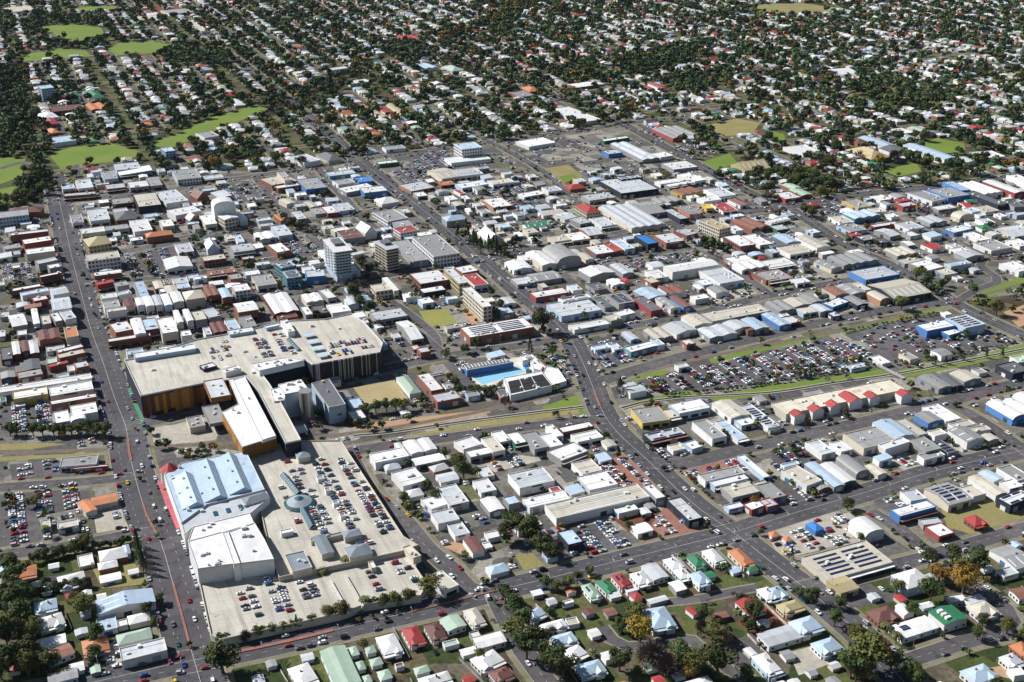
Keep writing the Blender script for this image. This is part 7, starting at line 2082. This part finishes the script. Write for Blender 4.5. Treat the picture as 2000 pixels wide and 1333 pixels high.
# ------------------------------------------------------------------ cars
PAINTS = [('white', (0.72, 0.72, 0.71), 34), ('silver', (0.38, 0.39, 0.41), 20), ('grey', (0.12, 0.125, 0.13), 12), ('black', (0.012, 0.012, 0.014), 12), ('blue', (0.02, 0.07, 0.24), 8), ('red', (0.30, 0.012, 0.014), 9), ('green', (0.03, 0.10, 0.06), 2), ('yellow', (0.65, 0.42, 0.02), 1)]
CARM = []
for nm, c, wgt in PAINTS:
    m, n, l, b = new_mat('car_paint_' + nm, 0.28, 0.5); b.inputs['Base Color'].default_value = (*c, 1); b.inputs['Coat Weight'].default_value = 0.6; CARM.append(m)
TYRE = simple('tyre', (0.02, 0.02, 0.02), 0.85)
PROF = {'sedan': ([(-2.25, .35), (-2.28, .72), (-2.1, .95), (-1.45, 1.0), (1.0, .98), (1.95, .82), (2.25, .62), (2.25, .35)], [(-1.55, 1.0), (-0.95, 1.42), (0.25, 1.44), (1.05, 0.98)], 0.88),
        'wagon': ([(-2.3, .4), (-2.33, .85), (-2.25, 1.08), (1.0, 1.08), (2.0, .95), (2.3, .7), (2.3, .4)], [(-2.2, 1.08), (-1.95, 1.68), (0.3, 1.70), (1.1, 1.08)], 0.92),
        'ute': ([(-2.6, .45), (-2.6, 1.02), (-0.7, 1.02), (1.2, 1.05), (2.2, .95), (2.5, .7), (2.5, .45)], [(-0.75, 1.05), (-0.55, 1.70), (0.5, 1.70), (1.25, 1.05)], 0.92),
        'van': ([(-2.4, .4), (-2.45, 1.1), (-2.4, 1.25), (1.6, 1.2), (2.3, .95), (2.4, .4)], [(-2.38, 1.25), (-2.3, 2.05), (0.9, 2.05), (1.65, 1.2)], 0.95)}
def car_geo(ty):
    low, top, hw = PROF[ty]; b = MB(); n = len(low)
    L = [(x, -hw, z) for x, z in low]; Rr = [(x, hw, z) for x, z in low]
    b.face(L); b.face(Rr)
    for i in range(n - 1): b.face([L[i], L[i+1], Rr[i+1], Rr[i]])
    ti = hw - 0.2                                   # roof panel in body colour
    (x1, z1), (x2, z2) = top[1], top[2]
    b.face([(x1, -ti, z1), (x2, -ti, z2), (x2, ti, z2), (x1, ti, z1)])
    g = MB(); h2 = hw - 0.06
    A = [(top[0][0], h2, top[0][1]), (top[1][0], ti, top[1][1] - 0.01), (top[2][0], ti, top[2][1] - 0.01), (top[3][0], h2, top[3][1])]; Bq = [(x, -y, z) for x, y, z in A]
    g.face(A); g.face(Bq); g.face([A[0], A[1], Bq[1], Bq[0]]); g.face([A[2], A[3], Bq[3], Bq[2]])
    return b, g
def wheel_mesh():
    b = MB(); k = 10
    p = [(0.33*math.cos(2*math.pi*i/k), 0.33*math.sin(2*math.pi*i/k)) for i in range(k)]; n = 0
    b.v += [(x, -0.11, z) for x, z in p] + [(x, 0.11, z) for x, z in p]
    for i in range(k): j = (i+1) % k; b.f.append((i, j, k+j, k+i)); b.m.append(0)
    b.f += [tuple(range(k)), tuple(range(k, 2*k))]; b.m += [0, 0]
    return b.mesh('wheel', [TYRE])
WHEEL = wheel_mesh(); CGEO = {t: car_geo(t) for t in PROF}; CBODY = {}; CGLASS = {}
for t in PROF:
    CGLASS[t] = CGEO[t][1].mesh('windows', [GLASS])
    for i in range(len(PAINTS)): CBODY[t, i] = CGEO[t][0].mesh('body', [CARM[i]])
cr = random.Random(5); CARS = []
WEI = [p[2] for p in PAINTS]
def put_car(x, y, z, a, where, bright=False):
    ty = cr.choices(('sedan', 'wagon', 'ute', 'van'), (48, 32, 14, 6))[0]
    CARS.append((x, y, z, a + (math.pi if cr.random() < 0.5 else 0) + cr.uniform(-0.04, 0.04), cr.choices(range(len(PAINTS)), WEI)[0], ty, where))
ASPHL = {'A': ASPH2, 'C': CONC, 'B': AREA_M['B'], 'O': AREA_M['O']}
LOTP = []
for i, r in enumerate(rows(LOTS)):
    fl, dr, sf, z, wh, s = r.split('|'); fl, z = float(fl), float(z); p = pts2(s)
    if sf != '-' and z == 0:
        bm = MB(); bm.face([(x, y, 0.082 + 0.0007*i) for x, y in p])
        tag(bm.build('car_park', ASPHL[sf]), 'surface of the car park ' + wh, 'car park', None, 'structure')
    a0 = AXIS if dr == 'B' else AXIS + math.pi/2          # direction of the rows
    u = (math.cos(a0), math.sin(a0)); v = (-u[1], u[0])
    us = [q[0]*u[0] + q[1]*u[1] for q in p]; vs = [q[0]*v[0] + q[1]*v[1] for q in p]
    vv = min(vs) + 3.0; k_ = 0; ml = MB()
    while vv < max(vs) - 1:
        uu = min(us) + 1.5
        while uu < max(us):
            x, y = u[0]*uu + v[0]*vv, u[1]*uu + v[1]*vv; c = cell(x, y)
            okc = z > 0 or (c is not None and occ[c] in (0, 4))
            if inside(p, x, y) and okc:
                if cr.random() < fl: put_car(x, y, z, a0 + math.pi/2, 'parked ' + wh)
                if z == 0 or True: ml.face([(*q, z + 0.13) for q in rpoly(x + u[0]*1.35, y + u[1]*1.35, a0 + math.pi/2, 4.8, 0.14)])
            uu += 2.7
        vv += 5.4 if k_ % 2 == 0 else 11.6; k_ += 1
    if ml.f: tag(ml.build('parking_lines', PAINT), 'white painted bay lines ' + wh, 'markings', None, 'stuff')
    if z == 0: mark(p, 4)
for nm, w, k_, ln in ROADLIST:
    nice = nm.replace('_', ' ')
    if k_ in 'Mm':
        for s_ in (-1, 1):
            for x, y, a in walk([q[0] for q in offset_line(ln, s_*(w/2 - 1.2), 0)], 6.3):
                if cr.random() < (0.24 if nm != 'avenue' else 0.42) and seen(x, y) and y < 1700: put_car(x, y, 0.3, a, 'parked along the ' + nice)
            for x, y, a in walk([q[0] for q in offset_line(ln, s_*(w*0.22), 0)], 19.0):
                if cr.random() < (0.34 if k_ == 'M' else 0.12) and seen(x, y): put_car(x, y, 0.3, a, 'driving along the ' + nice)
for z, w, ln in STREETS:
    for s_ in (-1, 1):
        for x, y, a in walk([q[0] for q in offset_line(ln, s_*(w/2 - 0.6), 0)], 9.0):
            if cr.random() < 0.06 and seen(x, y): put_car(x, y, 0.1, a, 'parked in a suburban street')
for i in range(5200):
    x, y = cr.uniform(-700, 900), cr.uniform(480, 1650); c = cell(x, y)
    if c is None or not comm[c] or occ[c] != 0 or not seen(x, y): continue
    d_ = cr.choice((0, math.pi/2)); n = cr.choice((1, 2, 3, 4, 5, 6))
    for j in range(n):
        q = (x + math.cos(AXIS + d_)*2.6*j, y + math.sin(AXIS + d_)*2.6*j)
        if free(q[0], q[1], AXIS + d_, 2.2, 5.2):
            put_car(q[0], q[1], 0.05, AXIS + d_ + math.pi/2, 'parked in a yard of the business district'); mark(rpoly(q[0], q[1], AXIS + d_, 3.0, 5.6), 4)
for i in range(900):
    x, y = cr.uniform(-460, 560), cr.uniform(470, 800); c = cell(x, y)
    if c is not None and not comm[c] and occ[c] == 0 and seen(x, y) and free(x, y, AXIS, 4, 5) and cr.random() < 0.35: put_car(x, y, 0.05, AXIS + cr.choice((0, 1.57)), 'parked in a garden driveway'); mark(rpoly(x, y, AXIS, 5, 5), 4)
CARS = [c for c in CARS if seen(c[0], c[1], c[2], 10)]
CARS.sort(key=lambda c: dist2(c[0], c[1]))
TW = {'sedan': 'sedan', 'wagon': 'wagon', 'ute': 'pickup', 'van': 'van'}
rec = []; lm = {}
for c in CARS[:295]:
    lab = PAINTS[c[4]][0] + ' ' + TW[c[5]] + ' ' + c[6]; rec.append(lab); lm[lab] = lm.get(lab, 0) + 1
for c, lab in zip(CARS[:295], rec):
    x, y, z, a, p, ty, wh = c
    root = tag(empty('parked_car' if 'parked' in wh else 'car', (x, y, z + 0.02), a), lab, 'car' if ty != 'van' else 'van', 'alike cars: ' + lab if lm[lab] > 1 else None)
    add_obj('body', CBODY[ty, p], root); add_obj('windows', CGLASS[ty], root)
    for wx in (-1.35, 1.4):
        for wy in (-0.8, 0.8): add_obj('wheel', WHEEL, root, (wx, wy, 0.33))
big_ = MB(); V = []; Fc = []; Mx = []; n0 = 0
for x, y, z, a, p, ty, wh in CARS[295:]:
    ca, sa_ = math.cos(a), math.sin(a)
    for g, mi_ in ((CGEO[ty][0], p), (CGEO[ty][1], len(PAINTS))):
        for vx, vy, vz in g.v: V.append((x + vx*ca - vy*sa_, y + vx*sa_ + vy*ca, z + vz))
        for f in g.f: Fc.append(tuple(n0 + i for i in f)); Mx.append(mi_)
        n0 += len(g.v)
big_.v, big_.f, big_.m = V, Fc, Mx
tag(big_.build('distant_cars', CARM + [GLASS]), 'mass of small parked and moving cars beyond the nearest streets', 'cars', None, 'stuff')
print('cars', len(CARS))

# ------------------------------------------------------------------ street lamps and fences
lp = MB(); tube(lp, (0, 0, 0), (0, 0, 9.5), 0.13, 0.08); POLE = lp.mesh('pole', [STEEL])
lp = MB(); tube(lp, (0, 0, 9.4), (0, 2.2, 9.9), 0.06, 0.05); ARM = lp.mesh('arm', [STEEL])
lp = MB(); lp.box(-0.2, 0.2, 1.9, 2.9, 9.82, 10.0, bottom=True); HEAD = lp.mesh('lamp_head', [STEEL])
nl = 0
for nm, w, k_, ln in ROADLIST:
    if k_ == 'l': continue
    for s_ in ((-1, 1) if k_ == 'M' else (1,)):
        for x, y, a in walk([q[0] for q in offset_line(ln, s_*(w/2 + 1.0), 0)], 42.0):
            if not seen(x, y, 0, -5) or y > 1300: continue
            root = tag(empty('street_lamp', (x, y, 0), a + (math.pi if s_ > 0 else 0)), 'grey street lamp with one arm along the ' + nm.replace('_', ' '), 'street lamp', 'street lamps along the ' + nm.replace('_', ' '))
            add_obj('pole', POLE, root); add_obj('arm', ARM, root); add_obj('lamp_head', HEAD, root); nl += 1
FEN = [surf_mat('fence_' + k_, c, 0.9, 0.1, 0.3, 0.3, False) for k_, c in (('timber', (0.20, 0.14, 0.10)), ('cream', (0.50, 0.46, 0.38)), ('grey', (0.28, 0.28, 0.28)))]
fr = random.Random(9); fcount = 0
for q, ty, lab in HN:
    if fcount > 70 or ty != 'house' or not q[10]: continue
    x, y, a, w, d = q[:5]; m_ = fr.randrange(3); side = fr.choice((-1, 1)); L = d + fr.uniform(8, 16)
    px, py = x + math.cos(a)*side*(w/2 + 2.6), y + math.sin(a)*side*(w/2 + 2.6)
    if not free(px, py, a, 1, L*0.8, (0, 3, 4)): continue
    root = tag(empty('garden_fence', (px, py, 0), a + math.pi/2), ('brown timber', 'cream steel', 'grey steel')[m_] + ' fence beside the ' + lab.split(' with')[0] + lab.split('walls')[1], 'fence', 'fences between the gardens')
    n = int(L/2.4)
    for j in range(n):
        bm = MB(); bm.box(-L/2 + j*L/n + 0.03, -L/2 + (j+1)*L/n - 0.03, -0.06, 0.06, 0.0, 1.75 + 0.04*(j % 2)); bm.build('fence_panel', FEN[m_], root)
    fcount += 1
print('lamps', nl, 'fences', fcount, 'objects', len(bpy.data.objects))


# ------------------------------------------------------------------ thin winter haze
hm = bpy.data.materials.new('thin_haze'); hm.use_nodes = True; hn = hm.node_tree.nodes; hn.remove(hn['Principled BSDF'])
pv = hn.new('ShaderNodeVolumePrincipled'); pv.inputs['Color'].default_value = (0.60, 0.78, 1.0, 1); pv.inputs['Density'].default_value = 0.000006
hm.node_tree.links.new(pv.outputs['Volume'], hn['Material Output'].inputs['Volume'])
bm = MB(); bm.box(-16500, 16500, -3500, 30500, -1.0, 430.0, bottom=True)
tag(bm.build('haze', hm), 'thin bluish haze hanging over the whole town', 'haze', None, 'stuff')
